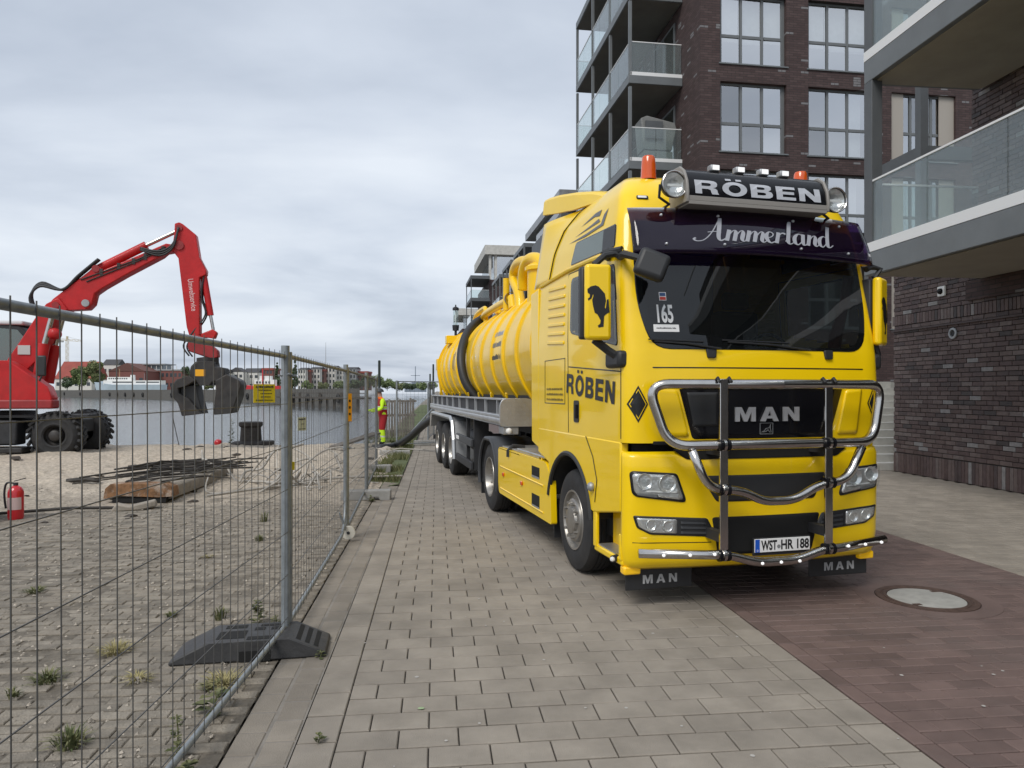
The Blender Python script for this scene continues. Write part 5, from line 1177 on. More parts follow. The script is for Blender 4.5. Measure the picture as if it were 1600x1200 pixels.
for v in (5.25, 6.55, 7.85): MB().tube([(-.9, v, .52), (.9, v, .52)], .09).build('axle', CHAS, tr, smooth=True)
for v in (-.8, 2.2, 5.0, 8.2): MB().box(-.6, .6, v - .12, v + .12, 1.3, 1.62).build('saddle', YELT, tr)
MB().box(-1.15, 1.15, 9.25, 9.33, .5, .62).build('under_run_bar', CHAS, tr)
MB().tube(smooth_pts([V3(-.55, -1.3, 1.75), V3(-.75, -1.35, 1.7), V3(-.78, -1.3, 1.55), V3(-.7, -1.1, 1.4), V3(-.8, -.9, 1.3)]), .05, 8).build('drain_hose', BLK, tr, smooth='all')
# outlines of the excavator in its own side plane (x forward, z up), metres
EX_LOWER = [(-1.538, 2.578), (-1.225, 3.089), (-0.815, 3.800), (-0.576, 4.141), (-0.273, 4.326), (-0.032, 3.994), (-0.385, 3.756), (-0.497, 3.276), (-0.815, 2.566), (-1.130, 2.212)]
EX_UPPER = [(-0.592, 4.070), (-0.433, 4.286), (-0.225, 4.469), (0.469, 5.078), (0.616, 5.244), (0.747, 5.212), (0.812, 5.107), (1.738, 5.572), (2.443, 5.927), (2.664, 5.900), (2.630, 5.716), (2.443, 5.672), (2.325, 5.558), (1.405, 5.001), (0.828, 4.623), (0.616, 4.456), (0.551, 4.168), (0.421, 4.022), (-0.225, 3.972)]
EX_STICK = [(2.666, 6.507), (2.787, 6.549), (2.883, 6.502), (3.223, 6.221), (3.321, 5.573), (3.502, 5.215), (3.492, 5.084), (3.321, 5.000), (3.330, 3.358), (3.053, 3.328), (2.980, 3.587), (2.762, 5.527), (2.594, 5.753), (2.652, 6.222)]
EX_TILT = [(3.053, 3.380), (3.321, 3.358), (3.811, 2.921), (3.826, 2.738), (3.664, 2.668), (3.053, 2.886), (3.004, 3.016)]
EX_LINK = [(3.321, 3.384), (3.664, 3.536), (3.787, 3.444), (3.723, 3.260), (3.516, 3.293), (3.330, 3.270)]
EX_HEAD = [(3.126, 2.445), (3.272, 2.602), (3.762, 2.606), (3.787, 2.449), (4.033, 2.425), (4.058, 2.084), (3.713, 2.004), (3.664, 1.915), (3.321, 1.915), (3.248, 2.055), (3.102, 2.133)]
EX_SHELL_A = [(2.642, 1.872), (2.787, 2.080), (3.126, 2.195), (3.296, 2.055), (3.053, 1.899), (2.835, 1.847), (2.859, 1.691), (3.102, 1.561), (3.443, 1.116), (2.932, 1.057), (2.835, 1.406), (2.666, 1.639)]
EX_SHELL_A2 = [(2.835, 1.898), (3.272, 1.925), (3.311, 1.638), (3.443, 1.116), (2.932, 1.057), (2.859, 1.561)]
EX_SHELL_B = [(3.811, 2.057), (4.108, 2.241), (4.456, 2.058), (4.506, 1.927), (4.406, 1.558), (4.257, 1.127), (3.772, 1.088), (3.787, 1.402), (3.836, 1.769)]
EX_DECK = [(-2.340, 2.539), (-1.063, 2.550), (-0.157, 1.873), (-0.052, 1.573), (-0.082, 1.506), (-2.340, 1.416)]
EX_CABP = [(-2.725, 3.484), (-1.957, 3.602), (-1.335, 3.544), (-1.083, 3.214), (-1.178, 2.581), (-2.725, 2.568)]
EXP = {'cylA': (0.616, 5.154), 'cylA1': (1.888, 5.886), 'cylA2': (2.681, 6.321), 'cylB': (3.409, 5.055), 'cylB1': (3.590, 3.937), 'cylB2': (3.664, 3.521), 'lcyl0': (-0.751, 1.984), 'lcyl1': (-0.576, 3.045), 'lcyl2': (-0.401, 3.756), 'pin1': (0.394, 4.188), 'pin2': (-0.332, 4.112), 'pin3': (0.649, 5.149), 'pin4': (2.787, 5.890), 'pin5': (2.787, 6.383), 'text0': (3.029, 4.939), 'text1': (3.136, 4.032), 'rot': (3.516, 2.656), 'orange': (3.389, 2.280), 'mirror': (-0.305, 2.428), 'hA': (-0.481, 4.197), 'knob': (-0.321, 3.314)}
# ------------------------------------------------------------------ wheeled excavator
ex = empty('excavator', (-10.045, 20.9, .03), .0965); tag(ex, 'red wheeled excavator with raised boom and dark clamshell grab by the quay', 'excavator')
RED = mat('excavator_red', (.46, .016, .018), .45, coat=.1, var=.16, vscale=3, dirt=.45, dirtcol=(.26, .03, .025), spec=.3); REDD = mat('worn_dark_red', (.28, .02, .022), .5, var=.2, vscale=4)
DST = mat('worn_dark_steel', (.035, .034, .034), .55, .3, var=.35, vscale=5, bump=.2, bscale=40, dirt=.4, dirtcol=(.09, .065, .05))
def slabp(name, pl, y0, y1, m, parent, bevel=.03):
    b = MB(); b.prism(pl, lambda a, z: (a, y0, z), lambda a, z: (a, y1, z)); return b.build(name, m, parent, bevel=bevel)
E2 = lambda k, y=0.0: (EXP[k][0], y, EXP[k][1])
bo = slabp('lower_boom', EX_LOWER, -.26, .26, RED, ex); up = slabp('upper_boom', EX_UPPER, -.2, .2, RED, ex); sk2 = slabp('stick', EX_STICK, -.16, .16, RED, ex, .02)
slabp('link', EX_LINK, -.12, .12, RED, ex); slabp('tilt_bracket', EX_TILT, -.17, .17, REDD, ex)
for k, r_, y in (('pin1', .10, .24), ('pin2', .09, .29), ('pin3', .1, .23), ('pin4', .13, .2), ('pin5', .09, .19)):
    x, z = EXP[k]; MB().lathe([(-y, 0), (-y, r_), (y, r_), (y, 0)], 'y', c=(x, 0, z), n=18).build('pivot_pin', ALUD if k == 'pin1' else REDD, ex, smooth=True)
def ram(a, b, c, r_, y=0.0):
    MB().tube([E2(a, y), E2(b, y)], r_, 12).build('ram_cylinder', RED, ex, smooth=True); MB().tube([E2(b, y), E2(c, y)], r_ * .5, 10).build('ram_rod', CHR, ex, smooth=True)
ram('cylA', 'cylA1', 'cylA2', .12); ram('cylB', 'cylB1', 'cylB2', .09); ram('lcyl0', 'lcyl1', 'lcyl2', .14, -.34); ram('lcyl0', 'lcyl1', 'lcyl2', .14, .34)
MB().ball((EXP['knob'][0], -.34, EXP['knob'][1]), .17, 12, 8).build('ram_head', RED, ex, smooth=True)
hx, hz = EXP['hA']
for i in range(3):
    y = -.22 + .06 * i; MB().tube(smooth_pts([V3(hx - .35, y, hz - .35), V3(hx - .5, y, hz + .1 + .05 * i), V3(hx - .25, y, hz + .42 + .06 * i), V3(hx + .3, y, hz + .35), V3(hx + .7, y, hz + .75), V3(hx + 1.2, y, hz + 1.22)]), .035, 7).build('hydraulic_hose', BLK, ex, smooth='all')
tx, tz = EXP['pin4']
for i in range(3): MB().tube(smooth_pts([V3(tx - 1.0, -.22, tz - .12 - .03 * i), V3(tx - .5, -.24, tz - .2 - .06 * i), V3(tx - .15, -.24, tz + .02 - .05 * i), V3(tx + .0, -.22, tz + .5)]), .028, 6).build('hydraulic_hose', BLK, ex, smooth='all')
c0 = EXP['cylB']
for i in range(2): MB().tube(smooth_pts([V3(c0[0] + .02, -.1 + .2 * i, c0[1]), V3(c0[0] - .05, -.1 + .2 * i, c0[1] - .6), V3(c0[0] + .06, -.1 + .2 * i, c0[1] - 1.1), V3(c0[0] - .25, -.15 + .3 * i, c0[1] - 1.6), V3(c0[0] - .5, -.2 + .4 * i, c0[1] - 2.0), V3(c0[0] - .35, -.2 + .4 * i, c0[1] - 2.3)]), .025, 6).build('hydraulic_hose', BLK, ex, smooth='all')
for i in range(2): MB().tube([(EX_UPPER[3 + i][0] - .2, -.215, EX_UPPER[3][1] - .25 - .05 * i), (EX_UPPER[7][0], -.215, EX_UPPER[7][1] - .12 - .05 * i), (EX_UPPER[8][0], -.215, EX_UPPER[8][1] - .1 - .05 * i)], .018, 6).build('hydraulic_line', DST, ex)
for (ka, kb) in ((3, 7), (7, 8)):
    a, b = EX_UPPER[ka], EX_UPPER[kb]
    for t in (.25, .6, .9): MB().box(lerp(a[0], b[0], t) - .04, lerp(a[0], b[0], t) + .04, -.225, -.201, lerp(a[1], b[1], t) - .22, lerp(a[1], b[1], t) - .05).build('line_clip', DST, ex)
# grab
gx, gz = EXP['rot']
MB().lathe([(-.42, .26), (-.3, .28), (-.3, .2), (-.1, .2), (-.1, .3), (.05, .3), (.08, .12), (.08, 0)], 'z', c=(gx, 0, gz), n=20).build('rotator', DST, ex, smooth=True)
slabp('grab_head', EX_HEAD, -.38, .38, DST, ex, .04); ox, oz = EXP['orange']; MB().box(ox - .13, ox + .13, -.388, -.381, oz - .1, oz + .09).build('orange_plate', mat('orange_plate', (.8, .38, .01), .5), ex)
slabp('grab_shell', EX_SHELL_A, -.5, .5, DST, ex, .02); slabp('grab_jaw', EX_SHELL_A2, -.3, .45, BLK, ex, .02); slabp('grab_shell', EX_SHELL_B, -.52, .52, DST, ex, .03)
# upper carriage, cab, lettering
slabp('upper_carriage', EX_DECK, -1.22, -.8, RED, ex, .025); bx0 = EX_DECK[0][0] - .4; slabp('rear_carriage', [(a - .75, b - .1) for a, b in EX_DECK], -.79, 1.1, RED, ex, .025)
MB().box(bx0, EX_DECK[3][0] + .02, -1.26, -.78, EX_DECK[5][1] - .12, EX_DECK[5][1] + .12).build('deck_skirt', REDD, ex, bevel=.04)
cp = slabp('cab', EX_CABP, .15, 1.2, BLK, ex, .05); MB().box(EX_CABP[0][0], EX_CABP[2][0] + .05, .1, 1.25, EX_CABP[1][1] - .02, EX_CABP[1][1] + .1).build('cab_roof', mat('cab_roof_grey', (.6, .61, .62), .5), cp, bevel=.04)
slabp('side_window', [(a * .0 + lerp(EX_CABP[0][0], a, .93), lerp(EX_CABP[4][1], b, .9) + .0) for a, b in EX_CABP], .12, .145, glass('excavator_glass', (.6, .7, .68), .02, body=(.3, .38, .37), solid=.4), cp, 0)
op = MB(); op.tube([(-2.05, .7, 2.4), (-2.0, .62, 2.75), (-1.95, .6, 3.0)], [.2, .24, .14], 10); op_o = op.build('person', mat('hi_vis_green', (.35, .75, .02), .8), None, smooth='all')
op_o.location = (-10.045, 20.9, .03); op_o.rotation_euler = (0, 0, .0965); tag(op_o, 'operator in a yellow green jacket seated inside the excavator cab', 'person')
MB().ball((-1.92, .6, 3.16), .12, 10, 8).build('head', mat('dark_cap', (.05, .03, .03), .8), op_o, smooth='all')
mx_, mz_ = EXP['mirror']; MB().box(mx_ - .12, mx_ + .10, -1.2, -1.12, mz_ - .28, mz_ + .26).build('mirror', BLK, ex, bevel=.05); MB().tube([(mx_, -1.16, mz_ - .25), (mx_ - .1, -1.16, mz_ - .5), (mx_ - .3, -1.1, mz_ - .8)], .025, 6).build('mirror_arm', BLK, ex)
LT_ = mat('faded_white_print', (.62, .5, .5), .7)
pr_ = MB(); q = random.Random(3)
for i in range(4):
    x = -2.05
    while x < -1.42: w = q.uniform(.03, .07); pr_.box(x, x + w, -1.2255, -1.2205, 2.02 - i * .13, 2.09 - i * .13 + q.uniform(0, .015)); x += w + .02
pr_.build('side_print', LT_, ex, fix=False, kind='stuff')
(ax, az), (bx_, bz_) = EXP['text0'], EXP['text1']; dv = Vector((bx_ - ax, bz_ - az)); Ld = dv.length; dv.normalize(); nv = Vector((-dv.y, dv.x))
lettering('stick_lettering', 'Umweltservice', lambda t, b: (ax + dv.x * t + nv.x * b - .02, -.164, az + dv.y * t + nv.y * b), mat('pale_red_print', (.7, .45, .45), .6), ex, bold=.01, width=Ld, height=.15)
MB().box(-1.25, -.95, -.262, -.265 - .02, 2.75, 3.0).build('work_lamp', mat('lamp_box', (.5, .5, .48), .5), ex)
# undercarriage
MB().box(-4.6, .35, -.55, .55, .62, 1.0).build('chassis', CHAS, ex, bevel=.04); MB().lathe([(1.0, .75), (1.22, .75)], 'z', c=(-1.7, 0, 0), n=24).build('slew_ring', CHAS, ex, smooth=True)
MB().box(-1.9, .75, -1.05, -.4, 1.06, 1.14).build('step_plate', CHAS, ex, bevel=.01); MB().box(-1.6, -.9, -1.15, -.6, .35, 1.0).build('tool_box', CHAS, ex, bevel=.05); MB().box(-2.1, -.7, -1.35, -.7, .16, .30).build('outrigger', DST, ex, bevel=.03)
for (x, y) in ((0, -1.18), (0, 1.18), (-2.9, -1.18), (-2.9, 1.18)):
    sg = -1 if y < 0 else 1; R_ = .62
    P_ = [(0.02, .26), (.05, .3), (.03, .36), (.06, .45), (.02, R_ - .08), (-.05, R_ - .02), (-.28, R_), (-.5, R_ - .02), (-.55, R_ - .1), (-.55, .3)]
    wl = MB().lathe([(sg * a, b) for a, b in P_], 'y', c=(x, y, R_ - .03), n=40).build('wheel', RUB, ex, smooth=True)
    lug = MB()
    for k in range(22):
        a = 2 * math.pi * k / 22
        for s2, off in ((0, 0), (1, math.pi / 22)):
            aa = a + off; M_ = Matrix.Translation(Vector((x, y - sg * (.02 if s2 == 0 else .3), R_ - .03))) @ Matrix.Rotation(-aa, 4, 'Y'); lug.box(R_ - .035, R_ + .025, -.14, .14, -.035, .035, M_ @ Matrix.Rotation(.4 if s2 else -.4, 4, 'X'))
    lug.build('tread_lugs', RUB, wl, fix=False, kind='stuff')
    MB().lathe([(sg * a, b) for a, b in [(.02, .27), (-.1, .25), (-.14, .2), (-.06, .16), (.02, .14), (.05, .1), (.05, 0)]], 'y', c=(x, y, R_ - .03), n=24).build('rim', DST, wl, smooth=True)
# ------------------------------------------------------------------ site fence
def fence_panel(A, B, label, top=2.05, bot=.12, wires=.12, curl=False, posts=(True, True), lean=0.0):
    A, B = Vector((*A, 0)), Vector((*B, 0)); L_ = (B - A).length; ang = math.atan2(B.y - A.y, B.x - A.x)
    f = empty('mesh_fence', A, ang); tag(f, label, 'fence panel', 'temporary mesh fence panels along the promenade')
    pr = .029
    for k, x in enumerate((0.012, L_ - .012)):
        if posts[k]: MB().tube([(x, 0, .06), (x, 0, top + (.06 if k else .02))], pr, 12).build('post', GALV, f, smooth=True)
    MB().tube([(.03, 0, top - .01), (L_ - .03, 0, top - .015)], .0175, 12).build('top_rail', GALV, f, smooth=True)
    bl_ = [(.03, 0, bot), (L_ - .03, 0, bot + .01)] if not curl else [(.03, 0, bot), (L_ - .45, 0, bot)] + [(L_ - .45 + .42 * math.sin(R(a)), 0, bot + .42 * (1 - math.cos(R(a)))) for a in range(15, 91, 15)] + [(L_ - .03, 0, bot + .6)]
    MB().tube(bl_, .0175, 12).build('bottom_rail', GALV, f, smooth=True)
    w = MB(); x = .07; q = random.Random(int(L_ * 1000))
    while x < L_ - .05:
        b0 = bot - .02 if not (curl and x > L_ - .42) else bot + .42 * (1 - math.sqrt(max(0, 1 - ((x - L_ + .45) / .42) ** 2)))
        w.tube([(x + q.uniform(-.004, .004), -.018, b0), (x + q.uniform(-.006, .006), -.02, .9), (x + q.uniform(-.006, .006), -.018, top + .015)], .0025, 4, caps=False); x += wires
    for z in (.2, .5, .8, 1.1, 1.4, 1.7): w.tube([(.02, -.0225, z), (L_ * .5, -.0225, z + q.uniform(-.01, .01)), (L_ - .02, -.0225, z)], .0027, 4, caps=False)
    w.build('wire_mesh', WIRE, f, fix=False, kind='stuff')
    return f
P1, P2, P3, P4 = (-1.06, 5.16), (-1.09, 8.75), (-1.2, 12.4), (-1.32, 15.9)
fence_panel((-1.27, 1.64), P1, 'nearest mesh fence panel, running out of the picture at the left')
fence_panel((P1[0], P1[1] + .06), P2, 'mesh fence panel between the black plastic foot and the double posts', curl=True)
fence_panel((P2[0], P2[1] + .07), P3, 'mesh fence panel just beyond the double posts')
fence_panel((P3[0], P3[1] + .06), P4, 'far mesh fence panel next to the worker')
fence_panel((-1.25, 22.5), (1.6, 24.2), 'mesh fence panel standing across the path end beside the trailer', top=2.1, wires=.14)
fence_panel((-.30, 25.3), (-.1, 28.6), 'farthest mesh fence panel behind the wooden fence')
MB().tube([(0, 0, 0), (1.9, .3, 1.6)], .022, 8).build('diagonal_brace', GALV, bpy.data.objects['mesh_fence.004'], smooth=True)
# clamps joining panels
for (x, y, z) in ((P1[0], P1[1] + .03, 1.9), (P2[0], P2[1] + .03, 1.1)):
    fo_ = bpy.data.objects['mesh_fence' if y < 6 else 'mesh_fence.001']; c_ = empty('clamp', (3.55 if y < 6 else 3.57, 0, z), R(-90), fo_)
    MB().tube([(-.03, -.06, 0), (.03, -.05, .01), (.035, .05, 0), (-.03, .06, -.01), (-.035, 0, .0), (-.03, -.06, 0)], .008, 6).build('band', GALV, c_, smooth=True); MB().tube([(-.06, 0, 0), (.07, 0, 0)], .007, 6).build('bolt', GALV, c_)
# feet
ft = empty('barrier_base', (-1.25, 5.04, 0), R(4)); tag(ft, 'black plastic fence foot with slots under the near post', 'fence base')
PLAS = mat('recycled_black_plastic', (.04, .04, .041), .6, var=.25, vscale=8, bump=.2, bscale=60, dirt=.45, dirtcol=(.11, .1, .085))
MB().prism([(-.5, .0), (-.5, .025), (-.27, .135), (.27, .135), (.5, .03), (.5, 0)], lambda a, b: (a, -.19, b), lambda a, b: (a, .19, b)).build('body', PLAS, ft, bevel=.012)
SL = mat('slot_shade_black', (.008, .008, .008), .9)  # shade of slots, sockets and beam gap, put on as near-black pieces
for (x0, x1, y0, y1) in ((-.22, -.04, -.12, .03), (.0, .07, .03, .085), (.11, .19, .03, .085), (-.02, .16, -.16, -.1), (-.2, -.06, .09, .15), (.03, .16, .11, .15)): MB().box(x0, x1, y0, y1, .1, .1375).build('slot_shade', SL, ft)
for k in range(3):
    t = .12 + .25 * k; a = Vector((.27 + .23 * t, 0, .135 - .105 * t)); b = Vector((.27 + .23 * (t + .13), 0, .135 - .105 * (t + .13)))
    MB().add([(a.x, -.15, a.z + .002), (b.x, -.15, b.z + .002), (b.x, .15, b.z + .002), (a.x, .15, a.z + .002)], [(0, 1, 2, 3)]).build('slot_shade', SL, ft, fix=False)
MB().box(-.06, .14, -.193, -.1905, .0, .07).build('slot_shade', SL, ft)
for i, (x0, x1, y, lb_) in enumerate(((-1.55, -.75, 11.9, 'grey concrete block foot at the third fence post beside the gutter'), (-1.6, -1.0, 15.9, 'concrete block foot standing in the grass before the worker'), (-1.55, -.72, 19.7, 'long concrete block lying in the grass under the black hose'), (-.75, .2, 23.6, 'concrete block foot below the cross fence beside the trailer wheels'))):
    k_ = empty('concrete_block', ((x0 + x1) / 2, y, .0)); tag(k_, lb_, 'concrete block', 'concrete fence feet'); h = (x1 - x0) / 2
    MB().prism([(-h, 0), (-h, .16), (h, .16), (h, 0), (h * .55, 0), (h * .5, .05), (h * .2, .05), (h * .15, 0)], lambda a, b: (a, -.11, b), lambda a, b: (a, .11, b)).build('block', CONC, k_, bevel=.015); MB().lathe([(.161, .03), (.163, .0)], 'z', c=(0, 0, 0), n=12).build('post_socket', SL, k_)
cs = empty('caster', (3.36, -.05, .11), R(0), bpy.data.objects['mesh_fence.001']); MB().lathe([(-.02, .0), (-.02, .08), (.02, .08), (.02, 0)], 'x', n=24).build('wheel', mat('pale_plastic', (.5, .48, .42), .6), cs, smooth=True, bevel=.004); MB().lathe([(-.025, .02), (-.026, 0)], 'x', n=10).build('hub', CHAS, cs)
MB().tube([(0, .03, 0), (-.03, .05, .1), (-.05, .1, .25)], .012, 6).build('fork', GALV, cs)
# notices on the fence
def notice(name, label, cen, yaw, w, h, m, rows, seed, dark=(.05, .045, .02)):
    n_ = empty(name, cen, yaw); tag(n_, label, 'sign'); MB().box(-w / 2, w / 2, -.0015, .0015, -h / 2, h / 2).build('board', m, n_)
    b = MB(); q = random.Random(seed)
    for i in range(rows):
        z = h * (.36 - .72 * i / max(1, rows - 1)); x = -w * (.4 if i in (0, rows - 1) else q.uniform(.1, .3)); hh = h * (.06 if i == 0 else .028)
        while x < w * (.4 if i in (0, rows - 1) else .3): ww = q.uniform(.03, .07) * w; b.box(x, x + ww, -.0032, -.0018, z - hh, z + hh * q.uniform(.4, 1)); x += ww + .02 * w
    b.build('faded_print', mat(name + '_ink', dark, .8), n_, fix=False, kind='stuff')
YS = mat('yellow_sign', (.7, .52, .01), .6, var=.1, vscale=20)
notice('yellow_notice', 'small yellow notice hanging on the near mesh fence', (-1.125, 4.55, 1.775), R(90 - 3), .36 * .42, .118, YS, 5, 4)
bpy.data.objects['yellow_notice'].rotation_euler = (0, 0, R(45)); bpy.data.objects['yellow_notice'].location = (-1.09, 4.66, 1.775)
notice('pale_notice', 'small pale notice tied to the second fence panel', (-1.10, 5.98, 1.52), R(55), .09, .11, mat('pale_yellow_sign', (.55, .55, .36), .7), 3, 9)
tg = empty('orange_marker', (-1.07, 8.83, 1.59), R(40)); tag(tg, 'upright orange plastic tag tied to the double fence posts', 'tag'); MB().box(-.03, .03, -.03, -.024, -.17, .17).build('strip', mat('orange_plastic', (.85, .36, .005), .5), tg, bevel=.002)
for z in (.08, 0, -.08): MB().box(-.012, .012, -.0325, -.0305, z - .015, z + .015).build('mark', DECK, tg)
yc = empty('yellow_cable_marker', (-1.03, 5.26, 1.25), 0); tag(yc, 'tiny yellow tag clipped to the near fence post', 'tag'); MB().box(-.012, .012, -.004, .004, -.03, .03).build('clip', YS, yc, bevel=.003)
# ------------------------------------------------------------------ things lying in the yard
def yz(x, y): return yard_z(x, y)
bm_ = empty('rusty_beam', (-4.7, 11.8, yz(-4.7, 12.5) + .02), R(-1)); tag(bm_, 'long concrete beam with rusty steel end lying in the sand', 'beam')
RSTO = mat('orange_rust', (.2, .105, .05), .9, var=.5, vscale=9, bump=.6, bscale=40, dirt=.95, dirtcol=(.5, .47, .42))
MB().prism([(-.5, .0), (-.5, .2), (-.44, .25), (.44, .25), (.5, .2), (.5, .02), (.36, 0)], lambda a, b: (a, .12, b), lambda a, b: (a, 3.3, b)).build('concrete', mat('beam_concrete', (.27, .24, .2), .9, var=.25, vscale=5, bump=.4, bscale=40), bm_, bevel=.02)
MB().prism([(-.53, .03), (-.5, .2), (-.42, .27), (.40, .27), (.51, .21), (.52, .06), (.3, .05), (-.3, .08)], lambda a, b: (a, .0, b), lambda a, b: (a, .3, b)).build('rusty_end', RSTO, bm_, bevel=.006)
MB().box(-.4, .42, .02, .3, -.03, .04).build('end_gap_shade', SL, bm_)  # dark box painted in as the shade below the rusty end
rq = random.Random(5); ROD = mat('dark_rods', (.05, .045, .04), .7, .3, var=.4, vscale=9)
for i in range(52):
    x, y = rq.uniform(-5.4, -4.0), rq.uniform(12.2, 15.4); a = rq.gauss(.9, .25); L_ = rq.uniform(.7, 1.9); z = .31 + rq.uniform(0, .16) * (1 - abs(y - 13.6) / 2.2)
    dx, dy = math.cos(a) * L_ / 2, math.sin(a) * L_ / 2
    o = MB().tube([(-dx, -dy, rq.uniform(-.05, .03)), (0, 0, rq.uniform(0, .05)), (dx, dy, rq.uniform(-.05, .03))], rq.uniform(.008, .018), 5).build('steel_rod', ROD, None, smooth=True, loc=(x, y, z)); tag(o, 'dark steel rod in the tangled heap on the concrete beam', 'rod', 'rods heaped on the beam')
SCR = mat('grey_scrap_pipe', (.4, .375, .335), .6, .35, var=.3, vscale=6, dirt=.4, dirtcol=(.16, .13, .1))
for i in range(30):
    x, y = rq.uniform(-3.7, -1.6), rq.uniform(12.5, 16.0); z = yz(x, y) + .02; pts = []; a = rq.uniform(-.3, 2.6); h = 0; px_, py_ = 0, 0
    for k in range(rq.choice((4, 5, 6))):
        pts.append(V3(px_, py_, h)); s_ = rq.uniform(.2, .5); a += rq.uniform(-.8, .8); px_ += math.cos(a) * s_; py_ += math.sin(a) * s_ * .7; h = max(0.0, min(.65, h + rq.uniform(-.25, .36)))
    o = MB().tube(smooth_pts(pts, 4), rq.choice((.012, .018, .024)), 7).build('scrap_pipe', SCR, None, smooth=True, loc=(x, y, z)); tag(o, 'bent grey scrap pipe in the tangle behind the fence posts', 'pipe', 'bent scrap pipes')
for i, (x, y, L_, a, m, lb_, nm) in enumerate(((-3.05, 12.75, 1.9, .75, SCR, 'thick grey pipe lying beside the beam', 'loose_pipe'), (-1.9, 13.9, 2.6, .35, SCR, 'long straight pale pipe in the scrap by the gutter', 'loose_pipe'), (-5.5, 11.0, 1.6, .25, ROD, 'thin dark bar lying before the rusty beam', 'loose_bar'), (-6.6, 14.1, .55, .1, ROD, 'short dark timber stub lying on the sand', 'timber_stub'))):
    d = V3(math.cos(a) * L_ / 2, math.sin(a) * L_ / 2, 0); o = MB().tube([-d, d * .2 + V3(0, 0, .03), d], .045 if 'stub' in nm else .022, 8).build(nm, m, None, smooth=True, loc=(x, y, yz(x, y) + .05)); tag(o, lb_, 'pipe' if 'pipe' in nm else 'bar')
br_ = MB().prism([(-.3, 0), (-.22, .12), (-.05, .07), (.3, .14), (.33, .05), (.1, 0)], lambda a, b: (a, -.09, b), lambda a, b: (a, .1, b)).build('concrete_lump', MATS['beam_concrete'], None, bevel=.02, loc=(-4.55, 11.25, yz(-4.55, 11.25))); br_.rotation_euler = (0, 0, .3); tag(br_, 'broken concrete lump in front of the rusty beam', 'rubble')
DRK = mat('wet_debris', (.06, .05, .042), .9, var=.3, vscale=9)
for i in range(34):
    x, y = rq.uniform(-11, -1.6), rq.uniform(9.5, 23); s_ = rq.uniform(.03, .1) * (1 + (y > 16) * .8)
    o = MB().prism([(-s_, 0), (-s_ * .7, s_ * .35), (s_ * .2, s_ * .5), (s_ * 1.3, s_ * .15), (s_, 0)], lambda a, b: (a, -s_ * .5, b), lambda a, b: (a * .8, s_ * .6, b)).build('debris_fragment', DRK, None, loc=(x, y, yz(x, y) - .005)); o.rotation_euler = (0, 0, rq.uniform(0, 6)); tag(o, 'small dark fragment scattered on the sand of the yard', 'debris', 'fragments scattered over the yard')
fx = empty('fire_extinguisher', (-5.86, 10.62, yz(-5.86, 10.62))); tag(fx, 'red fire extinguisher standing on the yard at the left edge', 'fire extinguisher')
FRED = mat('extinguisher_red', (.5, .012, .02), .3, coat=.4)
MB().lathe([(0, 0), (.0, .09), (.03, .098), (.38, .098), (.44, .075), (.47, .03), (.47, 0)], 'z', n=24).build('cylinder', FRED, fx, smooth=True); MB().lathe([(.14, .0992), (.31, .0992)], 'z', n=24, a0=R(200), a1=R(340)).build('label', mat('faded_label', (.55, .4, .38), .6), fx, fix=False)
MB().lathe([(.47, .03), (.51, .03), (.51, 0)], 'z', n=12).build('valve', CHAS, fx); MB().bar((-.02, 0, .53), (.13, 0, .57), .025, .012).build('lever', CHAS, fx); MB().tube(smooth_pts([V3(-.02, 0, .5), V3(-.12, 0, .5), V3(-.15, 0, .35), V3(-.13, 0, .15)]), .014, 6).build('hose', BLK, fx, smooth='all')
dr = empty('scrap_drum', (-6.35, 10.4, yz(-6.3, 10.4))); tag(dr, 'crumpled dark scrap metal heap at the left edge beside the extinguisher', 'scrap')
MB().lathe([(0, .26), (.2, .3), (.32, .25), (.5, .28), (.55, .2)], 'z', n=14).build('drum', DST, dr, smooth=True); MB().tube(smooth_pts([V3(.15, -.1, .5), V3(.3, -.1, .62), V3(.36, -.1, .4), V3(.3, -.12, .1)]), .02, 6).build('hoop', ROD, dr, smooth='all')
bo_ = empty('mooring_bollard', (-5.84, 23.2, .02)); tag(bo_, 'dark iron mooring bollard on the quay edge', 'bollard'); BOL = mat('bollard_iron', (.045, .04, .037), .7, .2, var=.4, vscale=7, bump=.2, bscale=30)
MB().lathe([(0, .62), (.14, .6), (.18, .52), (.2, .33), (.62, .3), (.68, .36), (.78, .36), (.8, .33), (.8, 0)], 'z', n=24).build('post', BOL, bo_, smooth=True); MB().box(.1, .68, -.35, .2, .0, .2).build('base_plate', BOL, bo_, bevel=.03)
rb_ = empty('red_buoy', (-6.85, 23.25, .08)); tag(rb_, 'small red ball float beside the bollard', 'buoy'); MB().ball((0, 0, .08), .12, 14, 10).build('ball', FRED, rb_, smooth='all'); MB().lathe([(-.06, .05), (0, .05)], 'z', n=10).build('stalk', BLK, rb_)
st_ = MB().tube([(0, 0, 0), (-.12, .0, .55), (-.2, 0, .95)], .012, 5).build('thin_rod', ROD, None, loc=(-7.9, 22.9, .05)); tag(st_, 'thin dark rod sticking up at the quay edge', 'rod')
pk = MB().bar((-2.9, 20.6, .2), (-1.9, 22.9, .45), .3, .06).build('gangway_plank', mat('weathered_plank', (.16, .14, .12), .9, var=.3, vscale=5), None); tag(pk, 'dark plank leaning over the quay edge behind the fence', 'plank')
hz_ = [survey_ground(583, 700, .08), survey_ground(600, 699, .1), survey(618, 696, 22.3), survey(640, 683, 21.3), survey(662, 664, 20.4), survey(682, 650, 19.6)]
ho = MB().tube(smooth_pts(hz_), .11, 12).build('suction_hose', BLK, None, smooth='all'); tag(ho, 'thick black suction hose running from the worker to the trailer', 'hose')
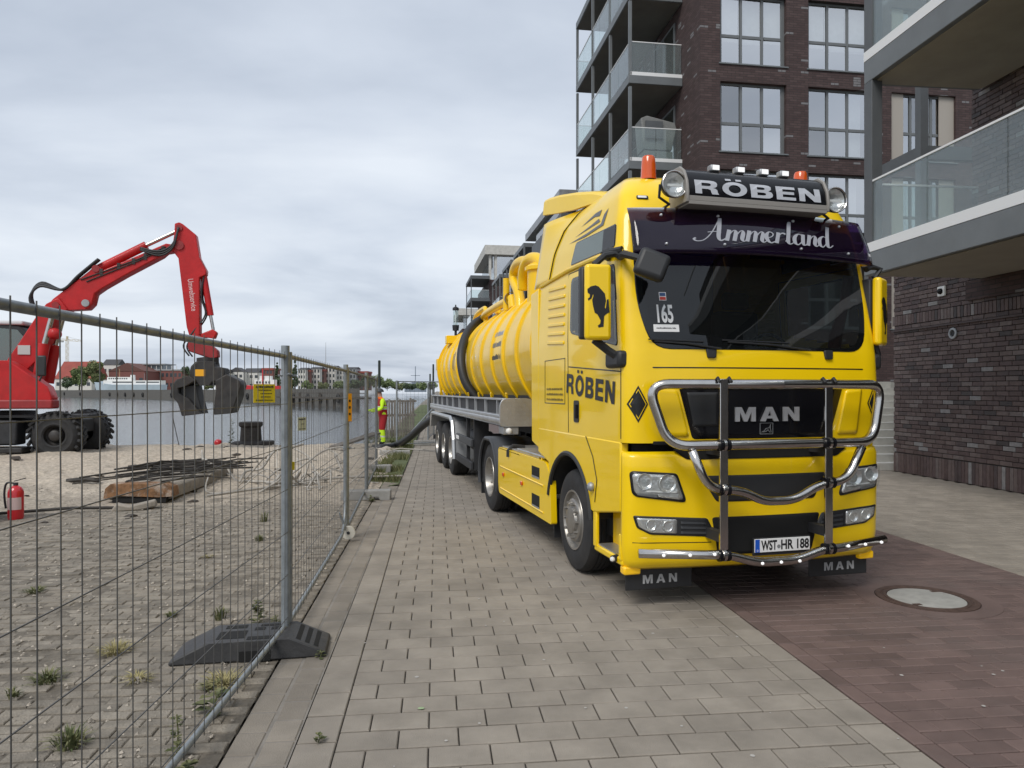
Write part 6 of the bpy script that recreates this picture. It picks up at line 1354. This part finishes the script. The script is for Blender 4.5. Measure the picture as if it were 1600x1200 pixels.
# wooden fence and poles behind the worker
WOOD = mat('weathered_wood', (.26, .235, .205), .9, isl=.2, var=.25, vscale=6, bump=.3, bscale=30)
wf = empty('wooden_fence', (-2.1, 25.6, .02), R(33)); tag(wf, 'weathered grey wooden slat fence behind the worker', 'fence')
q = random.Random(2)
for i in range(14): MB().box(.11 * i, .11 * i + .075, -.03, -.008, q.uniform(.05, .12), 1.45 + q.uniform(-.05, .08)).build('slat', WOOD, wf)
for z in (.28, .85, 1.36): MB().box(-.05, 1.62, -.007, .05, z, z + .08).build('rail', WOOD, wf)
pp = MB().lathe([(-1, .06), (3.1, .055), (3.12, 0)], 'z', n=12).build('mooring_pole', mat('dark_green_pole', (.03, .04, .035), .7), None, smooth=True, loc=(-2.45, 31.0, 0)); tag(pp, 'tall dark pole rising behind the worker', 'pole')
for i, (px, d, h) in enumerate(((677, 40, 3.3), (672, 46, 2.9))):
    c = survey(px, 611, d); o = MB().lathe([(-.5, .055), (h, .05), (h + .01, 0)], 'z', n=10).build('mooring_pole', MATS['dark_green_pole'], None, smooth=True, loc=(c.x, c.y, 0)); tag(o, 'dark pole beside the trailer tail, %s of two' % ('right' if i == 0 else 'left'), 'pole')
# ------------------------------------------------------------------ worker
def skin_figure(name, joints, bones, m, loc, rz):
    me = bpy.data.meshes.new(name); keys = list(joints); me.from_pydata([joints[k][0] for k in keys], [(keys.index(a), keys.index(b)) for a, b in bones], [])
    o = bpy.data.objects.new(name, me); COL.objects.link(o); o.location = loc; o.rotation_euler = (0, 0, rz); md = o.modifiers.new('skin', 'SKIN'); me.materials.append(m)
    for i, k in enumerate(keys): v = me.skin_vertices[0].data[i]; v.radius = joints[k][1]; v.use_root = (k == 'pelvis')
    s = o.modifiers.new('sub', 'SUBSURF'); s.levels = 2; s.render_levels = 2; md.use_smooth_shade = True
    return o
J = {'pelvis': ((0, 0, .98), (.19, .16)), 'waist': ((0, -.02, 1.12), (.18, .16)), 'chest': ((0, -.05, 1.34), (.21, .18)), 'neck': ((0, -.09, 1.53), (.06, .06)), 'headb': ((0, -.12, 1.62), (.085, .095)), 'headt': ((0, -.12, 1.76), (.07, .08)),
 'shl': ((-.2, -.05, 1.45), (.075, .075)), 'ell': ((-.27, -.12, 1.18), (.055, .055)), 'wrl': ((-.2, -.36, 1.12), (.04, .04)), 'hal': ((-.16, -.45, 1.12), (.035, .045)),
 'shr': ((.2, -.05, 1.45), (.075, .075)), 'elr': ((.28, -.10, 1.18), (.055, .055)), 'wrr': ((.2, -.34, 1.1), (.04, .04)), 'har': ((.15, -.43, 1.1), (.035, .045)),
 'hil': ((-.1, 0, .9), (.12, .13)), 'knl': ((-.12, -.03, .5), (.095, .1)), 'anl': ((-.13, .02, .1), (.055, .06)), 'tol': ((-.14, -.14, .05), (.045, .04)),
 'hir': ((.1, 0, .9), (.12, .13)), 'knr': ((.12, -.05, .5), (.095, .1)), 'anr': ((.14, 0, .1), (.055, .06)), 'tor': ((.16, -.16, .05), (.045, .04))}
BN = [('pelvis', 'waist'), ('waist', 'chest'), ('chest', 'neck'), ('neck', 'headb'), ('headb', 'headt'), ('chest', 'shl'), ('shl', 'ell'), ('ell', 'wrl'), ('wrl', 'hal'), ('chest', 'shr'), ('shr', 'elr'), ('elr', 'wrr'), ('wrr', 'har'), ('pelvis', 'hil'), ('hil', 'knl'), ('knl', 'anl'), ('anl', 'tol'), ('pelvis', 'hir'), ('hir', 'knr'), ('knr', 'anr'), ('anr', 'tor')]
def worker_mat():
    m = bpy.data.materials.new('work_clothes'); m.use_nodes = True; nt = m.node_tree; N = nt.nodes.new; L = nt.links.new; b = nt.nodes['Principled BSDF']; b.inputs['Roughness'].default_value = .85
    tc = N('ShaderNodeTexCoord'); sp = N('ShaderNodeSeparateXYZ'); L(tc.outputs['Object'], sp.inputs[0]); dv = N('ShaderNodeMath'); dv.operation = 'DIVIDE'; L(sp.outputs[2], dv.inputs[0]); dv.inputs[1].default_value = 2.0
    rp = N('ShaderNodeValToRGB'); rp.color_ramp.interpolation = 'CONSTANT'; L(dv.outputs[0], rp.inputs[0]); e = rp.color_ramp.elements
    Y, RD, SV, DK, SKN, OR = (.55, .85, .02), (.30, .01, .015), (.6, .62, .6), (.03, .03, .03), (.45, .27, .2), (.75, .15, .01)
    bands = [(0, DK), (.055, Y), (.13, SV), (.155, Y), (.25, RD), (.5, RD), (.575, SV), (.59, Y), (.615, SV), (.63, RD), (.75, OR), (.78, SKN), (.855, DK)]
    e[0].position = 0; e[0].color = (*bands[0][1], 1); e[1].position = bands[1][0]; e[1].color = (*bands[1][1], 1)
    for p, c in bands[2:]: e.new(p).color = (*c, 1)
    # sleeves: outside the trunk
    ab = N('ShaderNodeMath'); ab.operation = 'ABSOLUTE'; L(sp.outputs[0], ab.inputs[0]); gt = N('ShaderNodeMath'); gt.operation = 'GREATER_THAN'; L(ab.outputs[0], gt.inputs[0]); gt.inputs[1].default_value = .185
    fw = N('ShaderNodeMath'); fw.operation = 'LESS_THAN'; L(sp.outputs[1], fw.inputs[0]); fw.inputs[1].default_value = -.22
    mx_ = N('ShaderNodeMath'); mx_.operation = 'MAXIMUM'; L(gt.outputs[0], mx_.inputs[0]); L(fw.outputs[0], mx_.inputs[1])
    zg = N('ShaderNodeMath'); zg.operation = 'GREATER_THAN'; L(sp.outputs[2], zg.inputs[0]); zg.inputs[1].default_value = 1.0; ml = N('ShaderNodeMath'); ml.operation = 'MULTIPLY'; L(mx_.outputs[0], ml.inputs[0]); L(zg.outputs[0], ml.inputs[1])
    zl = N('ShaderNodeMath'); zl.operation = 'LESS_THAN'; L(sp.outputs[2], zl.inputs[0]); zl.inputs[1].default_value = 1.52; m3 = N('ShaderNodeMath'); m3.operation = 'MULTIPLY'; L(ml.outputs[0], m3.inputs[0]); L(zl.outputs[0], m3.inputs[1])
    mm = N('ShaderNodeMix'); mm.data_type = 'RGBA'; L(m3.outputs[0], mm.inputs['Factor']); L(rp.outputs[0], mm.inputs['A']); mm.inputs['B'].default_value = (*Y, 1); L(mm.outputs['Result'], b.inputs['Base Color']); return m
wp = skin_figure('person', J, BN, worker_mat(), (-1.72, 23.3, .04), R(-75)); tag(wp, 'worker in red vest with yellow sleeves and trouser legs standing by the black hose', 'person')
MB().ball((0, -.12, 1.73), .125, 14, 8, (1, 1.15, .95), zmin=-.1).build('helmet', GREYP, wp, smooth='all')
# ------------------------------------------------------------------ weeds
LEAF = mat('weed_green', (.09, .12, .038), .9, col2=(.19, .185, .085), isl=.35); DRYG = mat('dry_grass', (.3, .26, .12), .9, isl=.3)
def tuft(name, label, cat, x, y, r, h, n, m, wide=.006, flop=.7, group=None, z=None):
    b = MB(); q = random.Random(int(x * 977 + y * 131))
    for i in range(n):
        a = q.uniform(0, 6.283); d = q.uniform(0, r * .4); fl = q.uniform(.2, 1) * flop; hh = h * q.uniform(.3, .85); w = wide * .7 * q.uniform(.7, 1.4)
        bx, by = d * math.cos(a), d * math.sin(a); ca, sa = math.cos(a), math.sin(a); px_, py_ = -sa * w, ca * w
        p0 = (bx, by, -.01); p1 = (bx + ca * r * fl * .35, by + sa * r * fl * .35, hh * .65); p2 = (bx + ca * r * fl, by + sa * r * fl, hh * (1 - .4 * fl))
        b.add([(p0[0] - px_, p0[1] - py_, p0[2]), (p0[0] + px_, p0[1] + py_, p0[2]), (p1[0] + px_, p1[1] + py_, p1[2]), (p1[0] - px_, p1[1] - py_, p1[2]), p2], [(0, 1, 2, 3), (3, 2, 4)])
    o = b.build(name, m, None, fix=False, loc=(x, y, (yz(x, y) if z is None else z))); tag(o, label, cat, group); return o
GT = 'small green grass tuft growing between the yard blocks'; GG = 'grass tufts in the yard'
for (px, py, r, h, n) in ((55, 925, .14, .07, 90), (75, 1065, .16, .1, 110), (110, 1165, .16, .12, 120), (268, 963, .08, .06, 50), (330, 1075, .12, .06, 60), (20, 1090, .08, .09, 30), (405, 845, .1, .12, 60), (412, 815, .12, .22, 40), (345, 968, .1, .16, 60)):
    c = survey_ground(px, py); tuft('grass_tuft', GT, 'grass', c.x, c.y, r, h, n, LEAF, group=GG)
for (px, py, r, h, n) in ((180, 1020, .2, .1, 150), (350, 1070, .22, .1, 170), (215, 1060, .16, .05, 90), (325, 870, .12, .04, 70)):
    c = survey_ground(px, py); tuft('dry_grass_tuft', 'dry straw coloured grass tuft lying on the yard blocks', 'grass', c.x, c.y, r, h, n, DRYG, wide=.004, group='dry grass tufts in the yard')
def weed(label, x, y, h, n, big, z=None):
    b = MB(); q = random.Random(int(x * 571 + y * 37))
    for i in range(n):
        t = q.uniform(.1, 1); a = q.uniform(0, 6.283); L_ = big * q.uniform(.6, 1.2) * (1.2 - .6 * t); w = L_ * .32; ca, sa = math.cos(a), math.sin(a); z0 = h * t * .8; up_ = q.uniform(-.1, .5) * L_; s_ = L_ * .15
        b.add([(ca * s_, sa * s_, z0), (ca * L_ * .55 - sa * w, sa * L_ * .55 + ca * w, z0 + up_ * .7), (ca * L_, sa * L_, z0 + up_ * .6), (ca * L_ * .55 + sa * w, sa * L_ * .55 - ca * w, z0 + up_ * .7)], [(0, 1, 2, 3)])
    b.tube([(0, 0, 0), (.01, 0, h * .5), (0, .01, h * .85)], .004, 4)
    o = b.build('weed', LEAF, None, fix=False, loc=(x, y, yz(x, y) if z is None else z)); tag(o, label, 'weed')
for (px, py, h, n, big, lb_) in ((402, 975, .24, 60, .07, 'leafy green weed growing behind the black fence foot'), (275, 1185, .26, 45, .05, 'bushy weed against the fence rail at the bottom'), (335, 1110, .16, 14, .14, 'broad leafed weed beside the lower fence rail'), (290, 1215, .1, 20, .08, 'low weed under the fence rail at the picture bottom'), (430, 985, .14, 30, .06, 'small weed beside the near fence post'), (500, 1028, .06, 14, .04, 'tiny weed in the gutter right of the black foot'), (497, 1160, .05, 16, .045, 'tiny weed in the paver joint low in the picture'), (820 / 1.0 * 0 + 580, 784, .12, 30, .07, 'weed beside the concrete block at the gutter')):
    c = survey_ground(px, py); weed(lb_, c.x, c.y, h, n, big, z=(0 if c.x > -1.05 else None))
weed('green shrub growing beside the mooring bollard', -6.45, 23.3, 1.1, 70, .13, .02)
# grass blades on the verge
vb = MB(); q = random.Random(11)
for i in range(6500):
    y = 14 + 16 * q.random() ** 1.3; x = q.uniform(-1.35 if y < 23.8 else -2.4, -.75)
    if nz(x, y, .9, 3) < .02: continue
    h = q.uniform(.05, .2); a = q.uniform(0, 6.283); z = (0.05 if y > QY + .2 else .0); w = .012
    vb.add([(x - w, y, z), (x + w, y, z), (x + math.cos(a) * h * .5, y + math.sin(a) * h * .5, z + h)], [(0, 1, 2)])
tag(vb.build('verge_grass', LEAF, None, fix=False), 'rough green grass on the verge beside the promenade', 'grass', kind='stuff')
# loose pebbles and grit in the yard
pb = MB(); q = random.Random(21)
for i in range(5200):
    y = 3.0 + 11 * q.random() ** 1.4; x = -1.1 - 6.5 * q.random(); s_ = q.uniform(.004, .014) * (1 + y * .04); a = q.uniform(0, 3)
    if nz(x, y, .8, 3) < -.25: continue
    z = yard_z(x, y) if yard_z(x, y) > .003 else .003; ca, sa = math.cos(a) * s_, math.sin(a) * s_
    pb.add([(x + ca, y + sa, z), (x - sa, y + ca * .8, z), (x - ca * .9, y - sa, z), (x + sa, y - ca, z), (x + ca * .2, y + sa * .3, z + s_ * .8)], [(0, 1, 4), (1, 2, 4), (2, 3, 4), (3, 0, 4)])
tag(pb.build('pebbles', mat('pebble', (.3, .265, .22), .95, isl=.5), None, fix=False), 'loose pebbles and grit scattered over the yard blocks', 'gravel', kind='stuff')
sp = MB(); q = random.Random(8)
for i in range(60):
    x, y = q.uniform(-.6, 3.6), q.uniform(2.9, 9); r_ = q.uniform(.004, .014); sp.lathe([(.0035, r_), (.0045, r_ * .8), (.0048, 0)], 'z', c=(x, y, 0), n=7)
tag(sp.build('gum_spots', mat('pale_spot', (.42, .4, .37), .9), None, fix=False), 'tiny pale specks and gum spots on the paving', 'specks', kind='stuff')
# litter on the pavers
lf = MB().ball((0, 0, 0), .02, 8, 4, (1, .7, .15)).build('green_leaf', mat('pale_leaf', (.3, .4, .22), .7), None, loc=(*survey_ground(658, 1108)[:2], .006)); tag(lf, 'small pale green leaf lying on the grey pavers', 'leaf')
# ------------------------------------------------------------------ far bank of the harbour
FQ = [(-330, 560), (85, 429), (338, 234), (470, 172), (562, 140)]
def fq(px, d, z): p = survey(px, 611, d); return Vector((p.x, p.y, z))
qw = MB(); n = len(FQ)
for (px, d) in FQ: qw.v += [tuple(fq(px, d, -3)), tuple(fq(px, d, 2.3)), tuple(fq(px * 1.0, d + 3, 2.3))]
for i in range(n - 1):
    for k in range(2): qw.f.append((i * 3 + k, (i + 1) * 3 + k, (i + 1) * 3 + k + 1, i * 3 + k + 1))
tag(qw.build('far_quay_wall', QUAY, None, fix=False), kind='structure')
fb = MB(); fb.v = [tuple(fq(px, d + 2.5, 2.28)) for px, d in FQ] + [tuple(fq(562, 900, 2.28)), tuple(fq(-330, 3000, 2.28))]; fb.f = [tuple(range(len(fb.v)))]
tag(fb.build('far_bank', mat('far_ground', (.16, .17, .1), .95, var=.3, vscale=.05), None, fix=False), kind='structure')
sidew = MB().add([fq(562, 140, -3), fq(562, 140, 2.3), fq(562, 900, 2.3), fq(562, 900, -3)], [(0, 1, 2, 3)]); tag(sidew.build('far_quay_end', QUAY, None, fix=False), kind='structure')
def on_quay(px):
    for (a, da), (b, db) in zip(FQ, FQ[1:]):
        if a <= px <= b:
            A, B = fq(a, da, 0), fq(b, db, 0); best = min(range(101), key=lambda i: abs(_px(A.lerp(B, i / 100)) - px)); return A.lerp(B, best / 100), (B - A).normalized()
def _px(p):
    xc = p.x * math.cos(YAW) - p.y * math.sin(YAW); d = p.x * math.sin(YAW) + p.y * math.cos(YAW); return 800 + FPX * xc / d
for px in (101, 125, 171, 183, 196, 210, 225, 270, 388, 404, 460, 482, 502, 530):
    p, dr_ = on_quay(px); nrm_ = Vector((dr_.y, -dr_.x, 0)); 
    if nrm_.dot(p) > 0: nrm_ = -nrm_
    o = MB().lathe([(-.25, .45), (-.2, .85), (0, 1.0), (.2, .85), (.25, .45), (.0, .4), (-.25, .45)], 'x', n=18).build('fender_tyre', RUB, None, smooth=True, loc=(p.x + nrm_.x * .3, p.y + nrm_.y * .3, .3)); o.rotation_euler = (0, 0, math.atan2(nrm_.y, nrm_.x)); tag(o, 'black fender tyre hung on the far quay wall', 'tyre', 'fender tyres on the far quay')
# timber pier standing in front of the far quay end
PIER = mat('dark_pier_timber', (.075, .065, .055), .9, var=.3, vscale=2)
pi_ = empty('timber_pier', fq(440, 150, -1.5)); tag(pi_, 'dark timber pier with piles across the water at the fence posts', 'pier'); A0 = fq(440, 150, -1.5); B0 = fq(572, 125, -1.5) - A0
MB().bar((0, 0, 2.0), B0 + V3(0, 0, 2.0), 2.2, .35).build('deck', PIER, pi_); MB().bar((0, 0, 2.9), B0 + V3(0, 0, 2.9), .12, .14).build('rail', PIER, pi_)
for k in range(13): p = B0 * (k / 12); MB().box(p.x - .22, p.x + .22, p.y - .22, p.y + .22, -1.5, 1.9 + (k % 3 == 0) * 1.1).build('pile', PIER, pi_)
# generic far house: box with gabled or flat roof and rows of window parts
WIN = mat('far_window', (.05, .06, .07), .2)
def house(name, label, px0, px1, d, ybase, yeave, yridge, depth, wm, rm, nx, nyr, flat=False, gable_front=False, wall_z=2.28):
    a, b = survey(px0, 611, d), survey(px1, 611, d); L_ = (b - a).length; sc = d / FPX; ze = CAM_H + (HZN - yeave) * sc; zr = CAM_H + (HZN - yridge) * sc
    h = empty(name, (a.x, a.y, wall_z), math.atan2(b.y - a.y, b.x - a.x)); tag(h, label, 'house' if name == 'house' else 'building'); H_ = ze - wall_z; Rr = zr - wall_z
    MB().box(0, L_, 0, depth, 0, H_).build('wall', wm, h)
    if flat: MB().box(-.4, L_ + .4, -.4, depth + .4, H_ + .01, max(H_ + .4, Rr)).build('roof', rm, h)
    elif gable_front: MB().prism([(-.5, H_), (L_ / 2, Rr), (L_ + .5, H_)], lambda x, z: (x, -.3, z + .02), lambda x, z: (x, depth, z + .02)).build('roof', rm, h)
    else: MB().prism([(-.5, H_), (depth / 2, Rr), (depth + .5, H_)], lambda y, z: (-.4, y, z + .02), lambda y, z: (L_ + .4, y, z + .02)).build('roof', rm, h)
    for j in range(nyr):
        for i in range(nx):
            cx = L_ * (i + .5) / nx; cz = H_ * (j + .55) / nyr; w = min(L_ / nx * .28, 1.2); hh = min(H_ / nyr * .28, 1.3); MB().box(cx - w, cx + w, -.08, -.01, cz - hh, cz + hh).build('window', WIN, h)
    return h, L_, H_
ROOFR = mat('red_tile_roof', (.27, .06, .045), .8, var=.15, vscale=.3); FWH = mat('far_white_wall', (.6, .58, .55), .8); FBR = mat('far_red_brick', (.19, .075, .065), .85); FGR = mat('far_grey_wall', (.33, .34, .35), .8); RDK = mat('far_dark_roof', (.06, .06, .065), .8)
house('house', 'house with a broad red tiled roof across the harbour', 86, 143, 520, 605, 592, 564, 22, FWH, ROOFR, 6, 1)
house('house', 'small dark roofed house between tree and brick warehouse', 160, 184, 560, 605, 570, 561, 12, FWH, RDK, 3, 2)
house('warehouse', 'red brick gabled warehouse behind the moored white ship', 170, 226, 480, 605, 580, 567, 26, FBR, mat('brown_roof', (.13, .06, .05), .85), 5, 1, gable_front=True)
h, L_, H_ = house('apartment_house', 'brick and glass house with roof terraces beside the warehouse', 205, 284, 500, 605, 579, 577, 24, FBR, FGR, 12, 2, flat=True)
MB().box(2, L_ * .62, 1, 14, H_ + .6, H_ + 4.2).build('glass_storey', mat('far_glass', (.16, .19, .21), .2), h); MB().box(0, L_ * .68, -1, 16, H_ + 4.21, H_ + 4.9).build('flat_roof', FGR, h)
for i in range(9): MB().box(L_ * (.1 + .1 * i), L_ * (.1 + .1 * i) + .3, -.5, -.2, H_ + .5, H_ + 3.4).build('terrace_post', FWH, h)
for i, (a, b, ye, yr, lab) in enumerate(((336, 356, 583, 577, 'leftmost white far house behind the grab'), (357, 380, 581, 574, 'white far house with dark gable right of the grab'), (381, 404, 582, 575, 'white far house left of the red mast'))): house('house', lab, a, b, 620 + 10 * i, 605, ye, yr, 14, FWH, RDK, 3, 2, gable_front=(i == 1))
for i, (a, b, ye, wm, lab) in enumerate(((410, 426, 578, FBR, 'brown far apartment block left of the near fence post'), (466, 477, 577, FWH, 'narrow white far block right of the conifer'), (478, 484, 581, FBR, 'narrow red far block between two white ones'), (485, 500, 576, FWH, 'white far block with red corner left of the radio mast'), (501, 507, 580, FBR, 'slim red far block beside the radio mast foot'), (508, 524, 574, FWH, 'tall white far block right of the radio mast'), (525, 540, 579, FWH, 'lower white far block before the double posts'), (541, 556, 576, FGR, 'grey far block at the double posts'), (557, 574, 583, FBR, 'brown low far block right of the double posts'))):
    house('apartment_house', lab, a, b, 470 + 6 * i, 607, ye, ye - 3, 16, wm, RDK if i % 2 else ROOFR, 3, 4, flat=(i % 2 == 0))
# moored ships
sh = empty('moored_ship', fq(145, 455, 1.2)); a = survey(145, 611, 455); b = survey(252, 611, 455); L_ = (b - a).length; sh.rotation_euler = (0, 0, math.atan2(b.y - a.y, b.x - a.x)); tag(sh, 'pale blue grey passenger ship with white upper deck moored across the harbour', 'ship')
HULL = mat('ship_hull', (.42, .5, .58), .5, var=.08, vscale=.3); u_ = 455 / FPX
def hull_sec(x): return min(1, .25 + x / 9) if x < 7 else 1
hm = MB(); xs_ = frange(0, L_, 14)
for x in xs_:
    w = 4 * min(1, .08 + x / 10); top_ = 6.4 - min(x, 12) * .14; hm.v += [(x + (-1.2 if x == 0 else 0), 4 - w, top_), (x, 4 - w * .8, 0), (x, 4 + w * .8, 0), (x + (-1.2 if x == 0 else 0), 4 + w, top_)]
for i in range(14):
    for k in range(3): hm.f.append((i * 4 + k, (i + 1) * 4 + k, (i + 1) * 4 + k + 1, i * 4 + k + 1))
    hm.f.append((i * 4 + 3, (i + 1) * 4 + 3, (i + 1) * 4, i * 4))
hm.f += [(0, 1, 2, 3), (56, 59, 58, 57)]
hm.build('hull', HULL, sh); MB().box(6, L_ - .5, 1.2, 6.8, 4.75, 7.4).build('main_deck', WHITE, sh); MB().box(8, L_ * .55, 2, 6, 7.41, 9.6).build('wheelhouse', WHITE, sh); MB().box(3.5, 6, 2, 6, 5.5, 7.0).build('fore_cabin', HULL, sh)
for (x0, x1, z) in ((12, 25, 6.3), (27, 33, 6.3), (34, L_ - 2, 6.3)): MB().box(x0, x1, 1.1, 1.19, z - .35, z + .35).build('window_band', WIN, sh)
for i in range(9): MB().box(9 + i * 1.4, 9.8 + i * 1.4, 1.9, 1.99, 8.2, 9.0).build('window', WIN, sh)
MB().tube([(15, 4, 9.6), (15, 4, 15)], .12).build('mast', mat('mast_ochre', (.5, .34, .16), .6), sh); MB().box(22.5, 24.6, 3, 5, 7.41, 11).build('funnel', WHITE, sh); MB().tube([(31, 4, 7.4), (31, 4, 12)], .08).build('aft_mast', FGR, sh)
rs = empty('red_ship', fq(378, 300, 1.6)); a = survey(378, 611, 300); b = survey(440, 611, 300); L_ = (b - a).length; rs.rotation_euler = (0, 0, math.atan2(b.y - a.y, b.x - a.x)); tag(rs, 'red hulled work ship with white house behind the yellow notice', 'ship'); RS = mat('ship_red', (.5, .02, .03), .5)
MB().prism([(-1, 3.0), (0, .0), (L_, 0), (L_ + .5, 2.4), (L_ * .3, 2.2)], lambda x, z: (x, 0, z), lambda x, z: (x, 5, z)).build('hull', RS, rs); MB().box(L_ * .3, L_ * .8, .8, 4.2, 2.21, 5.0).build('deck_house', WHITE, rs); MB().box(L_ * .42, L_ * .7, 1.2, 3.8, 5.01, 6.6).build('bridge', WHITE, rs); MB().box(L_ * .49, L_ * .53, .7, 1.1, 2.3, 9.5).build('red_mast', RS, rs)
for i in range(5): MB().box(L_ * .34 + i * 1.3, L_ * .34 + i * 1.3 + .7, .7, .79, 3.4, 4.3).build('window', WIN, rs)
# tower crane and radio mast
cr = empty('tower_crane', fq(105, 760, 2)); tag(cr, 'far pale tower crane above the red roofed house', 'crane'); CRN = mat('crane_yellow', (.5, .42, .28), .6)
def lattice(a, b, w, parent, name):
    a, b = Vector(a), Vector(b); d = (b - a); n = max(2, int(d.length / (w * 1.4))); m = MB(); e1 = Vector((0, 1, 0)) * w / 2; e2 = d.normalized().cross(Vector((0, 1, 0))).normalized() * w / 2
    for s1, s2 in ((1, 1), (1, -1), (-1, 1), (-1, -1)): m.bar(a + e1 * s1 + e2 * s2, b + e1 * s1 + e2 * s2, .25, .25, (0, 1, 0.01))
    for i in range(n): p, q_ = a + d * (i / n), a + d * ((i + 1) / n); s = 1 if i % 2 else -1; m.bar(p + e1 + e2 * s, q_ + e1 - e2 * s, .18, .18, (0, 1, .01)); m.bar(p - e1 + e2 * s, q_ - e1 - e2 * s, .18, .18, (0, 1, .01))
    m.build(name, CRN, parent, fix=False, kind='stuff')
u_ = 760 / FPX
lattice((0, 0, 0), (0, 0, 55), 2.2, cr, 'tower'); lattice((-7, 0, 55), (15, 0, 53.5), 1.8, cr, 'jib'); MB().box(-7, -4, -1, 1, 52, 54).build('counterweight', FGR, cr); MB().tube([(0, 0, 58), (15, 0, 54)], .15, 4).build('stay', FGR, cr); MB().box(-.8, .8, -.8, .8, 55, 58.5).build('tower_head', CRN, cr)
rm_ = MB().tube([(0, 0, 0), (0, 0, 38)], [.5, .12], 6).build('radio_mast', FGR, None, loc=fq(509, 560, 2.2)); tag(rm_, 'thin tall radio mast among the far white blocks', 'mast')
# ------------------------------------------------------------------ trees
FOL = [mat('foliage_olive', (.15, .17, .07), .85, isl=.4), mat('foliage_dark', (.07, .1, .05), .85, isl=.4), mat('foliage_fresh', (.155, .2, .08), .85, isl=.4)]
BARK = mat('bark', (.07, .055, .04), .9)
def tree(label, x, y, z, h, rx, m, n=900, conif=False, leaf=.35, group=None):
    q = random.Random(int(x * 13 + y * 7)); t = empty('conifer' if conif else 'tree', (x, y, z)); tag(t, label, 'tree', group)
    tk_ = MB().tube([(0, 0, 0), (q.uniform(-.1, .1) * rx, 0, h * .4), (0, 0, h * .8)], [h * .03, h * .02, h * .006], 7)
    for k in range(5): a = q.uniform(0, 6.3); tk_.tube([(0, 0, h * (.25 + .1 * k)), (math.cos(a) * rx * .5, math.sin(a) * rx * .5, h * (.42 + .09 * k))], [h * .012, h * .004], 5)
    tk_.build('trunk', BARK, t, fix=False)
    b = MB(); cl_ = []
    for i in range(16 if not conif else 30):
        if conif: tz = q.uniform(.06, .98); rr = rx * (1 - tz) * .9 + .1; a = q.uniform(0, 6.283); cl_.append((math.cos(a) * rr * .6, math.sin(a) * rr * .6, h * tz, rr * .6 + .2))
        else:
            a = q.uniform(0, 6.283); e = q.uniform(-.9, 1); rr = math.sqrt(max(0, 1 - e * e)) * q.uniform(.4, .85); cl_.append((math.cos(a) * rx * rr, math.sin(a) * rx * rr, h * .6 + e * h * .32, rx * q.uniform(.28, .5)))
    for i in range(n):
        cx, cy, cz, r = cl_[q.randrange(len(cl_))]; v = Vector((q.gauss(0, 1), q.gauss(0, 1), q.gauss(0, .9))).normalized() * r * q.random() ** .4; s_ = leaf * q.uniform(.6, 1.4)
        e1 = Vector((q.gauss(0, 1), q.gauss(0, 1), q.gauss(0, 1))).normalized() * s_; e2 = e1.orthogonal().normalized() * s_ * .7; c = Vector((cx, cy, cz)) + v; b.add([c - e1, c - e2, c + e1, c + e2], [(0, 1, 2, 3)])
    b.build('crown', m, t, fix=False)
def ftree(label, px, d, ytop, rpx, m, ybase=606, **k):
    c = survey(px, 611, d); h = CAM_H + (HZN - ytop) * d / FPX - 2.0; tree(label, c.x, c.y, 2.0, h, rpx * d / FPX, m, leaf=d * .0011, **k)
ftree('broad olive green tree left of the moored ship', 150, 470, 562, 16, FOL[0], n=4200); ftree('green tree below the red roof across the water', 124, 465, 573, 15, FOL[2], n=3000); ftree('low dark shrub left of the olive tree', 105, 460, 590, 9, FOL[1], n=500)
ftree('dark tree right of the terraced house', 290, 480, 568, 7, FOL[1], n=600); ftree('tall conifer just left of the near fence post', 433, 400, 566, 7, FOL[1], conif=True, n=2200); ftree('tall conifer just right of the near fence post', 461, 380, 563, 8, FOL[1], conif=True, n=2600)
for i, (px, yt, r, k) in enumerate(((415, 592, 9, 2), (350, 598, 8, 2), (480, 597, 10, 2), (505, 598, 9, 0), (530, 597, 10, 2), (556, 594, 10, 1), (572, 590, 9, 1), (588, 587, 11, 2), (605, 593, 12, 2), (622, 597, 11, 0), (640, 598, 10, 1), (658, 599, 11, 2), (676, 597, 9, 2), (300, 598, 8, 1), (325, 597, 8, 0))):
    ftree('low green tree in the far tree line along the harbour', px, 360 + 9 * (i % 5), yt, r, FOL[k], n=1100, group='far tree line')
# low far bridge and cranes at the path's end
fbr = empty('far_ship', fq(632, 520, 1.0)); tag(fbr, 'grey blue vessel far off beyond the wooden fence', 'ship'); HZB = mat('far_blue_grey', (.22, .26, .31), .8)
MB().box(0, 16, 0, 4, 0, 4).build('hull', HZB, fbr); MB().box(5, 11, 0, 4, 4.01, 8).build('house', HZB, fbr); MB().box(7.6, 8.2, 1.5, 2.1, 8.01, 19).build('mast', HZB, fbr); MB().box(4.5, 11.4, 1.5, 2, 12, 12.4).build('yard', HZB, fbr)
